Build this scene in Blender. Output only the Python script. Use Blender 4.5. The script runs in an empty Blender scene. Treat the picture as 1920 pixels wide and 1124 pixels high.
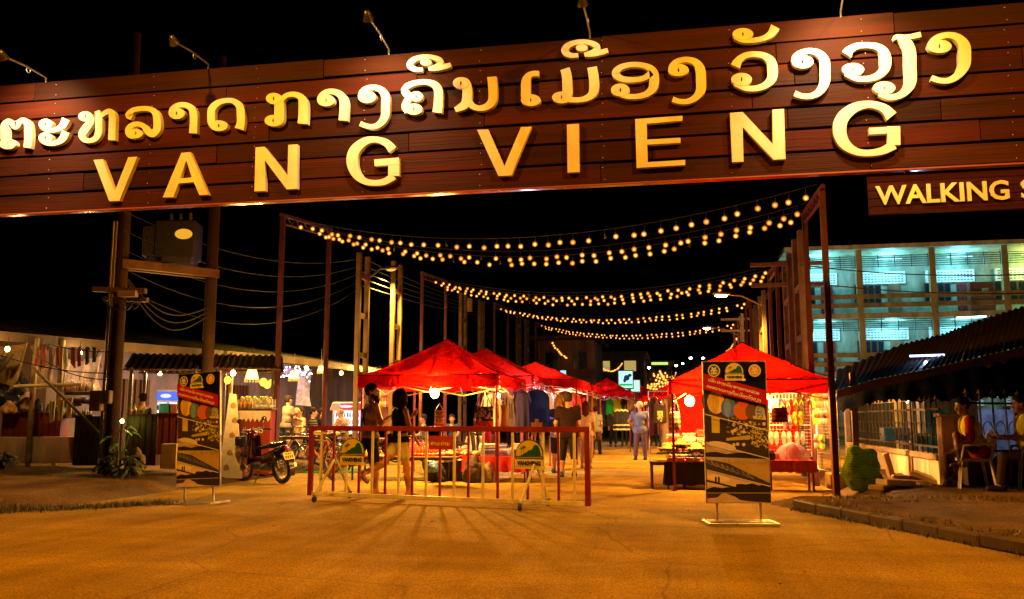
import bpy, bmesh, math, random
import numpy as np
from mathutils import Vector, Matrix
from mathutils.geometry import tessellate_polygon
PI = math.pi; R = math.radians
random.seed(7)
SC = bpy.context.scene; COL = SC.collection
# ------------------------------------------------------------------ camera, world, exposure
FPX, PSI, THETA = 1646.0, R(11), math.atan(224/1646)
EYE = Vector((0, 0, 1.25))
FW = Vector((-math.sin(PSI)*math.cos(THETA), math.cos(PSI)*math.cos(THETA), math.sin(THETA)))
RT = Vector((math.cos(PSI), math.sin(PSI), 0)); UP = RT.cross(FW)
cd = bpy.data.cameras.new('camera'); cam = bpy.data.objects.new('camera', cd); COL.objects.link(cam)
cd.sensor_width = 36; cd.lens = 36*FPX/1920; cd.clip_end = 3000; cd.clip_start = .05
mw = Matrix((RT, UP, -FW)).transposed().to_4x4(); mw.translation = EYE; cam.matrix_world = mw
SC.camera = cam
wd = bpy.data.worlds.new('World'); SC.world = wd; wd.use_nodes = True
nt = wd.node_tree; bg = nt.nodes['Background']; sky = nt.nodes.new('ShaderNodeTexSky')
sky.sky_type = 'NISHITA'; sky.sun_disc = False; sky.sun_elevation = R(-9); sky.sun_rotation = R(120)
nt.links.new(sky.outputs[0], bg.inputs[0]); bg.inputs[1].default_value = .05
vs = SC.view_settings; vs.view_transform = 'Standard'; vs.look = 'None'; vs.exposure = 0; vs.gamma = 1
cy = SC.cycles; cy.use_denoising = True; cy.max_bounces = 6; cy.diffuse_bounces = 3; cy.glossy_bounces = 3
cy.transmission_bounces = 4; cy.transparent_max_bounces = 8; cy.sample_clamp_indirect = 4; cy.caustics_reflective = False; cy.caustics_refractive = False
try: cy.denoiser = 'OPENIMAGEDENOISE'
except Exception: pass
def ray(u, v): return FW + RT*((u-960)/FPX) + UP*((562-v)/FPX)
def W(u, v, d): return EYE + ray(u, v)*d                       # point seen at photo position u,v at a given depth
def G(u, v, z=0.0):
    r = ray(u, v); return EYE + r*((z-EYE.z)/r.z)
def PY(u, v, y):
    r = ray(u, v); return EYE + r*(y/r.y)
# ------------------------------------------------------------------ materials (colour comes from the mesh attribute Col)
MATS = {}
def nd(t, kind, **kw):
    n = t.nodes.new(kind)
    for k, v in kw.items():
        if k.startswith('i_'):
            key = k[2:]; key = int(key) if key.isdigit() else key.replace('_', ' ')
            n.inputs[key].default_value = v
        else: setattr(n, k, v)
    return n
#            rough metal nscale namt bump bscale stretch
KINDS = {'board': (.72, 0, 4, .8, .4, 26, (.06, 1, 1.6)), 'paint': (.5, 0, 5, .35, .15, 25, (1, 1, 1)), 'plastic': (.35, 0, 8, .2, .05, 20, (1, 1, 1)), 'cloth': (.9, 0, 9, .35, .5, 60, (1, 1, .5)),
         'metal': (.38, .8, 7, .4, .1, 30, (1, 1, 1)), 'rusty': (.65, .3, 9, .8, .35, 40, (1, 1, .4)), 'concrete': (.92, 0, 2.2, .6, .5, 30, (1, 1, 1)),
         'wood': (.5, 0, 3, .75, .35, 18, (.12, 1, 1)), 'woodv': (.55, 0, 3, .7, .35, 18, (1, 1, .1)), 'skin': (.5, 0, 12, .2, .1, 60, (1, 1, 1)), 'leaf': (.5, 0, 4, .6, .1, 20, (1, 1, 1)),
         'gloss': (.16, 0, 4, .15, .03, 15, (1, 1, 1)), 'print': (.42, 0, 14, .18, .02, 30, (1, 1, 1)), 'rubber': (.7, 0, 10, .4, .3, 50, (1, 1, 1)),
         'grain': (.85, 0, 25, .55, .5, 90, (1, 1, 1)), 'letter': (.5, 0, 3.5, .30, .12, 40, (1, 1, .5)), 'wear': (.6, 0, 1.6, .75, .3, 20, (1, 1, .35))}
def mat(kind):
    if kind in MATS: return MATS[kind]
    m = bpy.data.materials.new(kind); m.use_nodes = True; t = m.node_tree; L = t.links
    out = t.nodes['Material Output']; pb = t.nodes['Principled BSDF']
    at = nd(t, 'ShaderNodeAttribute', attribute_name='Col')
    if kind.startswith('glow'):
        t.nodes.remove(pb); e = nd(t, 'ShaderNodeEmission'); e.inputs[1].default_value = float(kind[4:])
        L.new(at.outputs[0], e.inputs[0]); L.new(e.outputs[0], out.inputs[0]); m.cycles.emission_sampling = 'NONE'
    elif kind in ('bulbglass', 'lampglass'):
        t.nodes.remove(pb); m.cycles.emission_sampling = 'NONE'; e = nd(t, 'ShaderNodeEmission'); e.inputs[1].default_value = 1.0 if kind == 'bulbglass' else 160; L.new(at.outputs[0], e.inputs[0])
        tr = nd(t, 'ShaderNodeBsdfTransparent'); mx = nd(t, 'ShaderNodeMixShader'); mx.inputs[0].default_value = .55 if kind == 'bulbglass' else .15
        L.new(tr.outputs[0], mx.inputs[1]); L.new(e.outputs[0], mx.inputs[2]); L.new(mx.outputs[0], out.inputs[0])
    elif kind in ('glass', 'mesh'):
        tr = nd(t, 'ShaderNodeBsdfTransparent'); mx = nd(t, 'ShaderNodeMixShader'); mx.inputs[0].default_value = .25 if kind == 'glass' else .45
        L.new(at.outputs[0], pb.inputs['Base Color']); pb.inputs['Roughness'].default_value = .1 if kind == 'glass' else .7
        L.new(tr.outputs[0], mx.inputs[1]); L.new(pb.outputs[0], mx.inputs[2]); L.new(mx.outputs[0], out.inputs[0])
    elif kind in ('canopy', 'tarp', 'shade'):
        tc = nd(t, 'ShaderNodeTexCoord'); nz = nd(t, 'ShaderNodeTexNoise', i_Scale=3.2, i_Detail=7.0, i_Distortion=1.2)
        mp = nd(t, 'ShaderNodeMapRange', i_1=.3, i_2=.7, i_3=.55, i_4=1.3); mul = nd(t, 'ShaderNodeMix', data_type='RGBA', blend_type='MULTIPLY')
        mul.inputs[0].default_value = 1
        L.new(tc.outputs['Object'], nz.inputs[0]); L.new(nz.outputs[0], mp.inputs[0]); L.new(at.outputs[0], mul.inputs[6]); L.new(mp.outputs[0], mul.inputs[7])
        bp = nd(t, 'ShaderNodeBump', i_Strength=.7, i_Distance=.08); L.new(nz.outputs[0], bp.inputs['Height'])
        df = nd(t, 'ShaderNodeBsdfDiffuse'); tl = nd(t, 'ShaderNodeBsdfTranslucent'); mx = nd(t, 'ShaderNodeMixShader')
        mx.inputs[0].default_value = {'canopy': .5, 'tarp': .4, 'shade': .6}[kind]
        for b in (df, tl): L.new(mul.outputs[2], b.inputs[0]); L.new(bp.outputs[0], b.inputs['Normal'])
        L.new(df.outputs[0], mx.inputs[1]); L.new(tl.outputs[0], mx.inputs[2]); L.new(mx.outputs[0], out.inputs[0])
        t.nodes.remove(pb)
    else:
        ro, me, ns, na, bu, bs, st = KINDS[kind]
        tc = nd(t, 'ShaderNodeTexCoord'); mpn = nd(t, 'ShaderNodeMapping'); mpn.inputs['Scale'].default_value = st
        L.new(tc.outputs['Object'], mpn.inputs[0])
        n1 = nd(t, 'ShaderNodeTexNoise', i_Scale=float(ns), i_Detail=6.0, i_Roughness=.6); L.new(mpn.outputs[0], n1.inputs[0])
        n2 = nd(t, 'ShaderNodeTexNoise', i_Scale=float(bs), i_Detail=3.0); L.new(mpn.outputs[0], n2.inputs[0])
        mr = nd(t, 'ShaderNodeMapRange', i_1=.25, i_2=.75, i_3=1-na, i_4=1+na*.45); L.new(n1.outputs[0], mr.inputs[0])
        mul = nd(t, 'ShaderNodeMix', data_type='RGBA', blend_type='MULTIPLY'); mul.inputs[0].default_value = 1
        L.new(at.outputs[0], mul.inputs[6]); L.new(mr.outputs[0], mul.inputs[7]); L.new(mul.outputs[2], pb.inputs['Base Color'])
        rr = nd(t, 'ShaderNodeMapRange', i_1=.3, i_2=.7, i_3=max(.05, ro-.12), i_4=min(1, ro+.12)); L.new(n1.outputs[0], rr.inputs[0]); L.new(rr.outputs[0], pb.inputs['Roughness'])
        pb.inputs['Metallic'].default_value = me; pb.inputs['Specular IOR Level'].default_value = {'board': .12, 'print': .15, 'cloth': .12, 'grain': .15, 'woodv': .25, 'wood': .3, 'wear': .2, 'concrete': .2}.get(kind, .5)
        bp = nd(t, 'ShaderNodeBump', i_Strength=bu, i_Distance=.02); L.new(n2.outputs[0], bp.inputs['Height']); L.new(bp.outputs[0], pb.inputs['Normal'])
    MATS[kind] = m; return m
# ------------------------------------------------------------------ mesh building
def _chamfer_faces():
    bm = bmesh.new()
    for i in range(8):
        s = [1 if i >> k & 1 else -1 for k in range(3)]
        for a in range(3):
            bm.verts.new([s[k]*(1 if k == a else .8) for k in range(3)])
    bm.verts.ensure_lookup_table(); vs0 = list(bm.verts); bmesh.ops.convex_hull(bm, input=vs0)
    bm.verts.index_update(); bmesh.ops.recalc_face_normals(bm, faces=bm.faces)
    f = [[v.index for v in q.verts] for q in bm.faces]; bm.free(); return f
CHF = _chamfer_faces()
BOXF = [(0, 2, 3, 1), (4, 5, 7, 6), (0, 1, 5, 4), (2, 6, 7, 3), (0, 4, 6, 2), (1, 3, 7, 5)]
class MB:
    def __init__(s, kind='paint', col=(.5, .5, .5)):
        s.v = []; s.f = []; s.c = []; s.m = []; s.s = []; s.kinds = []; s.T = None; s.use(kind, col)
    def use(s, kind=None, col=None):
        if kind is not None:
            if kind not in s.kinds: s.kinds.append(kind)
            s.mi = s.kinds.index(kind)
        if col is not None: s.col = tuple(col)
        return s
    def add(s, vs, fs, smooth=False, cols=None):
        b = len(s.v)
        s.v += [tuple(s.T @ Vector(p)) for p in vs] if s.T is not None else [tuple(p) for p in vs]
        for i, f in enumerate(fs):
            s.f.append([b+k for k in f]); s.c.append(cols[i] if cols else s.col); s.m.append(s.mi); s.s.append(smooth)
        return s
    def box(s, c, d, rz=0, b=0.0, M=None):
        X, Y, Z = d[0]/2, d[1]/2, d[2]/2; Q = (M or Matrix.Rotation(rz, 3, 'Z')); c = Vector(c)
        b = min(b, X*.9, Y*.9, Z*.9)
        if b > 0:
            vs = []
            for i in range(8):
                sg = [1 if i >> k & 1 else -1 for k in range(3)]
                for a in range(3): vs.append(c + Q @ Vector([sg[k]*((X, Y, Z)[k]-(0 if k == a else b)) for k in range(3)]))
            return s.add(vs, CHF)
        vs = [c + Q @ Vector((X*(1 if i & 1 else -1), Y*(1 if i & 2 else -1), Z*(1 if i & 4 else -1))) for i in range(8)]
        return s.add(vs, BOXF)
    def bar(s, a, b, w, h=None, bev=.0):                         # box-section bar between two points
        a = Vector(a); b = Vector(b); d = b-a; l = d.length; z = d.normalized()
        ref = Vector((0, 0, 1)) if abs(z.z) < .95 else Vector((0, 1, 0))
        x = ref.cross(z).normalized(); y = z.cross(x)
        return s.box((a+b)/2, (w, h or w, l), M=Matrix((x, y, z)).transposed(), b=bev)
    def tube(s, pts, r, n=8, cap=True, closed=False):
        P = [Vector(p) for p in pts]; k = len(P); rs = r if hasattr(r, '__len__') else [r]*k
        vs = []; fs = []; nrm = None
        for i, p in enumerate(P):
            t = (P[(i+1) % k]-P[i-1]) if closed else (P[min(i+1, k-1)]-P[max(i-1, 0)])
            if t.length < 1e-9: t = Vector((0, 0, 1))
            t.normalize()
            if nrm is None: nrm = t.orthogonal().normalized()
            else:
                nrm = nrm - t*nrm.dot(t); nrm = nrm.normalized() if nrm.length > 1e-6 else t.orthogonal().normalized()
            bn = t.cross(nrm)
            for j in range(n):
                a = 2*PI*j/n; vs.append(p + (nrm*math.cos(a)+bn*math.sin(a))*rs[i])
        for i in range(k if closed else k-1):
            i2 = (i+1) % k
            for j in range(n): fs.append((i*n+j, i*n+(j+1) % n, i2*n+(j+1) % n, i2*n+j))
        s.add(vs, fs, True)
        if cap and not closed: s.add(vs[:n], [tuple(range(n))[::-1]]); s.add(vs[-n:], [tuple(range(n))])
        return s
    def lathe(s, prof, at=(0, 0, 0), n=16, M=None, smooth=True):
        at = Vector(at); vs = []; fs = []; k = len(prof); Q = M or Matrix.Identity(3)
        for r, z in prof:
            for j in range(n): vs.append(at + Q @ Vector((r*math.cos(2*PI*j/n), r*math.sin(2*PI*j/n), z)))
        for i in range(k-1):
            for j in range(n): fs.append((i*n+j, i*n+(j+1) % n, (i+1)*n+(j+1) % n, (i+1)*n+j))
        return s.add(vs, fs, smooth)
    def ball(s, c, r, n=10, M=None):
        rx, ry, rz = r if hasattr(r, '__len__') else (r, r, r); c = Vector(c); vs = []; fs = []; m = max(4, n//2+1); Q = M or Matrix.Identity(3)
        for i in range(m+1):
            t = PI*i/m
            for j in range(n): vs.append(c + Q @ Vector((rx*math.sin(t)*math.cos(2*PI*j/n), ry*math.sin(t)*math.sin(2*PI*j/n), -rz*math.cos(t))))
        for i in range(m):
            for j in range(n): fs.append((i*n+j, i*n+(j+1) % n, (i+1)*n+(j+1) % n, (i+1)*n+j))
        return s.add(vs, fs, True)
    def torus(s, c, Rr, r, axis='Y', n=28, k=8, M=None):
        c = Vector(c); pts = []
        for i in range(n):
            a = 2*PI*i/n; q = {'Y': (math.cos(a), 0, math.sin(a)), 'Z': (math.cos(a), math.sin(a), 0), 'X': (0, math.cos(a), math.sin(a))}[axis]
            q = Vector(q)*Rr; pts.append(c + (M @ q if M else q))
        return s.tube(pts, r, k, closed=True)
    def sheet(s, fn, nu, nv, smooth=True, colfn=None):
        vs = [fn(i/nu, j/nv) for j in range(nv+1) for i in range(nu+1)]; fs = []; cs = []
        for j in range(nv):
            for i in range(nu):
                a = j*(nu+1)+i; fs.append((a, a+1, a+nu+2, a+nu+1))
                if colfn: cs.append(colfn((i+.5)/nu, (j+.5)/nv))
        return s.add(vs, fs, smooth, cs or None)
    def poly(s, loops, depth, frame):                            # extruded outline with holes; frame(x, y, h) -> point
        tri = tessellate_polygon([[Vector((x, y, 0)) for x, y in l] for l in loops]); flat = [p for l in loops for p in l]
        n = len(flat); vs = [frame(x, y, depth) for x, y in flat]
        s.add(vs, [tuple(t) for t in tri])
        if depth > 0:
            vs += [frame(x, y, 0) for x, y in flat]; fs = []; o = 0
            for l in loops:
                k = len(l)
                for i in range(k): fs.append((o+i, o+(i+1) % k, n+o+(i+1) % k, n+o+i))
                o += k
            s.add(vs, fs)
        return s
    def mesh(s, name):
        me = bpy.data.meshes.new(name); me.from_pydata(s.v, [], s.f)
        for k in s.kinds: me.materials.append(mat(k))
        me.polygons.foreach_set('material_index', s.m); me.polygons.foreach_set('use_smooth', s.s)
        ca = me.color_attributes.new('Col', 'FLOAT_COLOR', 'CORNER')
        lt = np.array([len(f) for f in s.f]); cc = np.repeat(np.array([tuple(c)+(1.0,) for c in s.c], dtype=np.float32), lt, axis=0)
        ca.data.foreach_set('color', cc.ravel()); me.update(); return me
def put(name, mb, parent=None, loc=(0, 0, 0), rz=0.0, label=None):
    me = mb.mesh(name) if isinstance(mb, MB) else mb
    o = bpy.data.objects.new(name, me); COL.objects.link(o); o.location = loc; o.rotation_euler = (0, 0, rz)
    if parent: o.parent = parent
    if label: o['label'] = label
    return o
def tag(o, label, cat, group=None):
    o['label'] = label; o['category'] = cat
    if group: o['group'] = group
    return o
def thing(name, label, cat, loc=(0, 0, 0), rz=0.0, group=None):
    o = bpy.data.objects.new(name, None); COL.objects.link(o); o.empty_display_size = .2
    o.location = loc; o.rotation_euler = (0, 0, rz); return tag(o, label, cat, group)
def one(name, mb, label, cat, loc=(0, 0, 0), rz=0.0, group=None): return tag(put(name, mb, None, loc, rz), label, cat, group)
def struct(name, mb): o = put(name, mb); o['kind'] = 'structure'; return o
def stuff(name, mb, label): o = put(name, mb); o['kind'] = 'stuff'; o['label'] = label; return o
def dup(root, loc, rz, label, group=None):
    def rec(o, par):
        c = o.copy(); COL.objects.link(c)
        if par: c.parent = par
        for ch in o.children: rec(ch, c)
        return c
    r = rec(root, None); r.location = loc; r.rotation_euler = (0, 0, rz); r['label'] = label
    if group: r['group'] = group
    return r
def lamp(name, kind, loc, power, col, parent=None, **kw):
    l = bpy.data.lights.new(name, kind); l.energy = power; l.color = col
    for k, v in kw.items(): setattr(l, k, v)
    o = bpy.data.objects.new(name, l); COL.objects.link(o); o.location = loc
    if parent: o.parent = parent
    return o
def aim(o, d): o.rotation_euler = Vector(d).to_track_quat('-Z', 'Y').to_euler()
SODIUM = (1, .37, .016)
def lerp(a, b, t): return a+(b-a)*t
def jit(c, k=.15):
    f = 1+random.uniform(-k, k); return tuple(min(1, max(0, x*f*(1+random.uniform(-k, k)*.4))) for x in c)
# ribbons: strokes with a width at every point
def catmull(P, step=5):
    out = []
    for i in range(len(P)-1):
        p0, p1, p2, p3 = P[max(i-1, 0)], P[i], P[i+1], P[min(i+2, len(P)-1)]
        for k in range(step):
            t = k/step; out.append(tuple(.5*((2*b)+(c-a)*t+(2*a-5*b+4*c-d)*t*t+(3*b-a-3*c+d)*t**3) for a, b, c, d in zip(p0, p1, p2, p3)))
    out.append(tuple(P[-1])); return out
def ribbon(mb, P, h0, depth, frame, smooth=True, step=5):
    Q = catmull(P, step) if smooth and len(P) > 2 else [tuple(p) for p in P]; Lp = []; Rp = []
    for i, (x, y, w) in enumerate(Q):
        a = Q[max(i-1, 0)]; b = Q[min(i+1, len(Q)-1)]; dx, dy = b[0]-a[0], b[1]-a[1]; l = math.hypot(dx, dy) or 1
        nx, ny = -dy/l*w/2, dx/l*w/2; Lp.append((x+nx, y+ny)); Rp.append((x-nx, y-ny))
    n = len(Q); top = h0+depth
    vs = [frame(x, y, top) for x, y in Lp]+[frame(x, y, top) for x, y in Rp]
    mb.add(vs, [(i, i+1, n+i+1, n+i) for i in range(n-1)])
    if depth > 0:
        vs2 = vs+[frame(x, y, h0) for x, y in Lp]+[frame(x, y, h0) for x, y in Rp]
        fs = [(i, i+1, 2*n+i+1, 2*n+i) for i in range(n-1)]+[(n+i, n+i+1, 3*n+i+1, 3*n+i) for i in range(n-1)]+[(0, n, 3*n, 2*n), (n-1, 2*n-1, 4*n-1, 3*n-1)]
        mb.add(vs2, fs)
def disc(mb, cx, cy_, rx, ry, hole, h0, depth, frame, n=22):
    o = [(cx+rx*math.cos(2*PI*i/n), cy_+ry*math.sin(2*PI*i/n)) for i in range(n)]
    loops = [o]
    if hole: loops.append([(cx+hole[0]*math.cos(-2*PI*i/n), cy_+hole[1]*math.sin(-2*PI*i/n)) for i in range(n)])
    mb.poly(loops, depth, lambda x, y, h: frame(x, y, h0+h))
def text(mb, s, frame, size, depth=0.0, bold=.0, spacing=1.0):   # built-in sans lettering, frame(x, y, h)
    cu = bpy.data.curves.new('lettering', 'FONT'); cu.body = s; cu.size = size; cu.offset = bold; cu.space_character = spacing; cu.resolution_u = 3
    ob = bpy.data.objects.new('lettering', cu); COL.objects.link(ob)
    me = ob.to_mesh(); xs = [v.co.x for v in me.vertices]; wdt = max(xs) if xs else 0
    vs = [frame(v.co.x, v.co.y, depth) for v in me.vertices]; fs = [tuple(p.vertices) for p in me.polygons]
    mb.add(vs, fs)
    if depth > 0:
        cnt = {}
        for f in fs:
            for i in range(len(f)):
                e = (f[i], f[(i+1) % len(f)]); k = (min(e), max(e)); cnt.setdefault(k, []).append(e)
        for k, es in cnt.items():
            if len(es) == 1:
                a, b = es[0]; va, vb = me.vertices[a].co, me.vertices[b].co
                mb.add([frame(va.x, va.y, depth), frame(vb.x, vb.y, depth), frame(vb.x, vb.y, 0), frame(va.x, va.y, 0)], [(0, 3, 2, 1)])
    ob.to_mesh_clear(); bpy.data.objects.remove(ob); bpy.data.curves.remove(cu); return wdt
# ------------------------------------------------------------------ Lao letters as strokes (x, y, width) and round eyes (x, y, rx, ry)
LAO = {   # name: (left, right, baseline, height, strokes, eyes)
 'to': (0, 60, 277, 52, [[(7.5,262,14),(7.5,245,14.5),(8,234,13),(15,227,9),(22,231,11),(28,235.5,15),(34,231,12),(42,225,9),(50,231,13),(52,245,14.5),(52,262,14.5),(50,277,14)]], [(14,270,16,10)]),
 'a': (72, 132, 272, 50, [[(76,237,8),(84,242,9),(95,244.5,8),(107,242,9.5),(117,235,13),(123,223,15)], [(76,262,8),(84,267,9),(95,269.5,8),(107,267,9.5),(117,260,13),(123,247,15)]], [(85,233,13,10),(85,258.5,13,10)]),
 'ho': (146, 218, 266, 56, [[(172,219,9),(169,229,13),(159,242,15),(153,253,14),(158,262,10),(168,264,8.5),(179,259,11),(184,248,13),(184.5,230,13),(184,217,13),(181,208,9)], [(188,219,6),(196,212,9),(205,209,10),(210,216,13),(210,235,13),(209,263,13.5)]], [(160,218.5,13.5,9.5)]),
 'lo': (233, 302, 259, 54, [[(246.5,220.5,9),(240.5,216,12),(248,207,9),(262,204,9),(278,204,9),(290,211,12),(294,225,14),(293.5,242,14),(285,251.5,12),(276,246,12),(269,237,10),(259,232.5,8.5),(247,235,10),(239.5,244,11),(243,254,10),(254,257,6)]], [(254,250.5,13,9)]),
 'aa': (316, 372, 250, 55, [[(319,213,7),(322,205,9),(332,198,9.5),(345,196.5,9.5),(357,202,12),(362,213,14),(362.5,230,14),(361.5,250,15)]], [(331,213,15,10.5)]),
 'do': (388, 462, 245, 58, [[(404,240,9),(396.5,232,13),(395.5,218,14.5),(397,204,14),(408,193,11),(424,188.5,9),(438,190,10),(449,200,14),(451,215,15),(451,230,15),(448,242,17)]], [(410,236,17,10)]),
 'ko': (496, 580, 234, 60, [[(513,178,7),(521,182,11),(523,192,17),(523,210,18.5),(522,226,18),(513,235,7)], [(526,188,9),(537,179,9),(550,177,9.5),(562,181,12),(568,191,17),(568.5,210,18),(567,232,18.5)]], [(513,185,14.5,10.5),(512,226.5,16,10.5)]),
 'aa2': (594, 655, 226, 58, [[(597,188,7),(601,180,9),(611,173,10),(624,171.5,10),(637,177,13),(644,188,16),(644.5,205,16.5),(643,226,17)]], [(611,188.5,16.5,11)]),
 'ngo': (671, 732, 224, 62, [[(674,181,7),(678,172,9),(688,165.5,10),(703,164,10),(716,170,13),(722.5,182,16),(722.5,200,16.5),(721.5,217,15.5),(713,231,12),(700,237.5,9.5),(686,236,9),(675,231.5,9.5)]], [(688,182,17,11.5)]),
 'kho': (750, 832, 214, 62, [[(762,176,15),(757,170,11),(764,161,11),(778,155.5,9.5),(797,153.5,9.5),(813,158,13),(821,168,16),(821.5,190,16.5),(819.5,211,18)], [(762,174,12),(766,182,13),(762,192,13),(759,200,13),(764,210,11)]], [(780,181,13,9.5),(776,205,16,10.5)]),
 'ue': (762, 846, 214, 62, [[(792,130,7),(778,130,9),(768,122,12),(776,111.5,10),(797,106,8),(817,109,9),(826,116,11),(819,124,9),(803,129.5,7)], [(808,130,6),(822,128,8),(836,124,9),(845,121.5,8)]], [(798.5,117,10.5,6.3)]),
 'no': (850, 934, 206, 60, [[(866,148,7),(874,154,13),(875.5,168,17.5),(875,185,17.5),(870,197,16),(853,206,9)], [(878,190,14),(886,199,11),(899,203,10),(914,199,13),(923,188,16),(924,168,17),(922,144,17.5)]], [(864,156,15,11)]),
 'ee': (976, 1016, 197, 62, [[(1010,138,10),(1000,138,10),(991,142,12),(986,152,16.5),(985.5,170,17.5),(986,184,17),(990,194,9)]], [(995,188,18.5,11)]),
 'mo': (1035, 1124, 191, 62, [[(1059,129,18),(1062,140,18),(1063.5,160,18.5),(1063,178,18),(1056,191,9)], [(1066,186,11),(1078,187.5,9.5),(1094,186,10),(1108,179,14),(1113.5,167,18),(1113.5,148,18.5),(1110,126,18)]], [(1053,183,18,11)]),
 'oo': (1144, 1236, 184, 66, [[(1222,136,12),(1208,146,10),(1188,149.5,9.5),(1166,147.5,11),(1154,138,14),(1162,127,11),(1180,121.5,9.5),(1200,121.5,9.5),(1218,127,12),(1226,138,17),(1226,156,18),(1222,168,15),(1210,177,11),(1192,181,9.5),(1172,180,9),(1152,174,6)]], [(1163,169,17.5,12)]),
 'ngo2': (1252, 1324, 178, 66, [[(1256,131,7),(1260,122,9),(1272,114,10),(1289,111.5,10),(1305,117,13),(1313,130,18),(1314.5,150,19),(1314,168,18),(1305,182,13),(1290,190,10),(1274,190,9.5),(1261,186,10)]], [(1272,131.5,19.5,11.5)]),
 'an': (1374, 1464, 168, 66, [[(1377,69,7),(1392,75,9),(1412,75.5,9),(1432,71.5,10),(1446,63,14),(1454,50,18)]], [(1393,64,19.5,11)]),
 'wo': (1370, 1458, 168, 66, [[(1379,124,19),(1385,113,14),(1398,104,11),(1415,101.5,10.5),(1433,104.5,12),(1445,114,17),(1448.5,128,19.5),(1447.5,146,18),(1436,159,13),(1418,165.5,10.5),(1398,165,10),(1377,157,7)]], [(1390.5,149,19.5,12)]),
 'ngo3': (1483, 1557, 168, 70, [[(1487,116,8),(1491,106,10),(1503,98.5,10.5),(1521,95.5,10.5),(1537,101,14),(1546,114,19),(1547,135,20),(1546,155,19),(1536,172,14),(1520,180,10.5),(1504,180,10),(1490,175,10.5)]], [(1505,116,20.5,12.5)]),
 'wo2': (1578, 1672, 150, 68, [[(1587.5,102,21),(1594,93,15),(1608,86,11.5),(1626,84.5,10.5),(1645,87.5,12.5),(1657,97,18),(1660.5,112,22),(1659,128,19),(1647,141,13.5),(1628,147.5,10.5),(1606,147,10),(1585,139,7)]], [(1599.5,130.5,21,12)]),
 'nyo': (1637, 1728, 150, 72, [[(1675.5,72,6),(1684,69,10),(1698,78,19),(1706,95,22.5),(1707,125,23),(1707.5,152,22),(1700,168,17),(1686,179,12),(1668,182,10.5),(1648,176,7)], [(1690,70,9),(1706,69,9),(1727,64.5,10)]], [(1658,165,21,12)]),
 'ngo4': (1738, 1821, 144, 74, [[(1743,87,8),(1748,77,10),(1761,69,11),(1780,65.5,11),(1797,71,15),(1808,85,22),(1809,103,24),(1808,122,22),(1797,140,15),(1780,150.5,11),(1763,151,10),(1747,146,10.5)]], [(1761.5,87,23,12.5)]),
}
def glyph(mb, key, frame, depth, dx=0, dy=0, sc=1.0, ox=0, oy=0):
    x0, x1, yb, h, st, ey = LAO[key]
    fr = (lambda x, y, q: frame((x-ox)*sc+dx, (y-oy)*sc+dy, q))
    for i, s_ in enumerate(st): ribbon(mb, s_, 0, depth+i*.0016, fr)
    for i, (ex, eyy, rx, ry) in enumerate(ey): disc(mb, ex, eyy, rx, ry, None if (key == 'ue') else (1.6, 4), 0, depth+.004+i*.0015, fr)
def lao_line(mb, words, frame, size, depth=0.0):                # small lettering in metres; frame(x, y, h), returns the width
    x = 0.0
    for k in words:
        if k == ' ': x += size*.45; continue
        over = k in ('ue', 'an', 'tick', 'dot')
        if k in ('tick', 'dot'):
            ribbon(mb, [(x-size*.55, size*1.2, size*.14), (x-size*.35, size*1.5, size*.16)], 0, depth+.0006, frame); continue
        x0, x1, yb, h, st, ey = LAO[k]; s = size/h
        bx = x-size*1.15 if over else x
        fr = lambda px, py, q, bx=bx, x0=x0, yb=yb, s=s: frame(bx+(px-x0)*s, (yb-.07*(px-x0)-py)*s, q)
        for i, q in enumerate(st): ribbon(mb, [(a, b, c*1.1) for a, b, c in q], 0, depth+i*.0002, fr, step=2)
        for i, (ex, eyy, rx, ry) in enumerate(ey): disc(mb, ex, eyy, rx*.9, ry*.9, None, 0, depth+.0005, fr, n=8)
        if not over: x += (x1-x0)*s+size*.14
    return x
# ------------------------------------------------------------------ the big gate sign over the road
SY = 10.5; SX0, SX1, SZ0, SZ1 = -10.6, 5.4, 4.10, 6.02
sign = thing('gate_sign', 'huge dark red plank sign with cream Lao letters and VANG VIENG spanning the road', 'sign', (0, SY, SZ0))
SR = Vector((0, SY, SZ0))
def sframe(x, y, h): p = PY(x, y, SY-.075); return Vector((p.x, -h, p.z-SZ0))
mb = MB('board')
rng = random.Random(3); ph = (SZ1-SZ0)/7
breaks = [[-8.99, -4.6, -.9, 2.55], [-9.6, -6.0, -3.3, 1.2], [-7.2, -5.3, -1.7, 1.4, 3.9], [-8.9, -5.35, -2.4, .9], [-9.0, -6.1, -3.4, 1.3, 3.0], [-8.1, -6.7, -2.0, -.3, 3.4], [-9.7, -4.9, -.93, 2.2]]
for r in range(7):
    z1 = SZ1-r*ph; xs = [SX0]+breaks[r]+[SX1]
    for a, b in zip(xs[:-1], xs[1:]):
        g = rng.uniform(.012, .042); k = rng.uniform(.55, 1.3); q = rng.uniform(.8, 1.5)
        mb.use('board', (.044*k, .0062*k*q, .0018*k))
        mb.box(((a+b)/2, .02+rng.uniform(-.004, .004), z1-SZ0-ph/2+rng.uniform(-.004, .004)), (b-a-.008, .04, ph-g), b=.004)
mb.use('metal', (.6, .5, .4))
for x in np.arange(SX0+.4, SX1, 1.55):
    for r in range(7):
        for d in (-.05, .05): mb.ball((x+rng.uniform(-.02, .02), -.002, SZ1-SZ0-ph*(r+.5)+d*1.5), .007, 6)
put('plank_board', mb, sign)
mb = MB('board', (.008, .003, .002)); mb.box(((SX0+SX1)/2, .075, (SZ1-SZ0)/2), (SX1-SX0-.1, .05, SZ1-SZ0-.08))
for x in np.arange(SX0+.4, SX1, 1.55): mb.box((x, .05, (SZ1-SZ0)/2), (.09, .012, SZ1-SZ0-.03))
put('backing_frame', mb, sign)
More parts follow.
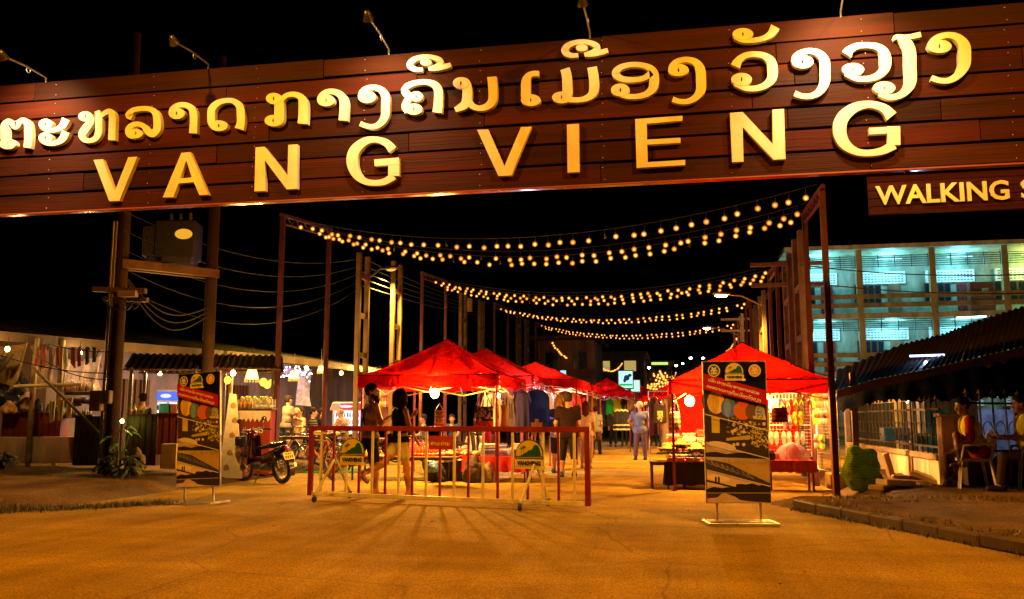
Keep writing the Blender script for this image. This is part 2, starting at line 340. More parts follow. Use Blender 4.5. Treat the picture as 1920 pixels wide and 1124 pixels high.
mb = MB('gloss', (.30, .08, .06)); mb.box(((SX0+SX1)/2, .0, -.012), (SX1-SX0, .10, .022), b=.004); put('bottom_trim', mb, sign)
CREAM = (.74, .66, .50)
for k in LAO:
    mb = MB('letter', CREAM); glyph(mb, k, sframe, .07); put('letter', mb, sign)
    if k == 'ue':
        mb = MB('letter', CREAM); glyph(mb, k, sframe, .07, 1090.7, 89.7, 1.06, 798.5, 117); put('letter', mb, sign)
POLYS = [[[(175,300),(192.3,298.8),(214.6,359.8),(240,295),(257,294),(223,376.5),(204.4,377.5)]],
 [[(339.6,286.9),(356.3,285.4),(390.2,365),(373.5,366),(363,341.5),(334,344),(324.6,369.8),(304.8,370.2)],[(348.5,300.4),(336.7,335),(359.4,333)]],
 [[(478.8,276.5),(495.4,275.4),(538.8,329.6),(540.2,271.9),(557.5,270.8),(556.9,354.2),(537,355),(496,300.4),(497.5,358.3),(476.7,358.8)]],
 [[(894.4,243.5),(915,242.8),(945.5,312.2),(976.6,238.7),(996.2,237.5),(958.6,329),(934.2,330.2)]],
 [[(1062.9,233.7),(1085.1,232),(1086.3,322.5),(1064,323.7)]],
 [[(1190.9,223.4),(1279.6,217.2),(1279.6,226.3),(1212.5,231.8),(1213,261.9),(1275.8,258.4),(1276,267.7),(1213.4,271.2),(1214.5,304.2),(1284.8,300),(1284.8,309.4),(1193.5,315)]],
 [[(1368.8,211.7),(1392.5,210),(1449.3,270.6),(1448.2,205.6),(1470,204.4),(1473,298.3),(1450.8,299.5),(1392.5,237.7),(1394.2,303),(1373,304.2)]]]
for L_ in POLYS:
    mb = MB('letter', CREAM); mb.poly(L_, .07, sframe); put('letter', mb, sign)
for A_, B_ in (([(736,281,17),(724,268,14),(703,261.5,11),(682,266,15),(664,283,20),(660,305,21),(668,327,17),(684,340,12),(703,343,10.5),(722,340,12),(738,330,14)], [[(738,299,20.5),(738,330,20.5)],[(702,305.5,12.5),(748.3,302,12.5)]]),
               ([(1672,218,23),(1658,203,16),(1631,195.5,13),(1602,202,18),(1580,221,24),(1574.5,245,25),(1583,268,21),(1603,283,14),(1627,287,12),(1655,282.5,14),(1677,271,18)], [[(1676,237,24),(1676.5,272,24)],[(1629.6,246,12),(1688,243,12)]])):
    mb = MB('letter', CREAM); ribbon(mb, A_, 0, .07, sframe)
    for i, b in enumerate(B_): ribbon(mb, b, 0, .072+i*.002, sframe, False)
    put('letter', mb, sign)
# the smaller board hung below
w0 = PY(1626, 329, SY); w1 = PY(1632, 404, SY)
ws = thing('hanging_sign', 'small dark plank board reading WALKING hung below the gate sign', 'sign', (w0.x, SY, w1.z))
hz = w0.z-w1.z; mb = MB('board')
for i in range(5):
    k = rng.uniform(.6, 1.1); mb.use('board', (.045*k, .004*k, .003*k)); mb.box((1.9, .02, hz*(i+.5)/5), (3.8, .036, hz/5-.008), b=.003)
put('plank_board', mb, ws)
mb = MB('rusty', (.06, .03, .02))
for x in (.45, 2.2): mb.box((x, .07, hz+.04), (.05, .04, .3))
put('bracket', mb, ws)
pa = PY(1645, 384, SY-.03); pb_ = PY(1894, 374, SY-.03)
def wframe(x, y, h): return Vector((pa.x-w0.x+x, -h-.004, pa.z-w1.z+.003+y))
tmp = MB(); tw = text(tmp, 'WALKING', wframe, .3, bold=.006)
sz = .3*(pb_.x-pa.x)/tw; mb = MB('letter', (.85, .72, .3)); text(mb, 'WALKING', wframe, sz, .022, bold=.006*sz/.3); put('lettering', mb, ws)
mb = MB('letter', (.8, .78, .7)); text(mb, 'S', lambda x, y, h: wframe(x+PY(1913, 372, SY).x-pa.x, y, h), sz, .022, bold=.004); put('lettering', mb, ws)
# floodlights on arms above the sign
def flood(px, py, ax, ay, power, label, reach=1.0):
    a = PY(ax, ay, SY); hd = PY(px, py, SY-reach); hd.y = SY-reach
    t = thing('floodlight', label, 'floodlight', (a.x, SY, SZ1), group='floodlights on arms over the gate sign'); o = Vector((a.x, SY, SZ1))
    mb = MB('metal', (.5, .45, .35)); h = hd-o; mb.tube([(0, .02, -.12), (0, 0, .06), h*.5+Vector((0, 0, .05)), h], .013, 6)
    mb.torus(h*.45+Vector((.02, 0, .0)), .035, .006, 'X', 12, 5); put('arm', mb, t)
    mb = MB('metal', (.10, .085, .07)); d = Vector((o.x-hd.x, .95, SZ1-.75-hd.z)).normalized(); q = d.to_track_quat('Z', 'Y').to_matrix()
    mb.lathe([(.0, -.08), (.03, -.075), (.045, -.03), (.065, .03), (.07, .04)], h, 14, q); put('lamp_head', mb, t)
    lens = MB('glow%g' % (9 if power > 20 else .8), (1, .75, .25)); lens.lathe([(.064, .03), (.0, .032)], h, 14, q); put('lens', lens, t)
    if power > 0:
        l = lamp('spot', 'SPOT', h+d*.09, power*1.15, (1, .70, .34), t, spot_size=R(112), spot_blend=.9, shadow_soft_size=.04); aim(l, d)
flood(5, 105, 85, 161, 310, 'thin armed floodlight lighting the first Lao letter at the sign left end')
flood(326, 78, 390, 131, 12, 'dim floodlight above the unlit left stretch of the gate sign', .8)
flood(690, 32, 729, 96, 260, 'floodlight with a curled wire above the middle of the Lao words')
flood(1092, 4, 1106, 64, 14, 'unlit floodlight arm rising behind the short vowel of the middle word', .8)
flood(1590, -60, 1576, 18, 420, 'floodlight over the brightest yellow plank at the right of the sign')
for x in (SX0+.25, SX1-.25): mb = MB('rusty', (.10, .025, .016)); mb.box((x, .19, SZ1/2-SZ0), (.18, .18, SZ1), b=.01); put('support_post', mb, sign)
# ------------------------------------------------------------------ terrain
def ss(x, a=0.0, b=1.0):
    t = min(1, max(0, (x-a)/(b-a))); return t*t*(3-2*t)
def HL(x, y):
    dA = ((x+9.06)*-.7071+(y-10.54)*.7071); dB = (-8.75-x)*.42; dC = (y-9.7)*1.0
    d = min(max(dA, -5), dB, dC+.0)
    return .17*ss(d, 0, .35)+.17*ss(d, .3, 3.5)
def HR(x, y):
    k = 1.54+(12.96-y)*.40; d = (x-k)*.93
    f = 1-ss(y, 13.0, 14.3)*(1-ss(x, 2.5, 3.1))
    return .17*ss(d, 0, .12)*f+.06*ss(d, .3, 3)*f
def H(x, y): return HL(x, y) if x < -3 else HR(x, y)
def GH(u, v, dz=0.0):
    z = 0.0
    for _ in range(12):
        p = G(u, v, z+dz); z = z*.4+.6*H(p.x, p.y)
    p = G(u, v, z); return Vector((p.x, p.y, H(p.x, p.y)))
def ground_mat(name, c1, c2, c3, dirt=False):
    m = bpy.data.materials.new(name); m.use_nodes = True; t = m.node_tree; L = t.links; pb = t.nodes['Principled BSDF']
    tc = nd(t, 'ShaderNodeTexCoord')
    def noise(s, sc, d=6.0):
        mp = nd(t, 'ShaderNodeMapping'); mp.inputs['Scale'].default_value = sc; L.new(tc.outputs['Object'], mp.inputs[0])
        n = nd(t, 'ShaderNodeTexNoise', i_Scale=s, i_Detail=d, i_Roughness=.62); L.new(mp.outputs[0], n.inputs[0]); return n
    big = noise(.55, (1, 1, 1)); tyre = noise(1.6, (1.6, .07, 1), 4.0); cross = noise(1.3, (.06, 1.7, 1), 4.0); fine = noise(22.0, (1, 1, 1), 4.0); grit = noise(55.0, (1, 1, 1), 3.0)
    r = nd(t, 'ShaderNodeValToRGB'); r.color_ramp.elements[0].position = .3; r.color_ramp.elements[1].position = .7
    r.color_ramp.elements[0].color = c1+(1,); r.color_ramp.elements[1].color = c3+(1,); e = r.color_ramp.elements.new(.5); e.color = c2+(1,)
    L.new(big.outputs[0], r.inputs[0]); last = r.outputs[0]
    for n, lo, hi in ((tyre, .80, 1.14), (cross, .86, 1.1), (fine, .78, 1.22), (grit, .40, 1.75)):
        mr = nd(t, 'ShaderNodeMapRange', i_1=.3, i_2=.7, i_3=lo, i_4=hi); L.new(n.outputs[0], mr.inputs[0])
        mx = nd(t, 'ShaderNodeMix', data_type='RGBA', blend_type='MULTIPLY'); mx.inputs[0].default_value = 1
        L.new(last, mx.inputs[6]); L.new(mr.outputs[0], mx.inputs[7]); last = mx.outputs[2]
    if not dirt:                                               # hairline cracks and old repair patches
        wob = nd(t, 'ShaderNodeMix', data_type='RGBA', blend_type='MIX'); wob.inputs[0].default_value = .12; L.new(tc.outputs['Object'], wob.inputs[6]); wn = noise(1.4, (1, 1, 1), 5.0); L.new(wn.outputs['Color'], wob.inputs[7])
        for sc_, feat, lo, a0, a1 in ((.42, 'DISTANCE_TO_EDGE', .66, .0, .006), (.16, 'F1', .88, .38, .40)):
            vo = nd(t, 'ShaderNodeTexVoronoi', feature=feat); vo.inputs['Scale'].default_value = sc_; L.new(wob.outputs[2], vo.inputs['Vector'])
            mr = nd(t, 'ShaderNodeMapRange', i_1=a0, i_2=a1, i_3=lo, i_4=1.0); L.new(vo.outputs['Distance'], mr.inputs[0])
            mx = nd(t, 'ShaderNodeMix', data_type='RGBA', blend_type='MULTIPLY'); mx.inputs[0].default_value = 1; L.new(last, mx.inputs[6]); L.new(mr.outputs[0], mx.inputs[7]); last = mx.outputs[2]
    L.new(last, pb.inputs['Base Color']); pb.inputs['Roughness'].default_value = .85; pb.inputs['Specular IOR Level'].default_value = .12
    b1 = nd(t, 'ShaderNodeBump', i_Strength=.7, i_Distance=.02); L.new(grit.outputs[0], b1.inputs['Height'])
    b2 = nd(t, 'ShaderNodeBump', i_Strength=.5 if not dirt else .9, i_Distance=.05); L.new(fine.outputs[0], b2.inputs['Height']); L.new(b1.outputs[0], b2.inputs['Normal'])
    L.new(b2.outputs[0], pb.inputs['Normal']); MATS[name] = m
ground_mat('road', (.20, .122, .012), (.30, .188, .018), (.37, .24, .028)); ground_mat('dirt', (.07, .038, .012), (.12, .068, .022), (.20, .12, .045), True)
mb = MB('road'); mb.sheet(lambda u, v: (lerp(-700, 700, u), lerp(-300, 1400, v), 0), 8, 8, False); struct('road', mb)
def verge(name, x0, x1, y0, y1, st):
    nu, nv = int((x1-x0)/st), int((y1-y0)/st); rg = np.random.RandomState(5); N = rg.rand(nv+1, nu+1)-.5
    for _ in range(2): N = (N+np.roll(N, 1, 0)+np.roll(N, 1, 1)+np.roll(N, -1, 0)+np.roll(N, -1, 1))/5
    mb = MB('dirt'); ids = {}; vs = []; fs = []
    for j in range(nv+1):
        for i in range(nu+1):
            x, y = x0+i*st, y0+j*st; h = H(x, y); vs.append((x, y, h+N[j, i]*.08*ss(h, .0, .15)-(.02 if h < .004 else -.004)))
    for j in range(nv):
        for i in range(nu):
            a = j*(nu+1)+i; q = (a, a+1, a+nu+2, a+nu+1)
            if max(vs[k][2] for k in q) > -.015: fs.append(q)
    mb.add(vs, fs, True); struct(name, mb)
verge('verge', -34, -8.2, 9.2, 46, .16); verge('pavement', 1.2, 12, 3, 20, .1)
mb = MB('wear', (.085, .055, .028)); p = Vector((1.5, 13.1, 0)); d = Vector((.37, -.93, 0)).normalized(); rng = random.Random(2)
for i in range(16):
    l = .62; q = p+d*(i*l+l/2); mb.box((q.x+.02+rng.uniform(-.008, .008), q.y, .062+rng.uniform(-.008, .006)), (.16, l-.008, .14), M=Matrix.Rotation(math.atan2(d.y, d.x)-PI/2+rng.uniform(-.015, .015), 3, 'Z') @ Matrix.Rotation(rng.uniform(-.015, .015), 3, 'X'), b=.02)
struct('kerb', mb)
# dry grass along the edges
mb = MB('leaf'); rng = random.Random(11)
def tufts(a, b, n, wdt, h, c):
    for i in range(n):
        q = a.lerp(b, rng.random())+Vector((rng.gauss(0, wdt), rng.gauss(0, wdt), 0)); z = H(q.x, q.y)
        for k in range(5):
            an = rng.uniform(0, 6.28); l = h*rng.uniform(.4, 1.2); dx, dy = math.cos(an), math.sin(an); w = .006
            mb.use(None, jit(c, .35)); o = Vector((q.x+rng.gauss(0, .03), q.y+rng.gauss(0, .03), z-.01))
            t = o+Vector((dx*l*.6, dy*l*.6, l)); s_ = Vector((-dy*w, dx*w, 0)); mb.add([o-s_, o+s_, t], [(0, 1, 2)])
V = Vector
tufts(V((-9.4, 10.25, 0)), V((-7.5, 12.15, 0)), 700, .12, .09, (.07, .06, .03)); tufts(V((-16, 9.8, 0)), V((-9.3, 10.2, 0)), 700, .14, .09, (.07, .06, .03))
tufts(V((1.5, 13.0, 0)), V((3.6, 7.9, 0)), 800, .05, .06, (.06, .05, .03)); tufts(V((2.0, 13.1, 0)), V((5.5, 12.2, 0)), 240, .2, .06, (.06, .05, .03))
stuff('dry_grass', mb, 'low dry grass along the edges of the road')
mb = MB('concrete')
for i in range(60):
    x, y = (rng.uniform(-9, 3.5), rng.uniform(7, 13.5)) if i % 3 else (rng.uniform(1.6, 5), rng.uniform(10, 15))
    mb.use(None, jit((.25, .2, .14), .4)); mb.ball((x, y, H(x, y)+.002), (rng.uniform(.006, .016), rng.uniform(.006, .014), .007), 6)
stuff('gravel', mb, 'scattered small stones and grit on the road')
# ------------------------------------------------------------------ street lamps across the crossing that light the foreground
def far_lamp(loc, rz, label, power):
    t = thing('street_lamp', label, 'street lamp', loc, rz, 'sodium street lamps')
    mb = MB('metal', (.3, .28, .25)); mb.tube([(0, 0, 0), (0, 0, 7.6)], [.1, .06], 10); put('pole', mb, t)
    mb = MB('metal', (.3, .28, .25)); mb.tube([(0, 0, 7.5), (0, 1.2, 8.1), (0, 3.0, 8.4)], .035, 8); put('arm', mb, t)
    mb = MB('paint', (.4, .4, .38)); mb.ball((0, 3.3, 8.42), (.14, .36, .08), 12); put('lamp_head', mb, t)
    mb = MB('glow60', (1, .5, .08)); mb.ball((0, 3.3, 8.34), (.09, .24, .035), 10); put('lens', mb, t)
    l = lamp('lamp_light', 'SPOT', (0, 3.3, 8.2), power, SODIUM, t, spot_size=R(165), spot_blend=.6, shadow_soft_size=.12); aim(l, (0, .2, -1))
far_lamp((-9.6, 4.6, 0), R(-62), 'tall sodium street lamp across the crossing, left of the two', 3100)
far_lamp((6.2, 4.9, 0), R(66), 'tall sodium street lamp across the crossing, right of the two', 3000)
# ------------------------------------------------------------------ frames that carry the string lights
XL, XR = -8.9, 2.42
def onX(u, v, X): r = ray(u, v); return EYE+r*(X/r.x)
RUST = (.13, .028, .016)
def frame_(tops, X, label, w=.10):
    P = [onX(u, v, X) for u, v in tops]; o = Vector((P[0].x, P[0].y, 0))
    t = thing('string_light_frame', label, 'steel frame', o, group='steel frames holding the string lights')
    for q in P: mb = MB('rusty', RUST); mb.box((q.x-o.x, q.y-o.y, q.z/2), (w, w, q.z), b=.008); put('post', mb, t)
    mb = MB('rusty', RUST); a = P[0]-o; b = P[1]-o
    dd = (b-a).normalized()*.12; mb.bar(a-dd-V((0, 0, .02)), b+dd-V((0, 0, .02)), .07, .07); mb.bar(a-V((0, 0, .22)), b-V((0, 0, .22)), .04, .04)
    n = 6
    for i in range(n): mb.bar(a.lerp(b, i/n)-V((0, 0, .2)), a.lerp(b, (i+.5)/n)-V((0, 0, .03)), .022); mb.bar(a.lerp(b, (i+.5)/n)-V((0, 0, .03)), a.lerp(b, (i+1)/n)-V((0, 0, .2)), .022)
    put('crossbeam', mb, t); return P
FL = [frame_(a, XL, l) for a, l in ((((531, 402), (618, 428)), 'nearest left steel frame, its post rising behind the parked motorbike'), (((792, 511), (836, 526)), 'left steel frame rising behind the big red canopy'), (((927, 568), (952, 578)), 'third left steel frame, behind the second canopy peak'), (((1004, 604), (1020, 611)), 'farthest left steel frame by the brown building'))]
FR = [frame_(a, XR, l) for a, l in ((((1541, 350), (1508, 398)), 'nearest right steel frame, beside the flip-flop stall'), (((1456, 492), (1442, 512)), 'second right steel frame in front of the lit school'), (((1406, 560), (1398, 570)), 'third right steel frame behind the right canopy peak'), (((1384, 600), (1376, 611)), 'farthest right steel frame down the street'))]
def upole(tops, X, label, arms=0, rungs=True):
    P = [onX(u, v, X) for u, v in tops]; o = Vector((P[0].x, P[0].y, 0))
    t = thing('utility_pole', label, 'utility pole', o, group='twin-leg utility poles')
    z = min(p.z for p in P)
    for q in P: mb = MB('concrete', (.19, .12, .06)); mb.box((q.x-o.x, q.y-o.y, z/2), (.13, .13, z), b=.01); put('leg', mb, t)
    mb = MB('concrete', (.2, .12, .06)); a = P[0]-o; b = P[1]-o
    for k in range(int(z/1.1)): mb = MB('concrete', (.2, .12, .06)); mb.bar((a.x, a.y, .8+k*1.1), (b.x, b.y, .8+k*1.1), .1, .13); put('rung', mb, t)
    if arms:
        mb = MB('wood', (.2, .11, .05))
        for i in range(arms): mb.bar((a.x-.9, a.y, z-.25-i*.5), (a.x+.9, a.y, z-.25-i*.5), .09)
        put('cross_arm', mb, t)
    return t, o, z
UL = [upole(a, XL+.15, l) for a, l in ((((674, 474), (690, 474)), 'twin-leg utility pole bearing the left street lamp arm'), (((738, 490), (751, 490)), 'brightly lit twin-leg utility pole on the left, next to the lamp'), (((864, 549), (873, 549)), 'twin-leg utility pole with a pale box, behind the red canopy'), (((899, 562), (906, 562)), 'twin-leg utility pole above the second canopy peak'), (((969, 588), (975, 588)), 'thin twin-leg utility pole left of the third canopy peak'), (((985, 598), (990, 598)), 'brightly lit far twin-leg utility pole behind the third canopy'))]
UR = [upole(a, XR+.15, l, n) for a, l, n in ((((1500, 432), (1489, 440)), 'nearest right twin-leg utility pole rising left of the lit school', 0), (((1479, 476), (1470, 482)), 'right twin-leg utility pole with two skewed wooden cross arms', 2), (((1431, 545), (1424, 550)), 'right twin-leg utility pole holding the bright street lamp', 0), (((1416, 572), (1411, 576)), 'dark right twin-leg utility pole behind the street lamp arm', 0), (((1391, 588), (1388, 590)), 'far right twin-leg utility pole with yellow cross arms', 2))]
mb = MB('paint', (.55, .42, .2)); p = onX(878, 572, XL+.1); one('meter_box', mb.box((0, 0, 0), (.3, .25, .55), b=.02), 'pale meter box on the twin-leg pole behind the red canopy', 'meter box', p)
def slamp(a, b, label, power, glow, col, size=.2, spread=150):
    a = Vector(a); b = Vector(b); o = a; t = thing('street_lamp', label, 'street lamp', o, group='arm-mounted street lamps')
    mb = MB('metal', (.5, .4, .25)); mb.tube([(0, 0, 0), (b-a)*.5+V((0, 0, .12)), b-a], .035, 8); put('arm', mb, t)
    mb = MB('metal', (.5, .45, .35)); mb.ball(b-a, (size*1.6, size, size*.5), 12); put('lamp_head', mb, t)
    mb = MB('glow%g' % glow, col); mb.ball(b-a-V((0, 0, size*.35)), (size*1.1, size*.7, size*.35), 10); put('lens', mb, t)
    l = lamp('lamp_light', 'SPOT', b-a-V((0, 0, size+.1)), power, col, t, spot_size=R(spread), spot_blend=.5, shadow_soft_size=.1); aim(l, (0, 0, -1))
a = onX(690, 522, XL+.15); b = onX(733, 503, XL+.3); slamp(a, b, 'dull curved street lamp arm reaching between the two left utility poles', 4800, 1.2, (1, .55, .08), .14)
a = onX(1427, 572, XR+.1); b = a+(W(1352, 551, (a-EYE).dot(FW)-.6)-a); slamp(a, b, 'bright white street lamp on a long arm over the street', 6500, 300, (1, .46, .07), .17)
a = onX(1386, 630, XR+.1); slamp(a, W(1325, 614, (a-EYE).dot(FW)-1), 'small bright street lamp at the level of the fourth light string', 1500, 200, (1, .5, .1), .15)
# ------------------------------------------------------------------ string lights
def bulb_mesh(lit, k=1.0, g=9):
    mb = MB('plastic', (.03, .025, .02)); mb.tube([(0, 0, 0), (0, 0, -.09)], .004, 4); mb.lathe([(.004, -.085), (.013, -.09), (.013, -.135), (.0, -.136)], n=8)
    if lit:
        mb.use('glow%g' % g, (1, .43, .07)); mb.ball((0, 0, -.172*k), .026*k, 8); mb.use('bulbglass', (1, .24, .02)); mb.ball((0, 0, -.17*k), .051*k, 12)  # glowing orange shell is the bulb's glass and imitates its halo
    else: mb.use('glass', (.5, .35, .15)); mb.ball((0, 0, -.165), .026, 8)
    return mb.mesh('bulb')
BL, BD = bulb_mesh(True), bulb_mesh(False); BL2 = bulb_mesh(True, g=4)
def string(A, B, vm, label, n, dead=.06, seed=1, group='strings of warm bulbs across the street', lit=BL, drop=.17):
    A = Vector(A); B = Vector(B); rg = random.Random(seed); M_ = (A+B)/2; dm = (M_-EYE).dot(FW); v0 = 562-FPX*((M_-EYE).dot(UP))/dm
    s = (vm-v0)*dm/FPX; f = lambda t: A.lerp(B, t)+V((0, 0, -4*s*t*(1-t)))
    t = thing('light_string', label, 'string lights', A, 0, group)
    mb = MB('rubber', (.02, .015, .012)); mb.tube([f(i/40)-A+V((0, 0, drop)) for i in range(41)], .007, 5); put('cable', mb, t)
    for i in range(n):
        k = (i+.5+rg.uniform(-.2, .2))/n; q = f(k)-A+V((0, 0, drop+rg.uniform(-.02, .02)))
        o = put('bulb', BD if rg.random() < dead else (BL2 if lit is BL and rg.random() < .3 else lit), t, q); o.rotation_euler = (rg.uniform(-.15, .15), rg.uniform(-.15, .15), 0)
def row(LP, RP, vms, n, names, dead):
    for i, vm in enumerate(vms): string(LP[i], RP[i], vm, names[i], n, dead, 10*n+i)
row([onX(u, v, XL+.15) for u, v in ((556, 424), (590, 436), (600, 441))], [onX(u, v, XR-.12) for u, v in ((1534, 364), (1514, 398), (1506, 410))], (463, 487, 497), 40,
    ['uppermost bulb string of the nearest crossing, with the widest spaced bulbs', 'middle bulb string of the nearest crossing with a few dead bulbs', 'lowest bulb string of the nearest crossing'], .1)
row([onX(u, v, XL+.15) for u, v in ((812, 528), (822, 534), (832, 541))], [onX(u, v, XR-.12) for u, v in ((1450, 510), (1444, 518), (1440, 524))], (560, 565, 572), 40,
    ['uppermost bulb string of the second crossing', 'middle bulb string of the second crossing', 'lowest bulb string of the second crossing'], .04)
row([onX(u, v, XL+.15) for u, v in ((937, 580), (945, 584))], [onX(u, v, XR-.12) for u, v in ((1402, 570), (1397, 577))], (601, 606), 42, ['upper bulb string of the third crossing', 'lower bulb string of the third crossing'], .02)
row([onX(u, v, XL+.15) for u, v in ((1014, 611), (1020, 616))], [onX(u, v, XR-.12) for u, v in ((1380, 609), (1376, 615))], (630, 635), 42, ['upper bulb string of the farthest street crossing', 'lower bulb string of the farthest street crossing'], .02)
FB = bulb_mesh(True, 1.5); FB2 = bulb_mesh(True, 3.2)
def fstring(a, b, vm, d1, d2, n, label, k, big=FB): string(W(a[0], a[1], d1), W(b[0], b[1], d2), vm, label, n, 0, k, 'distant strings of bulbs', big, .2)
fstring((1034, 640), (1104, 656), 674, 52, 62, 26, 'drooping bulb string in front of the brown building', 51)
fstring((1104, 655), (1168, 680), 694, 62, 74, 26, 'drooping bulb string from the post to the lit billboard', 52)
for i, (a, b, vm, nm) in enumerate((((1152, 706), (1180, 698), 722, 'short bulb string left of the lit billboard'), ((1182, 700), (1204, 703), 720, 'short bulb string right of the lit billboard'), ((1206, 715), (1300, 690), 716, 'far bulb string sloping up to the right above the street'), ((1215, 722), (1322, 700), 722, 'far bulb string just above the small right canopy'), ((1222, 698), (1318, 712), 713, 'far bulb string sloping down to the right'), ((1228, 706), (1300, 716), 719, 'low far bulb string in the middle of the street'), ((1236, 690), (1262, 722), 712, 'steep far bulb string near the vanishing point'), ((1386, 625), (1362, 660), 650, 'steep bulb string hanging from the farthest right frame'))):
    fstring(a, b, vm, 95 if i < 7 else 44, 120 if i < 7 else 46, 20 if i < 7 else 14, nm, 60+i, FB2 if i < 7 else BL)
# ------------------------------------------------------------------ overhead cables
def cable(A, B, sag, label, r=.012, group='dark overhead cables'):
    A = Vector(A); B = Vector(B); mb = MB('rubber', (.005, .004, .004))
    mb.tube([A.lerp(B, i/28)-A+V((0, 0, -4*sag*(i/28)*(1-i/28))) for i in range(29)], r, 5); one('overhead_cable', mb, label, 'cable', A, 0, group)
rq = random.Random(12)
for i in range(9):
    ua, ub = rq.uniform(1190, 1250), rq.uniform(1265, 1335); va, vb = rq.uniform(690, 728), rq.uniform(690, 728); fstring((ua, va), (ub, vb), (va+vb)/2+rq.uniform(3, 9), 95+i*4, 110+i*6, 16, ('first', 'second', 'third', 'fourth', 'fifth', 'sixth', 'seventh', 'eighth', 'ninth')[i]+' of the tangled far bulb strings at the end of the street', 80+i, FB2)
for i in range(5):
    a = onX(680, 484+i*13, XL+.1); b = onX(903, 572+i*5, XL+.1); cable(a, b, .12, ('topmost', 'second highest', 'middle', 'second lowest', 'lowest')[i]+' cable of the line between the left twin-leg utility poles', .014)
    c = W(230, 395+i*36, 17.2); cable(c, a, .5+.1*i, ['topmost', 'second highest', 'middle', 'second lowest', 'lowest'][i]+' cable from the transformer poles to the left lamp pole', .007)
for i, (v1, v2, nm) in enumerate(((497, 512, 'upper'), (528, 548, 'lower'))): cable(onX(1500, v1, XR+.1), W(1990, v2, 15+i), .12, nm+' thin cable passing in front of the lit school', .012)
for i in range(3): cable(onX(1478, 486+i*6, XR+.1), onX(1412, 578+i*3, XR+.1), .15, ['upper', 'middle', 'lower'][i]+' cable between the right utility poles', .012)
# ------------------------------------------------------------------ smooth bodies: blended tapered limbs turned into one surface
def sdf_surface(prims, h, k=.035, cuts=(), minus=()):
    A = np.array([p[0] for p in prims], float); B = np.array([p[1] for p in prims], float); rr = np.array([(p[2], p[3]) for p in prims], float)
    m = rr.max()+h*3; lo = np.minimum(A, B).min(0)-m; hi = np.maximum(A, B).max(0)+m
    n = np.ceil((hi-lo)/h).astype(int)+1
    ax = [lo[i]+np.arange(n[i])*h for i in range(3)]
    F = np.full(n, 9.0, np.float32)
    def field(p, X, Y, Z):
        a, b, ra, rb = np.array(p[0], float), np.array(p[1], float), p[2], p[3]; sc = p[4] if len(p) > 4 else (1, 1, 1)
        d = b-a; dd = max(float(d@d), 1e-9)
        px, py, pz = (X-a[0]), (Y-a[1]), (Z-a[2]); t = np.clip((px*d[0]+py*d[1]+pz*d[2])/dd, 0, 1)
        return np.sqrt(((px-t*d[0])/sc[0])**2+((py-t*d[1])/sc[1])**2+((pz-t*d[2])/sc[2])**2)-(ra+(rb-ra)*t)
    for p in prims:
        a, b = np.array(p[0], float), np.array(p[1], float); q = max(p[2], p[3])+k*1.6+h*2
        i0 = np.maximum(((np.minimum(a, b)-q-lo)/h).astype(int), 0); i1 = np.minimum(((np.maximum(a, b)+q-lo)/h).astype(int)+2, n)
        sl = tuple(slice(i0[i], i1[i]) for i in range(3))
        X = ax[0][sl[0]][:, None, None]; Y = ax[1][sl[1]][None, :, None]; Z = ax[2][sl[2]][None, None, :]
        f = field(p, X, Y, Z); g = F[sl]; hh = np.clip(k-np.abs(f-g), 0, None)/k; F[sl] = np.minimum(f, g)-hh*hh*k*.25
    X, Y, Z = ax[0][:, None, None], ax[1][None, :, None], ax[2][None, None, :]
    for p in minus: F = np.maximum(F, -field(p, X, Y, Z))
    for o, d in cuts: F = np.maximum(F, (X-o[0])*d[0]+(Y-o[1])*d[1]+(Z-o[2])*d[2])
    S = F < 0; cn = tuple(x-1 for x in n); cnt = np.zeros(cn, np.int8); c8 = [(i, j, l) for i in (0, 1) for j in (0, 1) for l in (0, 1)]
    sub = lambda T, o: T[o[0]:o[0]+cn[0], o[1]:o[1]+cn[1], o[2]:o[2]+cn[2]]
    for o in c8: cnt += sub(S, o)
    act = (cnt > 0) & (cnt < 8); idx = -np.ones(cn, int); I = np.argwhere(act); idx[act] = np.arange(len(I))
    acc = np.zeros((len(I), 3)); num = np.zeros(len(I)); fv = {o: sub(F, o)[act] for o in c8}
    for o in c8:
        for a in range(3):
            if o[a] == 0:
                o2 = list(o); o2[a] = 1; o2 = tuple(o2); f0, f1 = fv[o], fv[o2]; x = (f0 < 0) != (f1 < 0)
                t = np.where(x, f0/np.where(x, f0-f1, 1), 0); P = np.tile(np.array(o, float), (len(I), 1)); P[:, a] = t; acc[x] += P[x]; num[x] += 1
    vs = lo+(I+acc/np.maximum(num, 1)[:, None])*h; fs = []
    for a in range(3):
        b, c = (a+1) % 3, (a+2) % 3; s0 = [slice(None)]*3; s1 = [slice(None)]*3; s0[a] = slice(0, -1); s1[a] = slice(1, None)
        E = S[tuple(s0)] != S[tuple(s1)]; J = np.argwhere(E); J = J[(J[:, b] > 0) & (J[:, c] > 0) & (J[:, b] < cn[b]) & (J[:, c] < cn[c])]
        q = []
        for db, dc in ((1, 1), (0, 1), (0, 0), (1, 0)): K = J.copy(); K[:, b] -= db; K[:, c] -= dc; q.append(idx[K[:, 0], K[:, 1], K[:, 2]])
        q = np.stack(q, 1); s = S[J[:, 0], J[:, 1], J[:, 2]]; q[~s] = q[~s][:, ::-1]; fs.append(q)
    fs = np.concatenate(fs); fs = fs[(fs >= 0).all(1)]; return vs.tolist(), fs.tolist()
def surf(mb, prims, h, k=.035, cuts=(), minus=(), pat=None):
    vs, fs = sdf_surface(prims, h, k, cuts, minus)
    cols = [pat(np.mean([vs[i] for i in f], 0)) for f in fs] if pat else None
    mb.add(vs, fs, True, cols); return mb
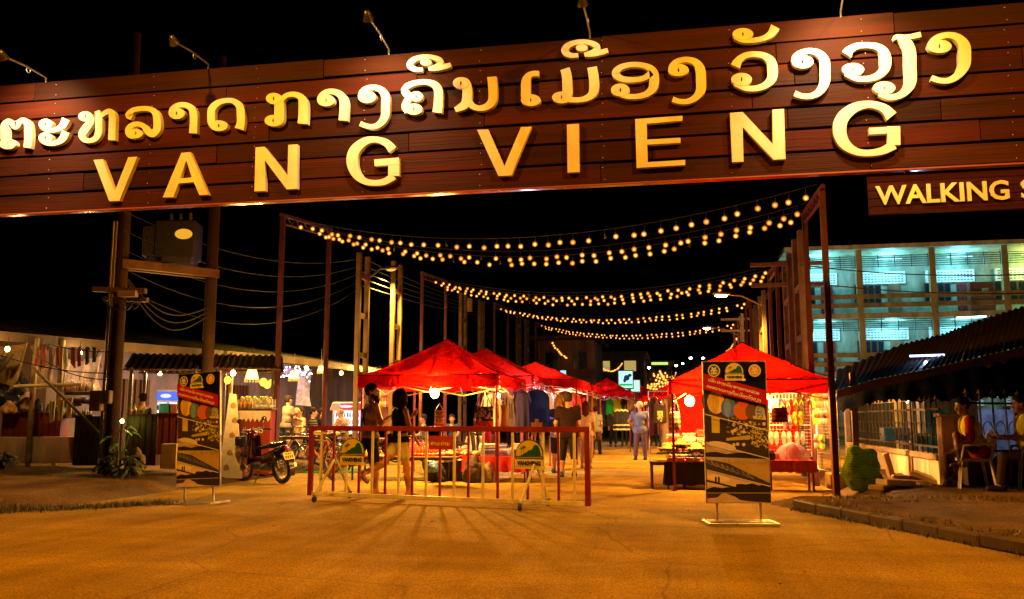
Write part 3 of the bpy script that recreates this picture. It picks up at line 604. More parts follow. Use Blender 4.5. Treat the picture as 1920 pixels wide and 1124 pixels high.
def person(label, loc, rz, pose=None, skin=(.34, .17, .10), shirt=None, lower=None, hair=None, shoes=None, height=1.72, res=.013, group=None, extra=None):
    p = dict(lean=0, side=0, seat=None, legs=((0, .06, 0), (0, .06, 0)), arms=((.05, .12, .2, .1), (.05, .12, .2, .1)), yaw=0, nod=0, slim=1.0, foot=(0, 0)); p.update(pose or {})
    S = height/1.75; t = thing('person', label, 'person', loc, rz, group); w = p['slim']
    v = lambda *a: np.array(a, float)
    legdir = lambda s, a, b: v(s*math.sin(b), math.cos(b)*math.sin(a), -math.cos(b)*math.cos(a))
    L_ = []; drop = []
    for i, s in enumerate((-1, 1)):
        a, b, kf = p['legs'][i]; hip = v(s*.085, 0, -.02); kn = hip+.43*legdir(s, a, b); an = kn+.41*legdir(s, a-kf, b*.6); L_.append((hip, kn, an)); drop.append(-an[2])
    hz = max(drop)+.075 if p['seat'] is None else p['seat']/S+.10
    Pv = v(0, 0, hz); le, sd = p['lean'], p['side']
    U_ = v(math.sin(sd), math.sin(le)*math.cos(sd), math.cos(le)*math.cos(sd)); Fd = v(0, math.cos(le), -math.sin(le)); Xd = np.cross(Fd, U_)
    L_ = [[q+Pv for q in l] for l in L_]
    waist, chest, shl, nb = Pv+U_*.20, Pv+U_*.38, Pv+U_*.50, Pv+U_*.535
    hd_up = v(0, math.sin(p['nod']+le*.5), math.cos(p['nod']+le*.5)); hc = nb+hd_up*.185; cyw, syw = math.cos(p['yaw']), math.sin(p['yaw'])
    hf0 = v(0, math.cos(p['nod']+le*.5), -math.sin(p['nod']+le*.5)); hx0 = v(1, 0, 0); hf = hf0*cyw-hx0*syw; hx = hx0*cyw+hf0*syw
    hp = lambda x, y, z: hc+hx*x+hf*y+hd_up*z
    arms = []
    for i, s in enumerate((-1, 1)):
        a, b, e, inn = p['arms'][i]; sh = shl+Xd*s*.175*w; q = lambda a_, b_: Xd*s*math.sin(b_)+Fd*math.cos(b_)*math.sin(a_)-U_*math.cos(b_)*math.cos(a_)
        el = sh+.29*q(a, b); fd = q(a+e, b-inn); wr = el+.25*fd; arms.append((sh, el, wr, fd, q(a+e+1.57, b-inn)))
    tor = lambda g: [(Pv-Xd*.075*w-U_*.02, Pv+Xd*.075*w-U_*.02, .112*w+g, .112*w+g, (1, .95, 1)), (waist-Xd*.05*w, waist+Xd*.05*w, .098*w+g, .098*w+g), (chest-Xd*.075*w, chest+Xd*.075*w, .108*w+g, .108*w+g), (shl-Xd*.12*w-U_*.02, shl+Xd*.12*w-U_*.02, .065+g, .065+g), (Pv, chest, .11*w+g, .11*w+g)]
    leg = lambda l, g, f0=0, f1=1: [(l[0]+(l[1]-l[0])*f0, l[1], .088*w+g, .057+g)] + ([(l[1], l[1]+(l[2]-l[1])*.35, .055+g, .058+g), (l[1]+(l[2]-l[1])*.35, l[2], .058+g, .037+g)] if f1 else [])
    body = tor(0)+[(nb-U_*.06, hp(0, -.02, -.06), .056, .052)]
    body += [(hp(0, -.012, .03), hp(0, -.012, .045), .094, .092, (.92, 1.05, 1)), (hp(0, .03, -.03), hp(0, .04, -.075), .066, .05), (hp(0, .06, -.085), hp(0, .062, -.088), .033, .033), (hp(0, .094, .0), hp(0, .112, -.028), .011, .016)]
    for s in (-1, 1): body.append((hp(s*.086, -.005, -.02), hp(s*.09, -.015, .012), .014, .019))
    for l in L_: body += leg(l, 0)
    feet = []
    for i, l in enumerate(L_):
        fp = p['foot'][i]; fdv = v(0, math.cos(fp), -math.sin(fp)); up = v(0, math.sin(fp), math.cos(fp)); heel = l[2]-up*.035-fdv*.03; toe = l[2]-up*.048+fdv*.15
        feet.append((heel, toe, up)); body += [(heel, toe, .040, .030), (l[2], l[2]-up*.03, .04, .04)]
    for a in arms: body += [(a[0], a[1], .052*w, .042), (a[1], a[2], .041, .028)]
    sc = lambda pr: [(q[0]*S, q[1]*S, q[2]*S, q[3]*S)+tuple(q[4:]) for q in pr]
    mb = MB('skin', skin); surf(mb, sc(body), res)
    fh = min(.006, res*.6)
    for i, a in enumerate(arms):                                 # palm, four fingers and a thumb
        s = (-1, 1)[i]; wr, fd = a[2], a[3]; side = np.cross(fd, a[4]); side /= np.linalg.norm(side); pn = a[4]; c = fd*.9+pn*.35; c /= np.linalg.norm(c); hb = wr+fd*.085
        hand = [(wr-fd*.02, wr+fd*.03, .029, .028), (wr+fd*.03-side*.022, hb-side*.026, .017, .013), (wr+fd*.03+side*.022, hb+side*.026, .017, .013), (wr+fd*.03, hb, .018, .014)]
        for k, (o, ln) in enumerate(((-.030, .060), (-.010, .074), (.010, .070), (.029, .052))):
            b0 = hb+side*o; m = b0+c*ln*.5; e = m+(c*.7+pn*.75)*ln*.42; hand += [(b0, m, .0105, .009), (m, e, .009, .0075)]
        th = wr+fd*.03+side*s*-.024; m = th+(fd*.6-side*s*.75+pn*.2)*.04; hand += [(th, m, .014, .011), (m, m+(fd*.9+pn*.4)*.03, .011, .009)]
        surf(mb, sc(hand), fh, .006)
    dk = (.02, .012, .01)
    for s in (-1, 1):
        mb.use('gloss', (.6, .58, .55)); mb.ball(hp(s*.034, .082, .012)*S, .0125*S, 8); mb.use('gloss', dk); mb.ball(hp(s*.034, .0905, .012)*S, .0065*S, 6)
        mb.use('skin', tuple(x*.35 for x in (.2, .1, .06))); mb.tube([hp(s*.02, .092, .036)*S, hp(s*.05, .082, .036)*S], .005*S, 5)
    mb.use('skin', (.25, .07, .06)); mb.tube([hp(-.024, .083, -.062)*S, hp(0, .093, -.061)*S, hp(.024, .083, -.062)*S], .006*S, 5)
    put('body', mb, t)
    if shirt:
        col, slv, hem = shirt[:3]; pat = shirt[3] if len(shirt) > 3 else None; g = .014
        pr = tor(g)+[(Pv-Xd*.07*w+U_*.0, Pv+Xd*.07*w, .118*w+g, .118*w+g)]
        if slv > 0:
            for a in arms:
                pr.append((a[0], a[0]+(a[1]-a[0])*min(1, slv), .056*w+g, .052+g))
                if slv > 1: pr.append((a[1], a[1]+(a[2]-a[1])*(slv-1), .047+g, .040+g))
        o = (Pv+U_*hem)*S; cuts = [(o, -U_)]; mn = [(nb+U_*.03+Fd*.03, nb+U_*.2, .075, .08)]
        if slv == 0: mn = [(nb+U_*.01+Fd*.04, nb+U_*.2+Fd*.02, .095, .1)]+[(a[0]+Xd*s*.02+U_*.02, a[0]+Xd*s*.10, .078, .09) for a, s in zip(arms, (-1, 1))]
        mb = MB('cloth', col); surf(mb, sc(pr), res, .04, cuts, sc(mn), (lambda q: pat(q, col)) if pat else None); put('vest' if slv == 0 else 'shirt', mb, t)
    if lower:
        col, ln = lower[:2]; g = .013; mb = MB('cloth', col); pr = tor(g)[:1]+[(Pv-Xd*.06+U_*.08, Pv+Xd*.06+U_*.08, .10*w+g, .10*w+g)]
        if ln == 'skirt':
            for l in L_: pr += [(l[0], l[1]+(l[2]-l[1])*.2, .10, .13)]
            surf(mb, sc(pr), res, .08)
        else:
            cuts = []
            for l in L_:
                if ln <= 1: e = l[0]+(l[1]-l[0])*ln; pr.append((l[0], e, .092*w+g, lerp(.092*w, .066, ln)+g+.008))
                else: e = l[1]+(l[2]-l[1])*(ln-1); pr += [(l[0], l[1], .09*w+g, .064+g), (l[1], e, .062+g, .05+g)]
            surf(mb, sc(pr), res, .03, [((Pv+U_*.13)*S, U_)])
        put('skirt' if ln == 'skirt' else ('shorts' if ln <= 1.15 else 'trousers'), mb, t)
    if shoes:
        for i, (heel, toe, up) in enumerate(feet):
            mb = MB('rubber', shoes[0])
            if shoes[1] == 'sandal': surf(mb, sc([(heel-up*.03, toe-up*.022+(toe-heel)*.06, .034, .034, (1, 1, .35))]), .008); md = heel*.35+toe*.65; r_ = np.cross(toe-heel, up); r_ /= np.linalg.norm(r_); mb.tube([(md+r_*.04-up*.015)*S, (md+up*.032)*S, (md-r_*.04-up*.015)*S], .008*S, 6); put('sandal', mb, t)
            else: surf(mb, sc([(heel, toe+(toe-heel)*.04, .052, .044), (heel+up*.02, heel+up*.05, .05, .046)]), .01); put('shoe', mb, t)
    if hair:
        col, st = hair; g = .014; mb = MB('grain', col); pr = [(hp(0, -.02, .035), hp(0, -.018, .05), .094+g, .093+g, (.95, 1.06, 1))]; cut = [(hp(0, .055, .05)*S, (hf*.8-hd_up*.62))]
        if st == 'bob': pr += [(hp(s*.06, -.03, .03), hp(s*.075, -.03, -.11), .075, .062) for s in (-1, 1)]+[(hp(0, -.07, .02), hp(0, -.075, -.11), .075, .07)]
        if st == 'long': pr += [(hp(s*.05, -.045, .03), hp(s*.05, -.065, -.2), .062, .045) for s in (-1, 1)]+[(hp(0, -.07, .02), hp(0, -.08, -.24), .07, .05)]
        if st == 'bun': pr += [(hp(0, -.09, .09), hp(0, -.1, .1), .045, .045)]
        if st in ('bob', 'long'): cut = [(hp(0, .045, .03)*S, (hf*.9-hd_up*.43))]
        if st == 'bald': cut = [(hp(0, .02, .045)*S, hd_up*.85+hf*.5)]; pr[0] = pr[0][:2]+(.094+.006, .094+.006)+pr[0][4:]
        surf(mb, sc(pr), min(res, .011), .03, cut)
        if st == 'beard': pass
        put('hair', mb, t)
    if extra: extra(t, dict(hp=lambda x, y, z: hp(x, y, z)*S, Pv=Pv*S, U=U_, F=Fd, X=Xd, nb=nb*S, shl=shl*S, arms=arms, S=S, sc=sc, chest=chest*S))
    return t
def stripes(c2, f=22): return lambda q, c: c2 if math.sin(q[2]*2*PI*f) > .2 else c
def plaid(c2, f=16): return lambda q, c: c2 if (math.sin(q[2]*2*PI*f) > .3) != (math.sin(q[0]*2*PI*f) > .3) else c
# ------------------------------------------------------------------ barrier gate across the street
A, B = G(577, 936), G(1108, 958); dv = B-A; BLn = dv.length; brz = math.atan2(dv.y, dv.x)
RED = (.22, .006, .006); WHT = (.72, .64, .56)
bar = thing('barrier_gate', 'red and white rolling barrier gate with round emblem plates closing the street', 'barrier', A, brz)
BH = 1.09
for x in (.04, BLn-.04): mb = MB('paint', RED); mb.box((x, 0, BH/2+.03), (.075, .06, BH-.06), b=.006); put('end_post', mb, bar)
mb = MB('paint', RED); mb.box((BLn/2, 0, BH+.015), (BLn, .065, .075), b=.006); put('top_rail', mb, bar)
mb = MB('paint', WHT); mb.box((BLn/2, 0, .085), (BLn-.16, .05, .06), b=.004); put('bottom_rail', mb, bar)
for i in range(19):
    mb = MB('paint', RED if i % 2 else WHT); mb.box((BLn*(i+1)/20, 0, (BH+.1)/2), (.034, .034, BH-.14), b=.003); put('baluster', mb, bar)
mb = MB('paint', WHT); mb.box((.2, -.002, BH-.06), (.24, .03, .03)); put('brace', mb, bar)
def caster_leg(x):
    mb = MB('paint', (.66, .62, .52)); mb.bar((x, -.03, .62), (x-.06, -.42, .10), .03); mb.bar((x, .03, .62), (x+.05, .36, .10), .03); mb.bar((x-.06, -.42, .12), (x+.05, .36, .12), .025); o = put('stabiliser', mb, bar)
    for y, dx in ((-.44, -.06), (.37, .05)):
        mb = MB('rubber', (.03, .03, .03)); mb.lathe([(.012, -.02), (.045, -.018), (.05, 0), (.045, .018), (.012, .02)], (x+dx, y, .05), 14, Matrix.Rotation(PI/2, 3, 'Y') @ Matrix.Identity(3))
        mb.use('metal', (.4, .35, .3)); mb.box((x+dx, y+.01, .10), (.05, .04, .03)); put('caster', mb, o)
caster_leg(BLn*.105); caster_leg(BLn*.825)
def emblem(mb, fr, r, h=.0, words=True, gap=.0012, dark=(.02, .06, .035)):
    k = [h]
    def lay(loops, col): mb.use(None, col); mb.poly(loops, k[0], fr) if False else mb.add([fr(x*r, y*r, k[0]) for x, y in loops], [tuple(t) for t in tessellate_polygon([[Vector((x, y, 0)) for x, y in loops]])]); k[0] += gap
    circ = lambda rr, cx=0, cy_=0, a0=0, a1=2*PI, n=36: [(cx+rr*math.cos(a0+(a1-a0)*i/n), cy_+rr*math.sin(a0+(a1-a0)*i/n)) for i in range(n)]
    lay(circ(1), dark); lay(circ(.94), (.62, .52, .10))
    lay([(-.75, -.08), (-.5, -.02), (-.35, .1), (-.18, .18), (-.05, .3), (.12, .32), (.22, .38), (.3, .58), (.45, .66), (.62, .62), (.74, .42), (.82, .1), (.84, -.08)], (.015, .10, .13))
    for x, y, s in ((-.52, .42, 1), (-.36, .5, 1.1)):
        mb.use(None, dark); ribbon(mb, [((x-.04)*r, -.05*r, .03*r), (x*r, (y-.05)*r, .025*r)], k[0], 0, fr, False)
        for a in range(7): q = a*2*PI/7+.3; ribbon(mb, [(x*r, y*r, .05*r), ((x+.17*s*math.cos(q))*r, (y+.12*s*math.sin(q))*r, .012*r)], k[0]+gap*.3*(a+1)/7, 0, fr, False)
    k[0] += gap*2
    lay([(-.93, -.09), (.93, -.09), (.93, -.14), (-.93, -.14)], dark); lay([(-.9, -.2), (.9, -.2), (.9, -.26), (-.9, -.24)], dark)
    lay([(-1.0, -.30), (1.0, -.30), (.96, -.92), (-1.02, -.92)], (.70, .62, .20)); lay([(-1.02, -.76), (1.0, -.76), (1.0, -.80), (-1.02, -.80)], (.4, .35, .12))
    lay([(.72, -.78), (1.1, -.7), (1.18, -.9), (.85, -.98)], (.7, .68, .6))
    if words:
        tw = text(MB(), 'VANGVIENG', fr, r*.3, bold=.004*r); s = 1.62*r/tw*r*.3
        mb.use(None, (.03, .03, .02)); text(mb, 'VANGVIENG', lambda x, y, q: fr(x-.81*r, y*1.25-.68*r, k[0]), s, 0, bold=.022*r)
    return k[0]
def plate(u, v, label):
    p = G(u, v+100, 0); x = BLn*(u-577)/531.0
    mb = MB('print', (.02, .05, .03)); r = .215; fr = lambda x_, y_, h: Vector((x+x_, -.034-h, .745+y_)); mb.poly([[(r*math.cos(2*PI*i/36), r*math.sin(2*PI*i/36)) for i in range(36)]], .012, lambda a, b, h: Vector((x+a, -.022-h, .745+b)))
    emblem(mb, lambda a, b, h: Vector((x+a, -.036-h, .745+b)), r); put('emblem_plate', mb, bar, label=label)
plate(671, 842, 'left round VANGVIENG emblem plate'); plate(1006, 852, 'right round VANGVIENG emblem plate')
mb = MB('paint', (.42, .03, .03)); x = BLn*(845-577)/531; mb.box((x, -.03, .90), (.40, .012, .20), b=.004); mb.use('paint', (.85, .8, .75))
tw = lao_line(MB(), ['ho', 'tick', 'aa', 'mo', ' ', 'kho', 'dot', 'aa', 'no'], lambda a, b, h: V((a, 0, b)), .1); s = .32/tw*.1
lao_line(mb, ['ho', 'tick', 'aa', 'mo', ' ', 'kho', 'dot', 'aa', 'no'], lambda a, b, h: V((x-.165+a, -.038-h, .865+b*1.15)), s); put('notice_plate', mb, bar, label='red plate with white Lao lettering')
# ------------------------------------------------------------------ two printed banner stands
def banner(loc, rz, roll, label, warm):
    t = thing('banner_stand', label, 'banner', loc, rz, 'market banner stands'); t.rotation_euler = (0, roll, rz); z0 = .25
    mb = MB('metal', (.55, .52, .45))
    for x in (-.26, .26): mb.bar((x, 0, .03), (x, 0, z0+.1), .026)
    for a, b in (((-.40, -.26, .02), (.40, -.26, .02)), ((-.40, .20, .02), (.40, .20, .02)), ((-.40, -.26, .02), (-.40, .20, .02)), ((.40, -.26, .02), (.40, .20, .02)), ((-.4, 0, .021), (.4, 0, .021))): mb.bar(a, b, .03)
    put('base_frame', mb, t)
    bw, bh = .767, 1.70; mb = MB('print', (.004, .005, .014)); mb.box((0, 0, z0+bh/2), (bw, .022, bh)); 
    mb.use('metal', (.6, .55, .45))
    for x in (-bw/2, bw/2): mb.box((x, 0, z0+bh/2), (.012, .03, bh+.012))
    for z in (0, bh): mb.box((0, 0, z0+z), (bw-.014, .028, .012))
    put('board', mb, t)
    mb = MB('print'); lay_h = [.0125]
    P = lambda X, Y: ((X-255)/521, (945-Y)/526.5); fr = lambda x, y, h: V((x, -h, z0+y))
    rg = random.Random(4)
    def clip(x0, y): return x0
    def lay(pts, col, px=True):
        q = [P(*p) for p in pts] if px else pts
        mb.use(None, col); mb.add([fr(x, y, lay_h[0]) for x, y in q], [tuple(t_) for t_ in tessellate_polygon([[V((x, y, 0)) for x, y in q]])]); lay_h[0] += .00035
    def ell(X, Y, rx, ry, col, n=20, a=0): lay([(X+rx*math.cos(2*PI*i/n)*math.cos(a)-ry*math.sin(2*PI*i/n)*math.sin(a), Y+rx*math.cos(2*PI*i/n)*math.sin(a)+ry*math.sin(2*PI*i/n)*math.cos(a)) for i in range(n)], col)
    def bits(n, box, sz, cols):                                # many little printed marks on one layer
        for i in range(n):
            X, Y = rg.uniform(box[0], box[2]), rg.uniform(box[1], box[3]); Y += (X-255)*.26; a, b = rg.uniform(*sz), rg.uniform(*sz); mb.use(None, jit(rg.choice(cols), .3)); h = lay_h[0]+i*.000004
            mb.add([fr(*P(x, y), h) for x, y in ((X-a, Y-b), (X+a, Y-b*.6), (X+a*.8, Y+b), (X-a, Y+b*.8))], [(0, 1, 2, 3)])
        lay_h[0] += .0004
    rgn = lambda a, b, col: lay([(57, a), (453, a+104), (453, b+104), (57, b)], col)
    rgn(228, 388, (.07, .045, .03))                            # paper lanterns
    ell(70, 305, 26, 70, (.03, .04, .06)); ell(132, 312, 55, 74, (.85, .56, .12)); ell(128, 312, 26, 73, (.70, .48, .12)); ell(212, 348, 50, 62, (.10, .20, .85)); ell(203, 346, 22, 61, (.18, .32, .98))
    ell(300, 366, 58, 58, (.70, .12, .05)); ell(285, 366, 26, 58, (.58, .15, .05)); ell(352, 372, 36, 48, (.16, .09, .06)); ell(408, 372, 32, 44, (.34, .40, .62)); lay([(362, 400), (440, 388), (445, 424), (364, 418)], (.6, .52, .25)); bits(40, (380, 320, 430, 375), (2, 5), [(.5, .5, .55), (.1, .1, .15)])
    for q in range(7): ribbon(mb, [P(80+q*8, 240+abs(q-3)*3)+(.003,), P(88+q*10, 312)+(.003,), P(80+q*8, 384-abs(q-3)*3)+(.003,)], lay_h[0], 0, fr); mb.use(None, (.40, .25, .05))
    lay_h[0] += .0004
    rgn(388, 565, (.045, .035, .02)); lay([(100, 405), (152, 412), (150, 508), (100, 505)], (.60, .48, .08))      # night stall
    lay([(190, 540), (340, 520), (340, 548), (190, 556)], (.5, .4, .08)); bits(150, (190, 410, 450, 520), (2, 8), [(.55, .45, .10), (.3, .24, .06), (.12, .09, .03), (.6, .55, .2)]); bits(160, (345, 430, 452, 560), (2, 7), [(.45, .38, .10), (.55, .46, .12), (.05, .04, .02)])
    for X, Y in ((240, 455), (283, 468), (318, 455), (230, 498), (300, 500), (236, 582), (260, 578), (298, 580), (246, 490), (430, 450)): ell(X, Y, 11, 11, (.68, .58, .25), 12)
    rgn(568, 736, (.46, .38, .40)); lay([(57, 690), (453, 690), (453, 842), (57, 742)], (.46, .32, .10)); ell(160, 590, 90, 26, (.70, .60, .62), a=.2); lay([(57, 630), (120, 626), (190, 640), (260, 630), (330, 634), (400, 650), (453, 640), (453, 672), (57, 656)], (.03, .025, .02))  # river with boats
    for q in range(26): X = 150+q*12; lay([(X, 668), (X+5, 668), (X+4, 668+rg.uniform(20, 50)), (X+1, 690)], jit((.45, .33, .10), .3))
    lay([(57, 676), (110, 680), (200, 700), (300, 750), (453, 822), (453, 842), (300, 806), (57, 742)], (.05, .045, .045))
    for q in range(9): X = 75+q*32; Y = 690+q*11; ell(X, Y, 30, 9, jit((.17, .15, .16), .4), 12, .75); ell(X+3, Y-2, 20, 4, jit((.06, .05, .05), .4), 10, .75)
    rgn(740, 842, (.66, .50, .42)); lay([(57, 842), (453, 842), (453, 943), (57, 943)], (.56, .40, .26)); ell(130, 790, 70, 20, (.82, .68, .60), a=.15)      # evening bridge
    lay([(57, 800), (240, 846), (240, 856), (57, 812)], (.02, .016, .012)); lay([(57, 858), (100, 844), (150, 852), (190, 846), (236, 852), (240, 828), (270, 826), (300, 830), (340, 822), (380, 836), (420, 830), (453, 846), (453, 880), (57, 880)], (.02, .016, .012))
    lay([(180, 886), (453, 884), (453, 942), (330, 935), (260, 925), (230, 905)], (.035, .025, .018)); lay([(57, 884), (150, 884), (120, 910), (57, 915)], (.06, .04, .025)); lay([(57, 880), (453, 880), (453, 884), (57, 885)], (.42, .3, .16))
    for X in (113, 132): lay([(X-6, 790), (X+6, 790), (X+5, 820), (X-5, 820)], (.02, .015, .01)); ell(X, 786, 5, 6, (.02, .015, .01), 8)
    for Y in (388, 565, 738): lay([(57, Y-3), (453, Y+101), (453, Y+107), (57, Y+3)], (.66, .58, .48))
    lay([(57, 128), (453, 238), (453, 332), (57, 230)], (.40, .010, .014))
    h0 = lay_h[0]; sl = -math.atan(110/400)
    def tfr(X, Y): return lambda a, b, h: fr(P(X, Y)[0]+(a+b*.25)*math.cos(sl)-b*math.sin(sl)*0, P(X, Y)[1]+a*math.sin(sl)+b, h0+.0006+h*.3)
    mb.use(None, (.8, .75, .7))
    for X, Y, wl, words in ((84, 176, .64, ['ee', 'no', 'an', 'do', ' ', 'ko', 'dot', 'aa', 'ngo', 'ee', 'no', 'an', 'no', ' ', 'ho', 'aa', 'ngo', 'ko', 'aa', 'no', 'ee', 'lo', 'tick', 'wo', 'a']), (72, 216, .68, ['to', 'a', 'ho', 'lo', 'aa', 'do', 'ko', 'aa', 'ngo', 'kho', 'ue', 'no', 'ee', 'mo', 'ue', 'oo', 'ngo', 'wo', 'an', 'ngo', 'wo', 'nyo', 'ngo'])):
        tw = lao_line(MB(), words, lambda a, b, h: V((a, 0, b)), .05); lao_line(mb, words, tfr(X, Y), .05*wl/tw*1.12 if False else .05*wl/tw)
    lay_h[0] = h0+.002
    for X, c1, c2 in ((122, (.62, .55, .38), (.03, .07, .04)), (380, (.66, .52, .26), (.55, .22, .06))):
        ell(X, 110, 39, 40, c1, 28); ell(X, 110, 32, 33, c2, 28); ell(X, 104, 13, 12, c1, 14)
        for q in range(5): an = q*2*PI/5+.3; ell(X+15*math.cos(an), 106+14*math.sin(an), 9, 6, c1, 10, an)
        lay([(X-24, 122), (X+24, 122), (X+18, 134), (X-18, 134)], c1)
    c = P(250, 118); emblem(mb, lambda a, b, h: fr(c[0]+a, c[1]+b, h), .115, lay_h[0], True, .0004, (.10, .08, .03))
    put('printed_panel', mb, t)
    return t
banner(G(1386, 983), R(10), 0, 'tall printed banner stand right of the street, in front of the flip-flop stall', 1)
banner(G(373, 945), R(-9), R(-3), 'tall printed banner stand on the left, near the parked motorbike', 1)
# ------------------------------------------------------------------ two-wheelers (forward is +Y)
def wheel(t, y, r, tw_, name='wheel', spokes=18, hub=.03, steer=0.0, mag=False):
    Q = Matrix.Rotation(steer, 3, 'Z'); mb = MB('rubber', (.025, .022, .02)); mb.torus((0, y, r), r-tw_, tw_, 'X', 34, 8, Q); w = put(name, mb, t)
    mb = MB('metal', (.5, .45, .38)); mb.torus((0, y, r), r-2.1*tw_, tw_*.45, 'X', 30, 6, Q)
    for i in range(spokes):
        a = 2*PI*i/spokes; s = 1 if i % 2 else -1; mb.tube([V((0, y, r))+Q @ V((s*.025, hub*math.cos(a+.5*s), hub*math.sin(a+.5*s))), V((0, y, r))+Q @ V((0, (r-2.1*tw_)*math.cos(a), (r-2.1*tw_)*math.sin(a)))], .0035 if not mag else .008, 4, False)
    put('rim', mb, w)
    mb = MB('metal', (.3, .27, .24)); mb.lathe([(0, -.05), (hub, -.045), (hub*1.3, 0), (hub, .045), (0, .05)], (0, y, r), 12, Q @ Matrix.Rotation(PI/2, 3, 'Y')); put('hub', mb, w); return w
def motorbike(loc, rz, label, body=(.045, .004, .006), lean=.0, plate=True):
    t = thing('motorbike', label, 'motorbike', loc, rz); t.rotation_euler = (0, lean, rz); bk = (.012, .011, .011)
    wheel(t, .62, .285, .038, hub=.06, steer=R(8)); wheel(t, -.60, .285, .042, hub=.065)
    mb = MB('gloss', body)                                     # leg shield, underbone cover and tail fairing as swept shells
    mb.sheet(lambda u, v: V(((u-.5)*lerp(.46, .30, v)*(1-.25*(2*u-1)**2), lerp(.30, .44, abs(2*u-1)*0+1-v)-.16*(2*u-1)**2+lerp(0, .06, v), lerp(.34, .92, v))), 10, 10)
    mb.sheet(lambda u, v: V(((u-.5)*lerp(.44, .28, v)*(1-.25*(2*u-1)**2), lerp(.27, .41, 1-v)-.16*(2*u-1)**2+lerp(0, .06, v), lerp(.35, .91, v))), 10, 10)
    surf(mb, [((0, .30, .42), (0, -.12, .46), .085, .10, (.8, 1, 1)), ((0, -.12, .48), (0, -.72, .70), .10, .055, (.95, 1, 1)), ((0, -.1, .40), (0, -.45, .5), .09, .08)], .02, .05); put('body', mb, t)
    mb = MB('gloss', bk); surf(mb, [((0, .02, .70), (0, -.38, .745), .088, .10, (1, 1, .55)), ((0, -.38, .745), (0, -.74, .80), .095, .06, (1, 1, .55))], .016, .04); put('seat', mb, t)
    mb = MB('gloss', body); surf(mb, [((0, .30, .94), (0, .42, .98), .10, .075, (1.15, 1, .9)), ((0, .34, 1.0), (0, .34, 1.03), .06, .05)], .018, .04); put('headlight_cowl', mb, t)
    mb = MB('gloss', (.45, .4, .3)); mb.ball((0, .475, .97), (.07, .03, .05), 12); put('headlight', mb, t)
    mb = MB('metal', (.2, .18, .16)); mb.tube([(-.33, .18, 1.02), (-.2, .25, 1.06), (0, .31, 1.03), (.2, .25, 1.06), (.33, .18, 1.02)], .014, 8); mb.use('rubber', bk); mb.tube([(-.36, .16, 1.01), (-.24, .225, 1.045)], .021, 8); mb.tube([(.36, .16, 1.01), (.24, .225, 1.045)], .021, 8); put('handlebar', mb, t)
    for s in (-1, 1):
        mb = MB('gloss', bk); mb.tube([(s*.22, .25, 1.06), (s*.27, .27, 1.2)], .008, 6); mb.ball((s*.29, .27, 1.24), (.07, .02, .045), 10); put('mirror', mb, t)
        mb = MB('metal', (.25, .22, .2)); mb.tube([(s*.075, .62, .285), (s*.075, .46, .62), (s*.05, .36, .9)], .022, 8); put('fork', mb, t)
        mb = MB('metal', (.25, .22, .2)); mb.tube([(s*.09, -.62, .30), (s*.1, -.45, .62)], .03, 8); put('shock', mb, t)
    mb = MB('gloss', body); mb.sheet(lambda u, v: V(((v-.5)*.11, .62+.335*math.cos(lerp(.25, 2.3, u)), .285+.335*math.sin(lerp(.25, 2.3, u)))), 14, 4); put('mudguard', mb, t)
    mb = MB('gloss', bk); mb.sheet(lambda u, v: V(((v-.5)*.12, -.60+.335*math.cos(lerp(1.2, 3.5, u)), .285+.335*math.sin(lerp(1.2, 3.5, u)))), 14, 4); put('mudguard', mb, t)
    mb = MB('metal', (.22, .2, .18)); surf(mb, [((0, .18, .33), (0, .0, .36), .10, .10), ((0, .0, .34), (0, -.2, .33), .09, .11), ((-.1, -.1, .3), (.1, -.1, .3), .05, .05)], .018, .03); put('engine', mb, t)
    mb = MB('metal', (.35, .3, .25)); mb.tube([(.1, .1, .25), (.13, -.15, .22), (.15, -.35, .26), (.15, -.82, .36)], [.02, .022, .045, .045], 10); put('exhaust', mb, t)
    mb = MB('metal', (.2, .18, .16)); mb.tube([(-.08, -.05, .26), (-.22, -.0, .01)], .012, 6); put('kickstand', mb, t)
    mb = MB('plastic', (.015, .014, .013)); mb.box((0, .60, .80), (.30, .2, .20), b=.03); mb.box((0, .60, .81), (.26, .16, .2)); put('basket', mb, t)
    mb = MB('gloss', (.35, .02, .02)); mb.ball((0, -.79, .70), (.07, .03, .04), 10); put('tail_light', mb, t)
    if plate:
        mb = MB('print', (.75, .62, .12)); Q = Matrix.Rotation(R(-25), 3, 'X'); mb.box((0, -.84, .55), (.24, .008, .15), M=Q)
        mb.use('print', (.05, .04, .02)); rg = random.Random(1)
        for i in range(4): mb.box(V((0, -.84, .55))+Q @ V((-.075+i*.05, -.007, -.025)), (.03, .004, .055), M=Q)
        for i in range(3): mb.box(V((0, -.84, .55))+Q @ V((-.05+i*.05, -.007, .04)), (.03, .004, .03), M=Q)
        put('number_plate', mb, t)
    return t
motorbike(GH(494, 905), R(63), 'parked dark motorbike with yellow number plate, left of the barrier', lean=R(-6))
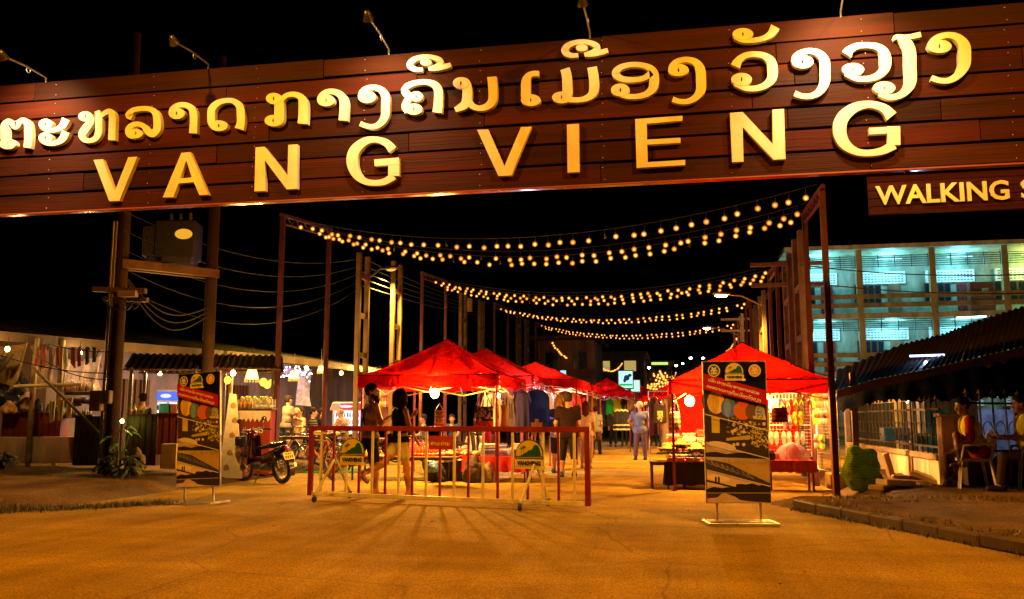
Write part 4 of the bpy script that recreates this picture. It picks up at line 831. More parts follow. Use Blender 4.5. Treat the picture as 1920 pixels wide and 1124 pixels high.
def bicycle(loc, rz, label, col, lean=.1, basket=False, steer=.2):
    t = thing('bicycle', label, 'bicycle', loc, rz); t.rotation_euler = (0, lean, rz); r = .335
    wheel(t, .53, r, .022, spokes=24, steer=steer); wheel(t, -.50, r, .022, spokes=24)
    bb, st, hd = V((0, -.06, .29)), V((0, -.22, .74)), V((0, .36, .76)); ax = V((0, -.5, r)); mb = MB('gloss', col); hl = hd+(V((0, .53, r))-hd)*.28
    for a, b, w in ((bb, st, .018), (st, hd, .018), (bb, hl, .022), (hd, hl, .022)): mb.tube([a, b], w, 8)
    for s in (-.05, .05): mb.tube([bb+V((s*.4, 0, 0)), ax+V((s, 0, 0))], .011, 6); mb.tube([st+V((s*.4, 0, -.04)), ax+V((s, 0, 0))], .010, 6)
    put('frame', mb, t)
    mb = MB('gloss', col)
    for s in (-.05, .05): mb.tube([hl, hl+V((s, .01, -.05)), V((s, .53, r))], .012, 6)
    put('fork', mb, t)
    mb = MB('metal', (.35, .3, .28)); mb.tube([hd, hd+V((0, -.03, .17))], .014, 6); mb.tube([(-.29, .26, .97), (-.12, .33, .95), (0, .34, .94), (.12, .33, .95), (.29, .26, .97)], .012, 6)
    mb.use('rubber', (.02, .02, .02))
    for s in (-1, 1): mb.tube([(s*.31, .25, .975), (s*.2, .3, .96)], .018, 6)
    put('handlebar', mb, t)
    mb = MB('rubber', (.02, .018, .018)); mb.tube([st, st+V((0, -.04, .14))], .013, 6); surf(mb, [((0, -.36, .90), (0, -.12, .89), .075, .02, (1, 1, .45))], .015, .02); put('saddle', mb, t)
    mb = MB('metal', (.2, .18, .16)); mb.torus(bb+V((.05, 0, 0)), .09, .008, 'X', 22, 5); mb.tube([bb+V((.06, 0, 0)), bb+V((.07, .12, -.12))], .01, 6); mb.tube([bb+V((-.06, 0, 0)), bb+V((-.07, -.12, .12))], .01, 6); mb.box(bb+V((.12, .12, -.12)), (.1, .06, .02)); mb.box(bb+V((-.12, -.12, .12)), (.1, .06, .02)); put('crankset', mb, t)
    mb = MB('metal', (.12, .1, .1)); mb.sheet(lambda u, v: V(((v-.5)*.05, -.5+.375*math.cos(lerp(.5, 3.3, u)), r+.375*math.sin(lerp(.5, 3.3, u)))), 14, 2); put('mudguard', mb, t)
    if basket:
        mb = MB('metal', (.1, .09, .08)); mb.box((0, .58, .86), (.3, .22, .2), b=.03); put('basket', mb, t)
    return t
bicycle(GH(596, 886), R(66), 'orange-red bicycle parked behind the left end of the barrier', (.60, .13, .03), .14)
bicycle(GH(640, 880), R(40), 'dark bicycle with red rear bag beside the orange one', (.05, .02, .02), -.1)
bicycle(GH(568, 876), R(75), 'black bicycle leaning behind the orange bicycle', (.02, .02, .02), .12)
bicycle(GH(770, 868), R(-100), 'black bicycle standing behind the walking woman', (.02, .02, .02), .08)
# ------------------------------------------------------------------ people in the street
SK = (.46, .20, .10)
def straps(t, q):
    mb = MB('cloth', (.03, .02, .02)); c, X, F, U, S = V(q['chest']), V(q['X']), V(q['F']), V(q['U']), q['S']; b = -F*.135
    for s in (-1, 1): mb.tube([c+X*s*.10+U*.14-F*.03, c+X*s*.06+b+U*.05, c-X*s*.05+b*1.0-U*.15, c-X*s*.08+b*.8-U*.25], .012, 6)
    put('strap', mb, t)
    mb = MB('grain', (.02, .012, .01)); surf(mb, [(q['hp'](0, .06, -.085), q['hp'](0, .065, -.1), .052, .048), (q['hp'](-.055, .02, -.06), q['hp'](.055, .02, -.06), .04, .04)], .01, .03); put('beard', mb, t)
person('bearded man in a beige tank top with crossed straps walking behind the barrier', G(690, 929), R(-48), dict(legs=((-.62, .04, .55), (.16, .03, .1)), arms=((.2, .12, .4, .1), (.35, .1, 1.75, .35)), yaw=R(-35), lean=.06, foot=(.7, 0)), SK, ((.34, .24, .15), 0, -.02), ((.012, .012, .013), 1.0), ((.02, .012, .01), 'short'), ((.2, .1, .06), 'sandal'), 1.80, extra=straps)
def sidebag(t, q):
    mb = MB('cloth', (.05, .02, .025)); o = V(q['Pv'])+V(q['X'])*-.2+V(q['F'])*-.06; surf(mb, [(o+V((0, -.03, -.1)), o+V((0, .06, -.12)), .13, .12, (.6, 1, 1.1)), (o+V((0, 0, .02)), o, .1, .1, (.5, 1, 1))], .018, .04, pat=lambda p: (.35, .2, .2) if math.sin(p[0]*120)*math.sin(p[2]*90) > .4 else (.04, .015, .02))
    mb.tube([o+V((0, 0, .1)), V(q['chest'])+V(q['F'])*-.13, V(q['shl'])+V(q['X'])*.09], .010, 6); put('shoulder_bag', mb, t)
person('woman with a dark bob in black top and white shorts walking beside the bearded man', G(748, 932), R(-40), dict(legs=((-.6, .04, .6), (.2, .03, .1)), arms=((.5, .1, 1.9, .5), (.22, .12, .35, .1)), yaw=R(35), slim=.92, foot=(.7, 0)), (.50, .22, .11), ((.008, .008, .009), 0, -.03), ((.62, .56, .46), .52), ((.014, .008, .007), 'bob'), ((.2, .1, .06), 'sandal'), 1.70, extra=sidebag)
person('man in a dark brown T-shirt and black trousers seen from behind by the stalls', G(1066, 896), R(4), dict(legs=((.12, .09, .05), (-.22, .08, .12)), arms=((.1, .25, .5, .25), (.05, .14, .25, .05)), slim=1.1), (.42, .2, .09), ((.022, .010, .010), .62, -.10), ((.012, .011, .012), 1.35), ((.05, .03, .02), 'short'), ((.03, .025, .02), 'shoe'), 1.78)
def pack(t, q):
    mb = MB('cloth', (.02, .02, .05)); o = V(q['chest'])-V(q['F'])*.19; surf(mb, [(o+V((-.07, 0, .1)), o+V((.07, 0, .1)), .1, .1), (o+V((-.07, 0, -.15)), o+V((.07, 0, -.15)), .12, .12)], .02, .05); put('backpack', mb, t)
person('blond person in lavender top with dark backpack, left of the man in brown', G(1047, 888), R(-10), dict(legs=((.1, .05, .1), (-.15, .05, .1))), (.45, .22, .12), ((.34, .28, .55), .5, -.10), ((.02, .02, .06), .9), ((.42, .22, .06), 'long'), ((.1, .06, .05), 'shoe'), 1.72, extra=pack)
person('woman with dark red hair in a white T-shirt seen from behind', G(1100, 879), R(-4), dict(legs=((.08, .05, .05), (-.12, .05, .1)), slim=.95), (.45, .2, .1), ((.68, .52, .46), .5, -.1), ((.40, .26, .20), 1.7), ((.08, .014, .01), 'long'), ((.3, .2, .15), 'shoe'), 1.66)
person('grey-haired man in a blue T-shirt standing hands on hips in the street', G(1201, 863), R(12), dict(legs=((0, .10, 0), (0, .10, 0)), arms=((-.15, .55, .75, 1.25), (-.15, .55, .75, 1.25)), slim=1.12), (.45, .2, .1), ((.14, .16, .30), .55, -.12), ((.10, .07, .12), 1.85), ((.55, .50, .42), 'short'), ((.03, .025, .025), 'shoe'), 1.74)
person('person in a dark red T-shirt standing behind the grey-haired man', G(1243, 852), R(60), dict(), (.36, .17, .09), ((.16, .015, .02), .6, -.1), ((.03, .03, .04), 1.8), ((.02, .012, .01), 'short'), ((.03, .025, .025), 'shoe'), 1.70, .018)
for i, (u, v, rz, sh, lo, hr, lab) in enumerate(((1084, 862, 20, (.20, .03, .03), (.05, .03, .03), ((.03, .015, .012), 'long'), 'shopper in a wine red dress between the clothes racks'), (1150, 838, 190, (.07, .06, .06), (.03, .03, .05), ((.02, .015, .01), 'short'), 'distant stallholder in black facing the street under the purple tubes'), (1188, 838, -30, (.45, .40, .38), (.08, .08, .12), ((.03, .02, .02), 'short'), 'distant shopper in a pale shirt walking away down the street'), (1225, 836, 20, (.25, .05, .10), (.03, .03, .05), ((.02, .012, .01), 'long'), 'distant shopper in a plum shirt at the small right canopy'), (1118, 852, 8, (.22, .24, .32), (.05, .05, .06), ((.02, .012, .01), 'short'), 'distant shopper in a slate shirt at the green clothes'))):
    person(lab, G(u, v), R(rz), dict(legs=((.1, .05, .1), (-.1, .05, .1))), (.40, .19, .10), (sh, .55, -.12), (lo, 1.8), hr, ((.03, .03, .03), 'shoe'), 1.66, .02)
# ------------------------------------------------------------------ red pop-up canopies
TR = (.46, .0055, .003)
def tent(uL, uR, ve, Y, dp, vp, label, X0=None, X1=None, col=TR, val=.26, rzz=0):
    a, b = PY(uL, ve, Y), PY(uR, ve, Y); x0 = a.x if X0 is None else X0; x1 = b.x if X1 is None else X1; ze = (a.z+b.z)/2; zp = PY(uL, vp, Y+dp/2).z
    t = thing('market_canopy', label, 'canopy', ((x0+x1)/2, Y+dp/2, 0), rzz, 'red market canopies'); w, d = x1-x0, dp; rg = random.Random(int(uL))
    mb = MB('canopy', col); n = 22; ph0 = rg.uniform(0, 6)
    def top(u, v):
        x, y = 2*u-1, 2*v-1; r = max(abs(x), abs(y)); m = min(abs(x), abs(y))/(r+1e-6)
        z = ze+(zp-ze)*(1-r)**1.12-.10*math.sin(PI*r)*(1-m**3)*.8-.035*math.sin(PI*max(0, r-.5)*2)
        fo = .022*math.sin(13*m+5*x+ph0)*(1-r)*r*4+.014*math.sin(31*m*r+9*y+ph0*2)*r*(1-r*.6)
        return V((x*w/2, y*d/2, z+fo))
    mb.sheet(top, n*2, n*2)
    P = [(-w/2, -d/2), (w/2, -d/2), (w/2, d/2), (-w/2, d/2)]; ph = rg.uniform(0, 6)
    for i in range(4):
        p, q = V(P[i]+(0,)), V(P[(i+1) % 4]+(0,)); nrm = V(((q-p).y, -(q-p).x, 0)).normalized()
        mb.sheet(lambda u, v: p.lerp(q, u)+V((0, 0, ze-v*val*(1+.05*math.sin(u*9+ph))))+nrm*(.004+v*.03*math.sin(u*17+ph+i)+.01*v), 26, 4)
    put('canopy_cloth', mb, t)
    mb = MB('cloth', (.06, .003, .003))
    for i in range(4): c = V(P[i]+(ze-.012,)); q = V(P[(i+1) % 4]+(ze-.012,)); mb.tube([c.lerp(q, k/8)*1.0 for k in range(9)], .012, 5)
    for i in range(4): c = V(P[i]+(ze+.004,))*1.0; mb.tube([c.lerp(V((0, 0, zp)), k/8)-V((0, 0, .06*math.sin(PI*k/8)-.012)) for k in range(9)], .009, 5)
    put('seam', mb, t)
    k = .955
    for x, y in P: mb = MB('paint', (.26, .03, .025)); mb.box((x*k, y*k, (ze-.02)/2), (.045, .045, ze-.02), b=.004); mb.box((x*k, y*k, .01), (.09, .09, .012)); put('pole', mb, t)
    mb = MB('metal', (.62, .5, .34)); z1, z2 = ze-.08, ze-.36; Q = [(x*k, y*k) for x, y in P]
    for i in range(4):
        p, q = V(Q[i]+(0,)), V(Q[(i+1) % 4]+(0,))
        for j in range(2):
            s0, s1 = p.lerp(q, j/2), p.lerp(q, (j+1)/2); mb.bar(s0+V((0, 0, z1)), s1+V((0, 0, z2)), .022); mb.bar(s0+V((0, 0, z2)), s1+V((0, 0, z1)), .022)
        m = p.lerp(q, .5); mb.bar(m+V((0, 0, z2)), V((0, 0, zp-.25)), .02); mb.bar(m+V((0, 0, z1)), V((0, 0, zp-.45)), .018)
    mb.bar((0, 0, zp-.5), (0, 0, zp-.03), .03); put('truss', mb, t)
    return t, V(((x0+x1)/2, Y+dp/2, 0)), w, d, ze, zp
def edge(P, u):
    k = min(max(u, 0), 1)*(len(P)-1); i = min(int(k), len(P)-2); return P[i].lerp(P[i+1], k-i)
T1 = tent(672, 936, 702, 17.2, 3.0, 640, 'big red canopy at the left front with a glaring bulb under it')
T2 = tent(760, 1000, 705, 20.7, 3.0, 656, 'second red canopy on the left, peak just behind the front one', T1[1].x-1.45, T1[1].x+1.6)
T3 = tent(850, 1000, 712, 24.6, 3.0, 681, 'third red canopy on the left, its peak left of the brown building', T1[1].x-.75, T1[1].x+2.2)
T3b = tent(1030, 1100, 722, 29.0, 3.0, 705, 'low red canopy half hidden beyond the third one', -5.4, -2.9, val=.2)
T4 = tent(1082, 1182, 733, 34.0, 3.2, 709, 'red canopy in mid street with purple tubes above bright clothes', val=.22)
T5 = tent(1150, 1200, 741, 44, 3.4, 722, 'small red canopy just right of the purple-lit one', -3.6, -.9, val=.2)
T6 = tent(1204, 1300, 741, 33, 3.0, 722, 'small dark red canopy behind the grey-haired man', val=.25)
T7 = tent(1253, 1562, 711, 15.9, 3.0, 645, 'big red canopy on the right over shoes and flip-flops')
T8 = tent(1262, 1420, 722, 20.4, 3.0, 668, 'red canopy hidden behind the right front one', .1, 3.0)
def hbulb(p, label, strength, col, r=.05, up=.5, group='bare bulbs under the canopies'):
    t = thing('hanging_bulb', label, 'light bulb', p, 0, group); mb = MB('rubber', (.05, .04, .04)); mb.tube([(0, 0, .06), (.01, 0, up)], .006, 5); mb.lathe([(.0, .10), (.018, .10), (.018, .04), (0, .04)], n=8); put('cord', mb, t)
    mb = MB('lampglass', col); mb.ball((0, 0, 0), (r, r, r*1.15), 14); put('glass', mb, t); lamp('bulb_light', 'POINT', (0, 0, 0), strength*39.5*r*r*2.6, col, t, shadow_soft_size=r*.6); return t
HOT = (1, .42, .06)
hbulb(W(815, 738, 17.75), 'glaring warm bulb under the big left front canopy', 1700, HOT, .09, .35)
hbulb(W(934, 742, 17.6), 'small white bulb at the right front pole of the left canopy', 170, (1, .72, .5), .04, .3)
hbulb(W(992, 741, 21.2), 'bluish white bulb under the second left canopy', 1300, (.78, .72, 1), .05, .35)
hbulb(W(1293, 752, 16.0), 'glaring warm bulb under the right front canopy', 850, HOT, .09, .45)
hbulb(W(1437, 744, 16.4), 'warm bulb behind the tall right banner stand', 1900, HOT, .05, .45)
hbulb(W(1546, 739, 16.1), 'small purple-white bulb at the flip-flop stall', 5800, (1, .5, .15), .03, .3)
hbulb(W(1046, 744, 26.0), 'white bulb under the third left canopy', 1300, (1, .8, .7), .05, .3)
hbulb(W(1170, 742, 46.0), 'pinkish white bulb under the small canopy beyond the purple tubes', 500, (1, .75, .8), .08, .3)
hbulb(W(1240, 752, 35.0), 'warm bulb under the small dark red canopy', 1400, HOT, .06, .3)
hbulb(W(1335, 745, 22.0), 'warm bulb under the hidden right rear canopy', 1800, HOT, .06, .3)
for i, x in enumerate((1118, 1131, 1144)):
    p = W(x, 740, 34.6); mb = MB('glow28', (.62, .34, 1)); mb.tube([(-.13, 0, 0), (.13, 0, 0)], .03, 8); one('fluorescent_tube', mb, ('left', 'middle', 'right')[i]+' purple fluorescent tube under the mid street canopy', 'tube light', p, 0, 'purple fluorescent tubes'); lamp('tube_light', 'POINT', p-V((0, 0, .08)), 26, (.62, .4, 1), None, shadow_soft_size=.05)
# ------------------------------------------------------------------ tables
def table(loc, rz, w, d, h, label, top=(.30, .17, .08), legc=(.12, .09, .08), kind='wood', group=None):
    t = thing('table', label, 'table', loc, rz, group); mb = MB(kind, top); mb.box((0, 0, h-.015), (w, d, .03), b=.006); put('table_top', mb, t)
    mb = MB('metal', legc); mb.box((0, -d/2+.06, h-.06), (w-.1, .025, .04)); mb.box((0, d/2-.06, h-.06), (w-.1, .025, .04)); put('apron', mb, t)
    for sx in (-1, 1):
        for sy in (-1, 1): mb = MB('metal', legc); mb.box((sx*(w/2-.05), sy*(d/2-.06), (h-.03)/2), (.032, .032, h-.03)); put('leg', mb, t)
    return t
def drape(loc, rz, w, d, h, drop, col, label, front=True, kind='cloth'):
    mb = MB(kind, col); mb.box((0, 0, h+.006), (w+.02, d+.02, .008))
    mb.sheet(lambda u, v: V(((u-.5)*(w+.03), -d/2-.012-.02*v*(1+math.sin(u*w*26)), h+.008-v*drop*(1+.03*math.sin(u*31)))), 60, 6)
    for s in (-1, 1): mb.sheet(lambda u, v: V((s*(w/2+.012+.02*v*(1+math.sin(u*d*24))), (u-.5)*(d+.02), h+.008-v*drop)), 24, 5)
    return one('table_cloth', mb, label, 'tablecloth', loc, rz)
def at(u, d, z): p = W(u, 700, d); return V((p.x, p.y, z))
def atY(u, Y, z): p = PY(u, 786, Y); return V((p.x, p.y, z))
TA = atY(760, 17.8, 0); table((TA.x+.1, 17.8, 0), 0, 2.3, .85, .50, 'long low goods table under the left front canopy', (.34, .10, .06))
TB = atY(945, 17.85, 0); table((TB.x-.1, 17.85, 0), 0, 1.3, .9, .50, 'table with red cloth at the right front pole of the left canopy')
drape((TB.x-.1, 17.85, 0), 0, 1.3, .9, .50, .30, (.50, .03, .02), 'red cloth draped over the table by the left canopy pole')
rg = random.Random(21)
def blob_goods(name, cat, centre, n, label, group, cols, size, w, d, z, kind='cloth', flat=.5, arr=None):
    for i in range(n):
        x, y = centre[0]+rg.uniform(-w, w), centre[1]+rg.uniform(-d, d); s = size*rg.uniform(.8, 1.25); mb = MB(kind, jit(rg.choice(cols), .25)); Q = Matrix.Rotation(rg.uniform(0, 3), 3, 'Z')
        mb.ball((0, 0, s*flat), (s, s*.7, s*flat), 10, Q); mb.use(None, jit(rg.choice(cols), .3)); mb.ball(Q @ V((s*.35, .1*s, s*flat*1.4)), (s*.5, s*.45, s*flat*.7), 8, Q); mb.ball(Q @ V((-s*.4, -.2*s, s*flat*1.2)), (s*.45, s*.4, s*flat*.6), 8, Q)
        one(name, mb, label, cat, (x, y, z), 0, group)
def ornament(loc, label, c1, c2, group):
    mb = MB('gloss', c1); mb.lathe([(.0, 0), (.045, 0), (.05, .03), (.03, .06), (.042, .10), (.03, .145), (.012, .165), (.016, .185), (0, .2)], n=10); mb.use('gloss', c2); mb.torus((0, 0, .045), .034, .009, 'Z', 12, 5); mb.torus((0, 0, .1), .033, .008, 'Z', 12, 5)
    return one('ornament', mb, label, 'ornament', loc, 0, group)
for j in range(3):
    for i in range(14): ornament((TA.x-.18+i*.082+rg.uniform(-.015, .015), 17.47+j*.15, .505+j*.055), 'small red and gold ornament standing in rows on the long low table', jit((.52, .05, .02), .4), jit((.75, .42, .08), .3), 'rows of red and gold ornaments')
for i in range(3): ornament((TA.x-.9+i*.16, 17.52, .502), 'yellow and red ornament alone at the left end of the long table', jit((.7, .5, .12)), (.5, .08, .03), 'ornaments at the table end')
def folded(loc, rz, w, d, n, cols, label, group):
    mb = MB('cloth')
    for i in range(n): mb.use(None, jit(rg.choice(cols), .2)); mb.box((rg.uniform(-.01, .01), rg.uniform(-.01, .01), .014+i*.026), (w*rg.uniform(.92, 1), d*rg.uniform(.92, 1), .025), rg.uniform(-.08, .08), b=.01)
    return one('folded_cloth', mb, label, 'folded cloth', loc, rz, group)
W1 = (.62, .60, .66); BL1 = (.12, .16, .5)
for i, (dx, dy, c, lb) in enumerate(((-.2, -.2, [W1, BL1], 'stack of white and blue folded cloth on the red table, left front'), (.12, -.05, [W1, (.5, .5, .6)], 'whitish stack of folded cloth in the middle of the red table'), (.42, -.15, [BL1, (.2, .3, .6)], 'blue stack of folded cloth at the right end of the red table'), (-.05, .25, [BL1, W1, (.1, .1, .2)], 'blue and white stack of folded cloth at the back of the red table'), (.4, .25, [(.5, .42, .4), W1], 'beige stack of folded cloth at the back right of the red table'))): folded((TB.x-.1+dx, 17.85+dy, .515), rg.uniform(-.4, .4), .34, .28, rg.randint(5, 9), c, lb, 'folded cloth on the red table')
blob_goods('purse', 'purse', (TB.x-.85, 17.7), 26, 'small coloured purse heaped between ornaments and folded cloth', 'purses heaped on the left table', [(.45, .08, .05), (.55, .35, .10), (.30, .05, .05), (.5, .42, .3), (.15, .04, .04)], .085, .42, .26, .51)
def crate(loc, rz, d, col, label, cat='box', kind='plastic'):
    mb = MB(kind, col); w, dd, h = d; t_ = .015; mb.box((0, 0, .01), (w, dd, .02))
    for s in (-1, 1): mb.box((s*(w/2-t_/2), 0, h/2+.01), (t_, dd, h), b=.004); mb.box((0, s*(dd/2-t_/2), h/2+.01), (w-2*t_-.002, t_, h), b=.004)
    mb.box((0, 0, h*.55), (w-.04, dd-.04, .02)); return one('storage_box', mb, label, cat, loc, rz)
from mathutils import noise as mnoise
def crumple(mb, amp, f):
    mb.v = [tuple(V(p)+mnoise.noise_vector(V(p)*f)*amp+mnoise.noise_vector(V(p)*f*3)*amp*.4) if p[2] > .03 else p for p in mb.v]
def sack(loc, s, col, label, kind='cloth', name='bundle', cat='bundle'):
    mb = MB(kind, col); r2 = random.Random(int(loc[0]*100)+5); pr = [((0, 0, s[2]*.28), (0, 0, s[2]*.62), s[0]*.5, s[0]*.42, (1, s[1]/s[0], 1)), ((0, 0, s[2]*.6), (.03, 0, s[2]*.9), s[0]*.36, s[0]*.22, (1, s[1]/s[0], 1))]
    for i in range(7): a = r2.uniform(0, 6.28); pr.append(((math.cos(a)*s[0]*.33, math.sin(a)*s[1]*.33, s[2]*r2.uniform(.15, .7)),)*2+(s[0]*.2, s[0]*.2))
    surf(mb, pr, .02, .05, [((0, 0, .0), (0, 0, -1))]); crumple(mb, s[0]*.09, 5.5/s[0]*.6); return one(name, mb, label, cat, loc)
crate((TA.x+.72, 17.75, 0), .2, (.5, .45, .34), (.03, .025, .03), 'dark storage box under the long table, right of the walkers'); crate((TA.x+1.3, 17.8, 0), -.1, (.55, .4, .38), (.05, .03, .03), 'dark brown storage box under the table by the notice plate')
sack(atY(822, 17.3, 0), (.34, .3, .34), (.03, .03, .035), 'black plastic bundle under the long table'); sack(atY(815, 17.2, 0)+V((0, -.1, .2)), (.22, .2, .2), (.06, .16, .5), 'blue plastic bag on the black bundle', 'plastic', 'plastic_bag', 'bag')
sack(atY(888, 17.3, 0), (.42, .34, .5), (.06, .045, .04), 'grey brown bundle under the left table'); sack(atY(914, 17.35, 0), (.3, .3, .36), (.20, .15, .10), 'patterned pale bundle at the red cloth corner')
# ------------------------------------------------------------------ hanging clothes and bags
def garment(p, rz, w, h, col, label, group=None, pat=None, sleeves=.5, flare=1.1, kind='cloth', name='hanging_garment', cat='garment', dark=None):
    t = thing(name, label, cat, p, rz, group); mb = MB(kind, col); ph = rg.uniform(0, 6)
    def wid(v): return w*(.5*min(1, .55+v*4) if v < .12 else .5*lerp(.95, flare, v))
    for s in (-1, 1):
        cf = (lambda u, v: pat(u, v)) if pat else None
        mb.sheet(lambda u, v: V(((2*u-1)*wid(v), s*(.045*(1-(2*u-1)**2)*(.6+v)+.008)+.02*math.sin(u*14+ph)*v, -.03-.05*abs(2*u-1)*(1-v)-v*h)), 14, 14, True, cf)
        if sleeves > 0: mb.sheet(lambda u, v: V((s*(w*.42+u*w*.22), (v-.5)*.08*(1-u*.2), -.07-u*sleeves*h*.55-(0.16*h)*(.5-abs(v-.5)))), 6, 6)
    put('cloth', mb, t)
    mb = MB('metal', (.3, .3, .3)); mb.tube([(-w*.4, 0, -.07), (0, 0, -.02), (w*.4, 0, -.07)], .006, 5); mb.tube([(0, 0, -.02), (0, 0, .05), (.02, 0, .08), (.0, 0, .1)], .005, 5); put('hanger', mb, t); return t
dots = lambda a, b, k=9: (lambda u, v: b if (math.sin(u*PI*k*2)*math.sin(v*PI*k*3) > .45) else a)
PO = (.40, .34, .30)
garment(W(922, 735, 19.0), R(20), .40, .75, PO, 'white polka-dot blouse hanging left of the canopy pole', None, dots(PO, (.06, .03, .03)), .8)
garment(W(950, 733, 19.3), R(20), .34, .80, PO, 'narrow white polka-dot blouse hanging right of the canopy pole', None, dots(PO, (.06, .03, .03)), .8)
garment(W(965, 724, 19.6), R(15), .52, .98, (.20, .02, .30), 'purple dress hanging under the second canopy', None, None, 0)
garment(W(979, 727, 19.3), R(15), .30, .95, (.03, .025, .10), 'dark navy garment beside the purple dress', None, None, .4)
def tap(u, v): return (.55, .30, .04) if ((u-.5)**2*6+((v-.9)*2.4)**2 < .35) and math.sin(u*40)*math.sin(v*50) > -.3 else ((.01, .03, .42) if v < .82 else (.01, .008, .03))
garment(W(1006, 727, 20.4), R(12), .62, 1.08, (.01, .03, .42), 'bright blue hanging cloth with a gold motif on dark hem', None, tap, 0, 1.0)
for i, (u, c, nm) in enumerate(((1021, (.6, .42, .3), 'cream'), (1028, (.62, .30, .04), 'mustard yellow'), (1034, (.45, .05, .05), 'crimson'), (1041, (.55, .5, .5), 'pale grey'), (1052, (.1, .05, .1), 'blackish'), (1062, (.30, .03, .04), 'dark red'), (1078, (.34, .03, .04), 'wine red'), (1088, (.25, .02, .03), 'maroon'), (1098, (.03, .02, .02), 'black'))):
    garment(W(u, 731+i*.9, 21.5+i*1.1), R(30), .42, .85, c, nm+' top on the clothes rail between second and third canopy', 'tops on the left clothes rail', None, .5)
for u, c, nm in ((1113, (.16, .15, .03), 'olive T-shirt'), (1128, (.03, .03, .16), 'navy T-shirt'), (1143, (.02, .42, .12), 'bright green T-shirt'), (1157, (.42, .52, .02), 'lime yellow T-shirt'), (1169, (.02, .02, .025), 'black T-shirt'), (1181, (.25, .2, .2), 'greyish T-shirt')):
    garment(W(u, 744, 34.4), R(8), .30, .68, c, nm+' hanging under the purple tubes', 'T-shirts under the purple tubes', None, .25, 1.0)
for j in range(18): folded((TA.x-.55+j*.105, 18.02+.1*(j % 2), .515), rg.uniform(-.6, .6), .16, .13, rg.randint(2, 7), [[(.5, .2, .05), (.6, .4, .1)], [(.45, .05, .05), (.3, .04, .04)], [(.5, .45, .4), (.35, .2, .15)]][j % 3], 'small stack of coloured cloth at the back of the long table', 'cloth stacks on the long table')
for i, u in enumerate((1113, 1128, 1143, 1158)): garment(W(u, 774, 34.0), R(8), .26, .5, jit((.03, .03, .06), .5), ('first', 'second', 'third', 'fourth')[i]+' pair of dark shorts in the lower row under the purple tubes', 'dark shorts in a row', None, 0, 1.15)
ST = lambda u, v: (.5, .48, .42) if math.sin(v*60) > .8 else (.025, .025, .03)
for i, u in enumerate((1158, 1165, 1172)): garment(W(u, 766, 30.5), R(20), .30, .72, (.03, .03, .03), ('left', 'middle', 'right')[i]+' dark striped garment on the small street rack', 'striped garments on the street rack', ST, .3)
p = G(1165, 812); t = thing('clothes_rack', 'small clothes rack with dark striped garments standing in the street', 'clothes rack', p, R(15)); mb = MB('metal', (.3, .28, .28)); mb.tube([(-.35, 0, 0), (-.35, 0, 1.1), (-.3, 0, 1.2), (.3, 0, 1.2), (.35, 0, 1.1), (.35, 0, 0)], .014, 6); put('rail', mb, t)
mb = MB('metal', (.3, .28, .28)); mb.bar((-.35, -.2, .02), (-.35, .2, .02), .03); mb.bar((.35, -.2, .02), (.35, .2, .02), .03); put('foot', mb, t)
def bag(p, w, h, strap, col, label, pat=None, low=None):
    t = thing('hanging_bag', label, 'bag', p, R(8)); mb = MB('cloth', col)
    for s in (-1, 1): mb.sheet(lambda u, v: V(((2*u-1)*w/2*lerp(.92, 1.04, v), s*(.01+.06*math.sin(PI*min(1, v*.9+.05))*(1-(2*u-1)**4)), -strap-v*h)), 14, 12, True, (lambda u, v: pat(u, v)) if pat else None)
    put('bag_body', mb, t); mb = MB('cloth', tuple(x*.6 for x in col)); mb.tube([(-w*.42, 0, -strap-.01), (-w*.12, 0, -strap*.3), (0, 0, .0), (w*.12, 0, -strap*.3), (w*.42, 0, -strap-.01)], .009, 5); put('strap', mb, t); return t
R3 = random.Random(5); NZ = [[R3.random() for _ in range(40)] for _ in range(40)]
flor = lambda u, v: ((.45, .02, .02) if NZ[int(u*39)][int(v*39)] > .25 else (.55, .12, .05)) if v > .55 else ((.42, .22, .2) if NZ[int(u*39)][int(v*39)] > .7 else (.03, .015, .02))
bag(W(907, 727, 16.9), .38, .48, .36, (.04, .015, .02), 'big black floral bag with red sequined base hanging at the left canopy', flor)
bag(W(824, 758, 17.4), .20, .36, .12, (.6, .3, .05), 'orange and red striped bag hanging under the glaring bulb', lambda u, v: (.62, .40, .22) if math.sin(v*30+math.cos(u*6)) > .1 else (.5, .08, .03))
bag(W(945, 748, 17.0), .16, .45, .12, (.40, .18, .06), 'slim tan bag hanging on the right front canopy pole')
bag(W(914, 796, 17.2), .16, .3, .06, (.45, .03, .25), 'magenta cloth bag hanging below the floral bag')
# ------------------------------------------------------------------ right canopy goods
o = G(1253, 916); table(o, R(6), .68, .42, .50, 'small bare wooden table in front of the shoe table', (.55, .40, .22), (.10, .06, .05))
o2 = atY(1300, 16.7, 0); table((o2.x+.35, 16.75, 0), 0, 1.75, .95, .47, 'main shoe table under the right canopy'); drape((o2.x+.35, 16.75, 0), 0, 1.75, .95, .47, .40, (.025, .025, .06), 'dark blue cloth draped over the shoe table')
def shoe_mesh(c1, c2, kind='cloth'):
    mb = MB('rubber', c2); surf(mb, [((0, -.09, .012), (0, .10, .012), .036, .04, (1, 1, .35))], .008, .02)
    mb.use(kind, c1); surf(mb, [((0, -.085, .03), (0, .03, .03), .034, .036), ((0, .03, .025), (0, .105, .02), .036, .03, (1, 1, .8)), ((0, -.09, .05), (0, -.03, .05), .03, .028)], .008, .03, minus=[((0, -.07, .085), (0, .0, .08), .03, .028)]); return mb
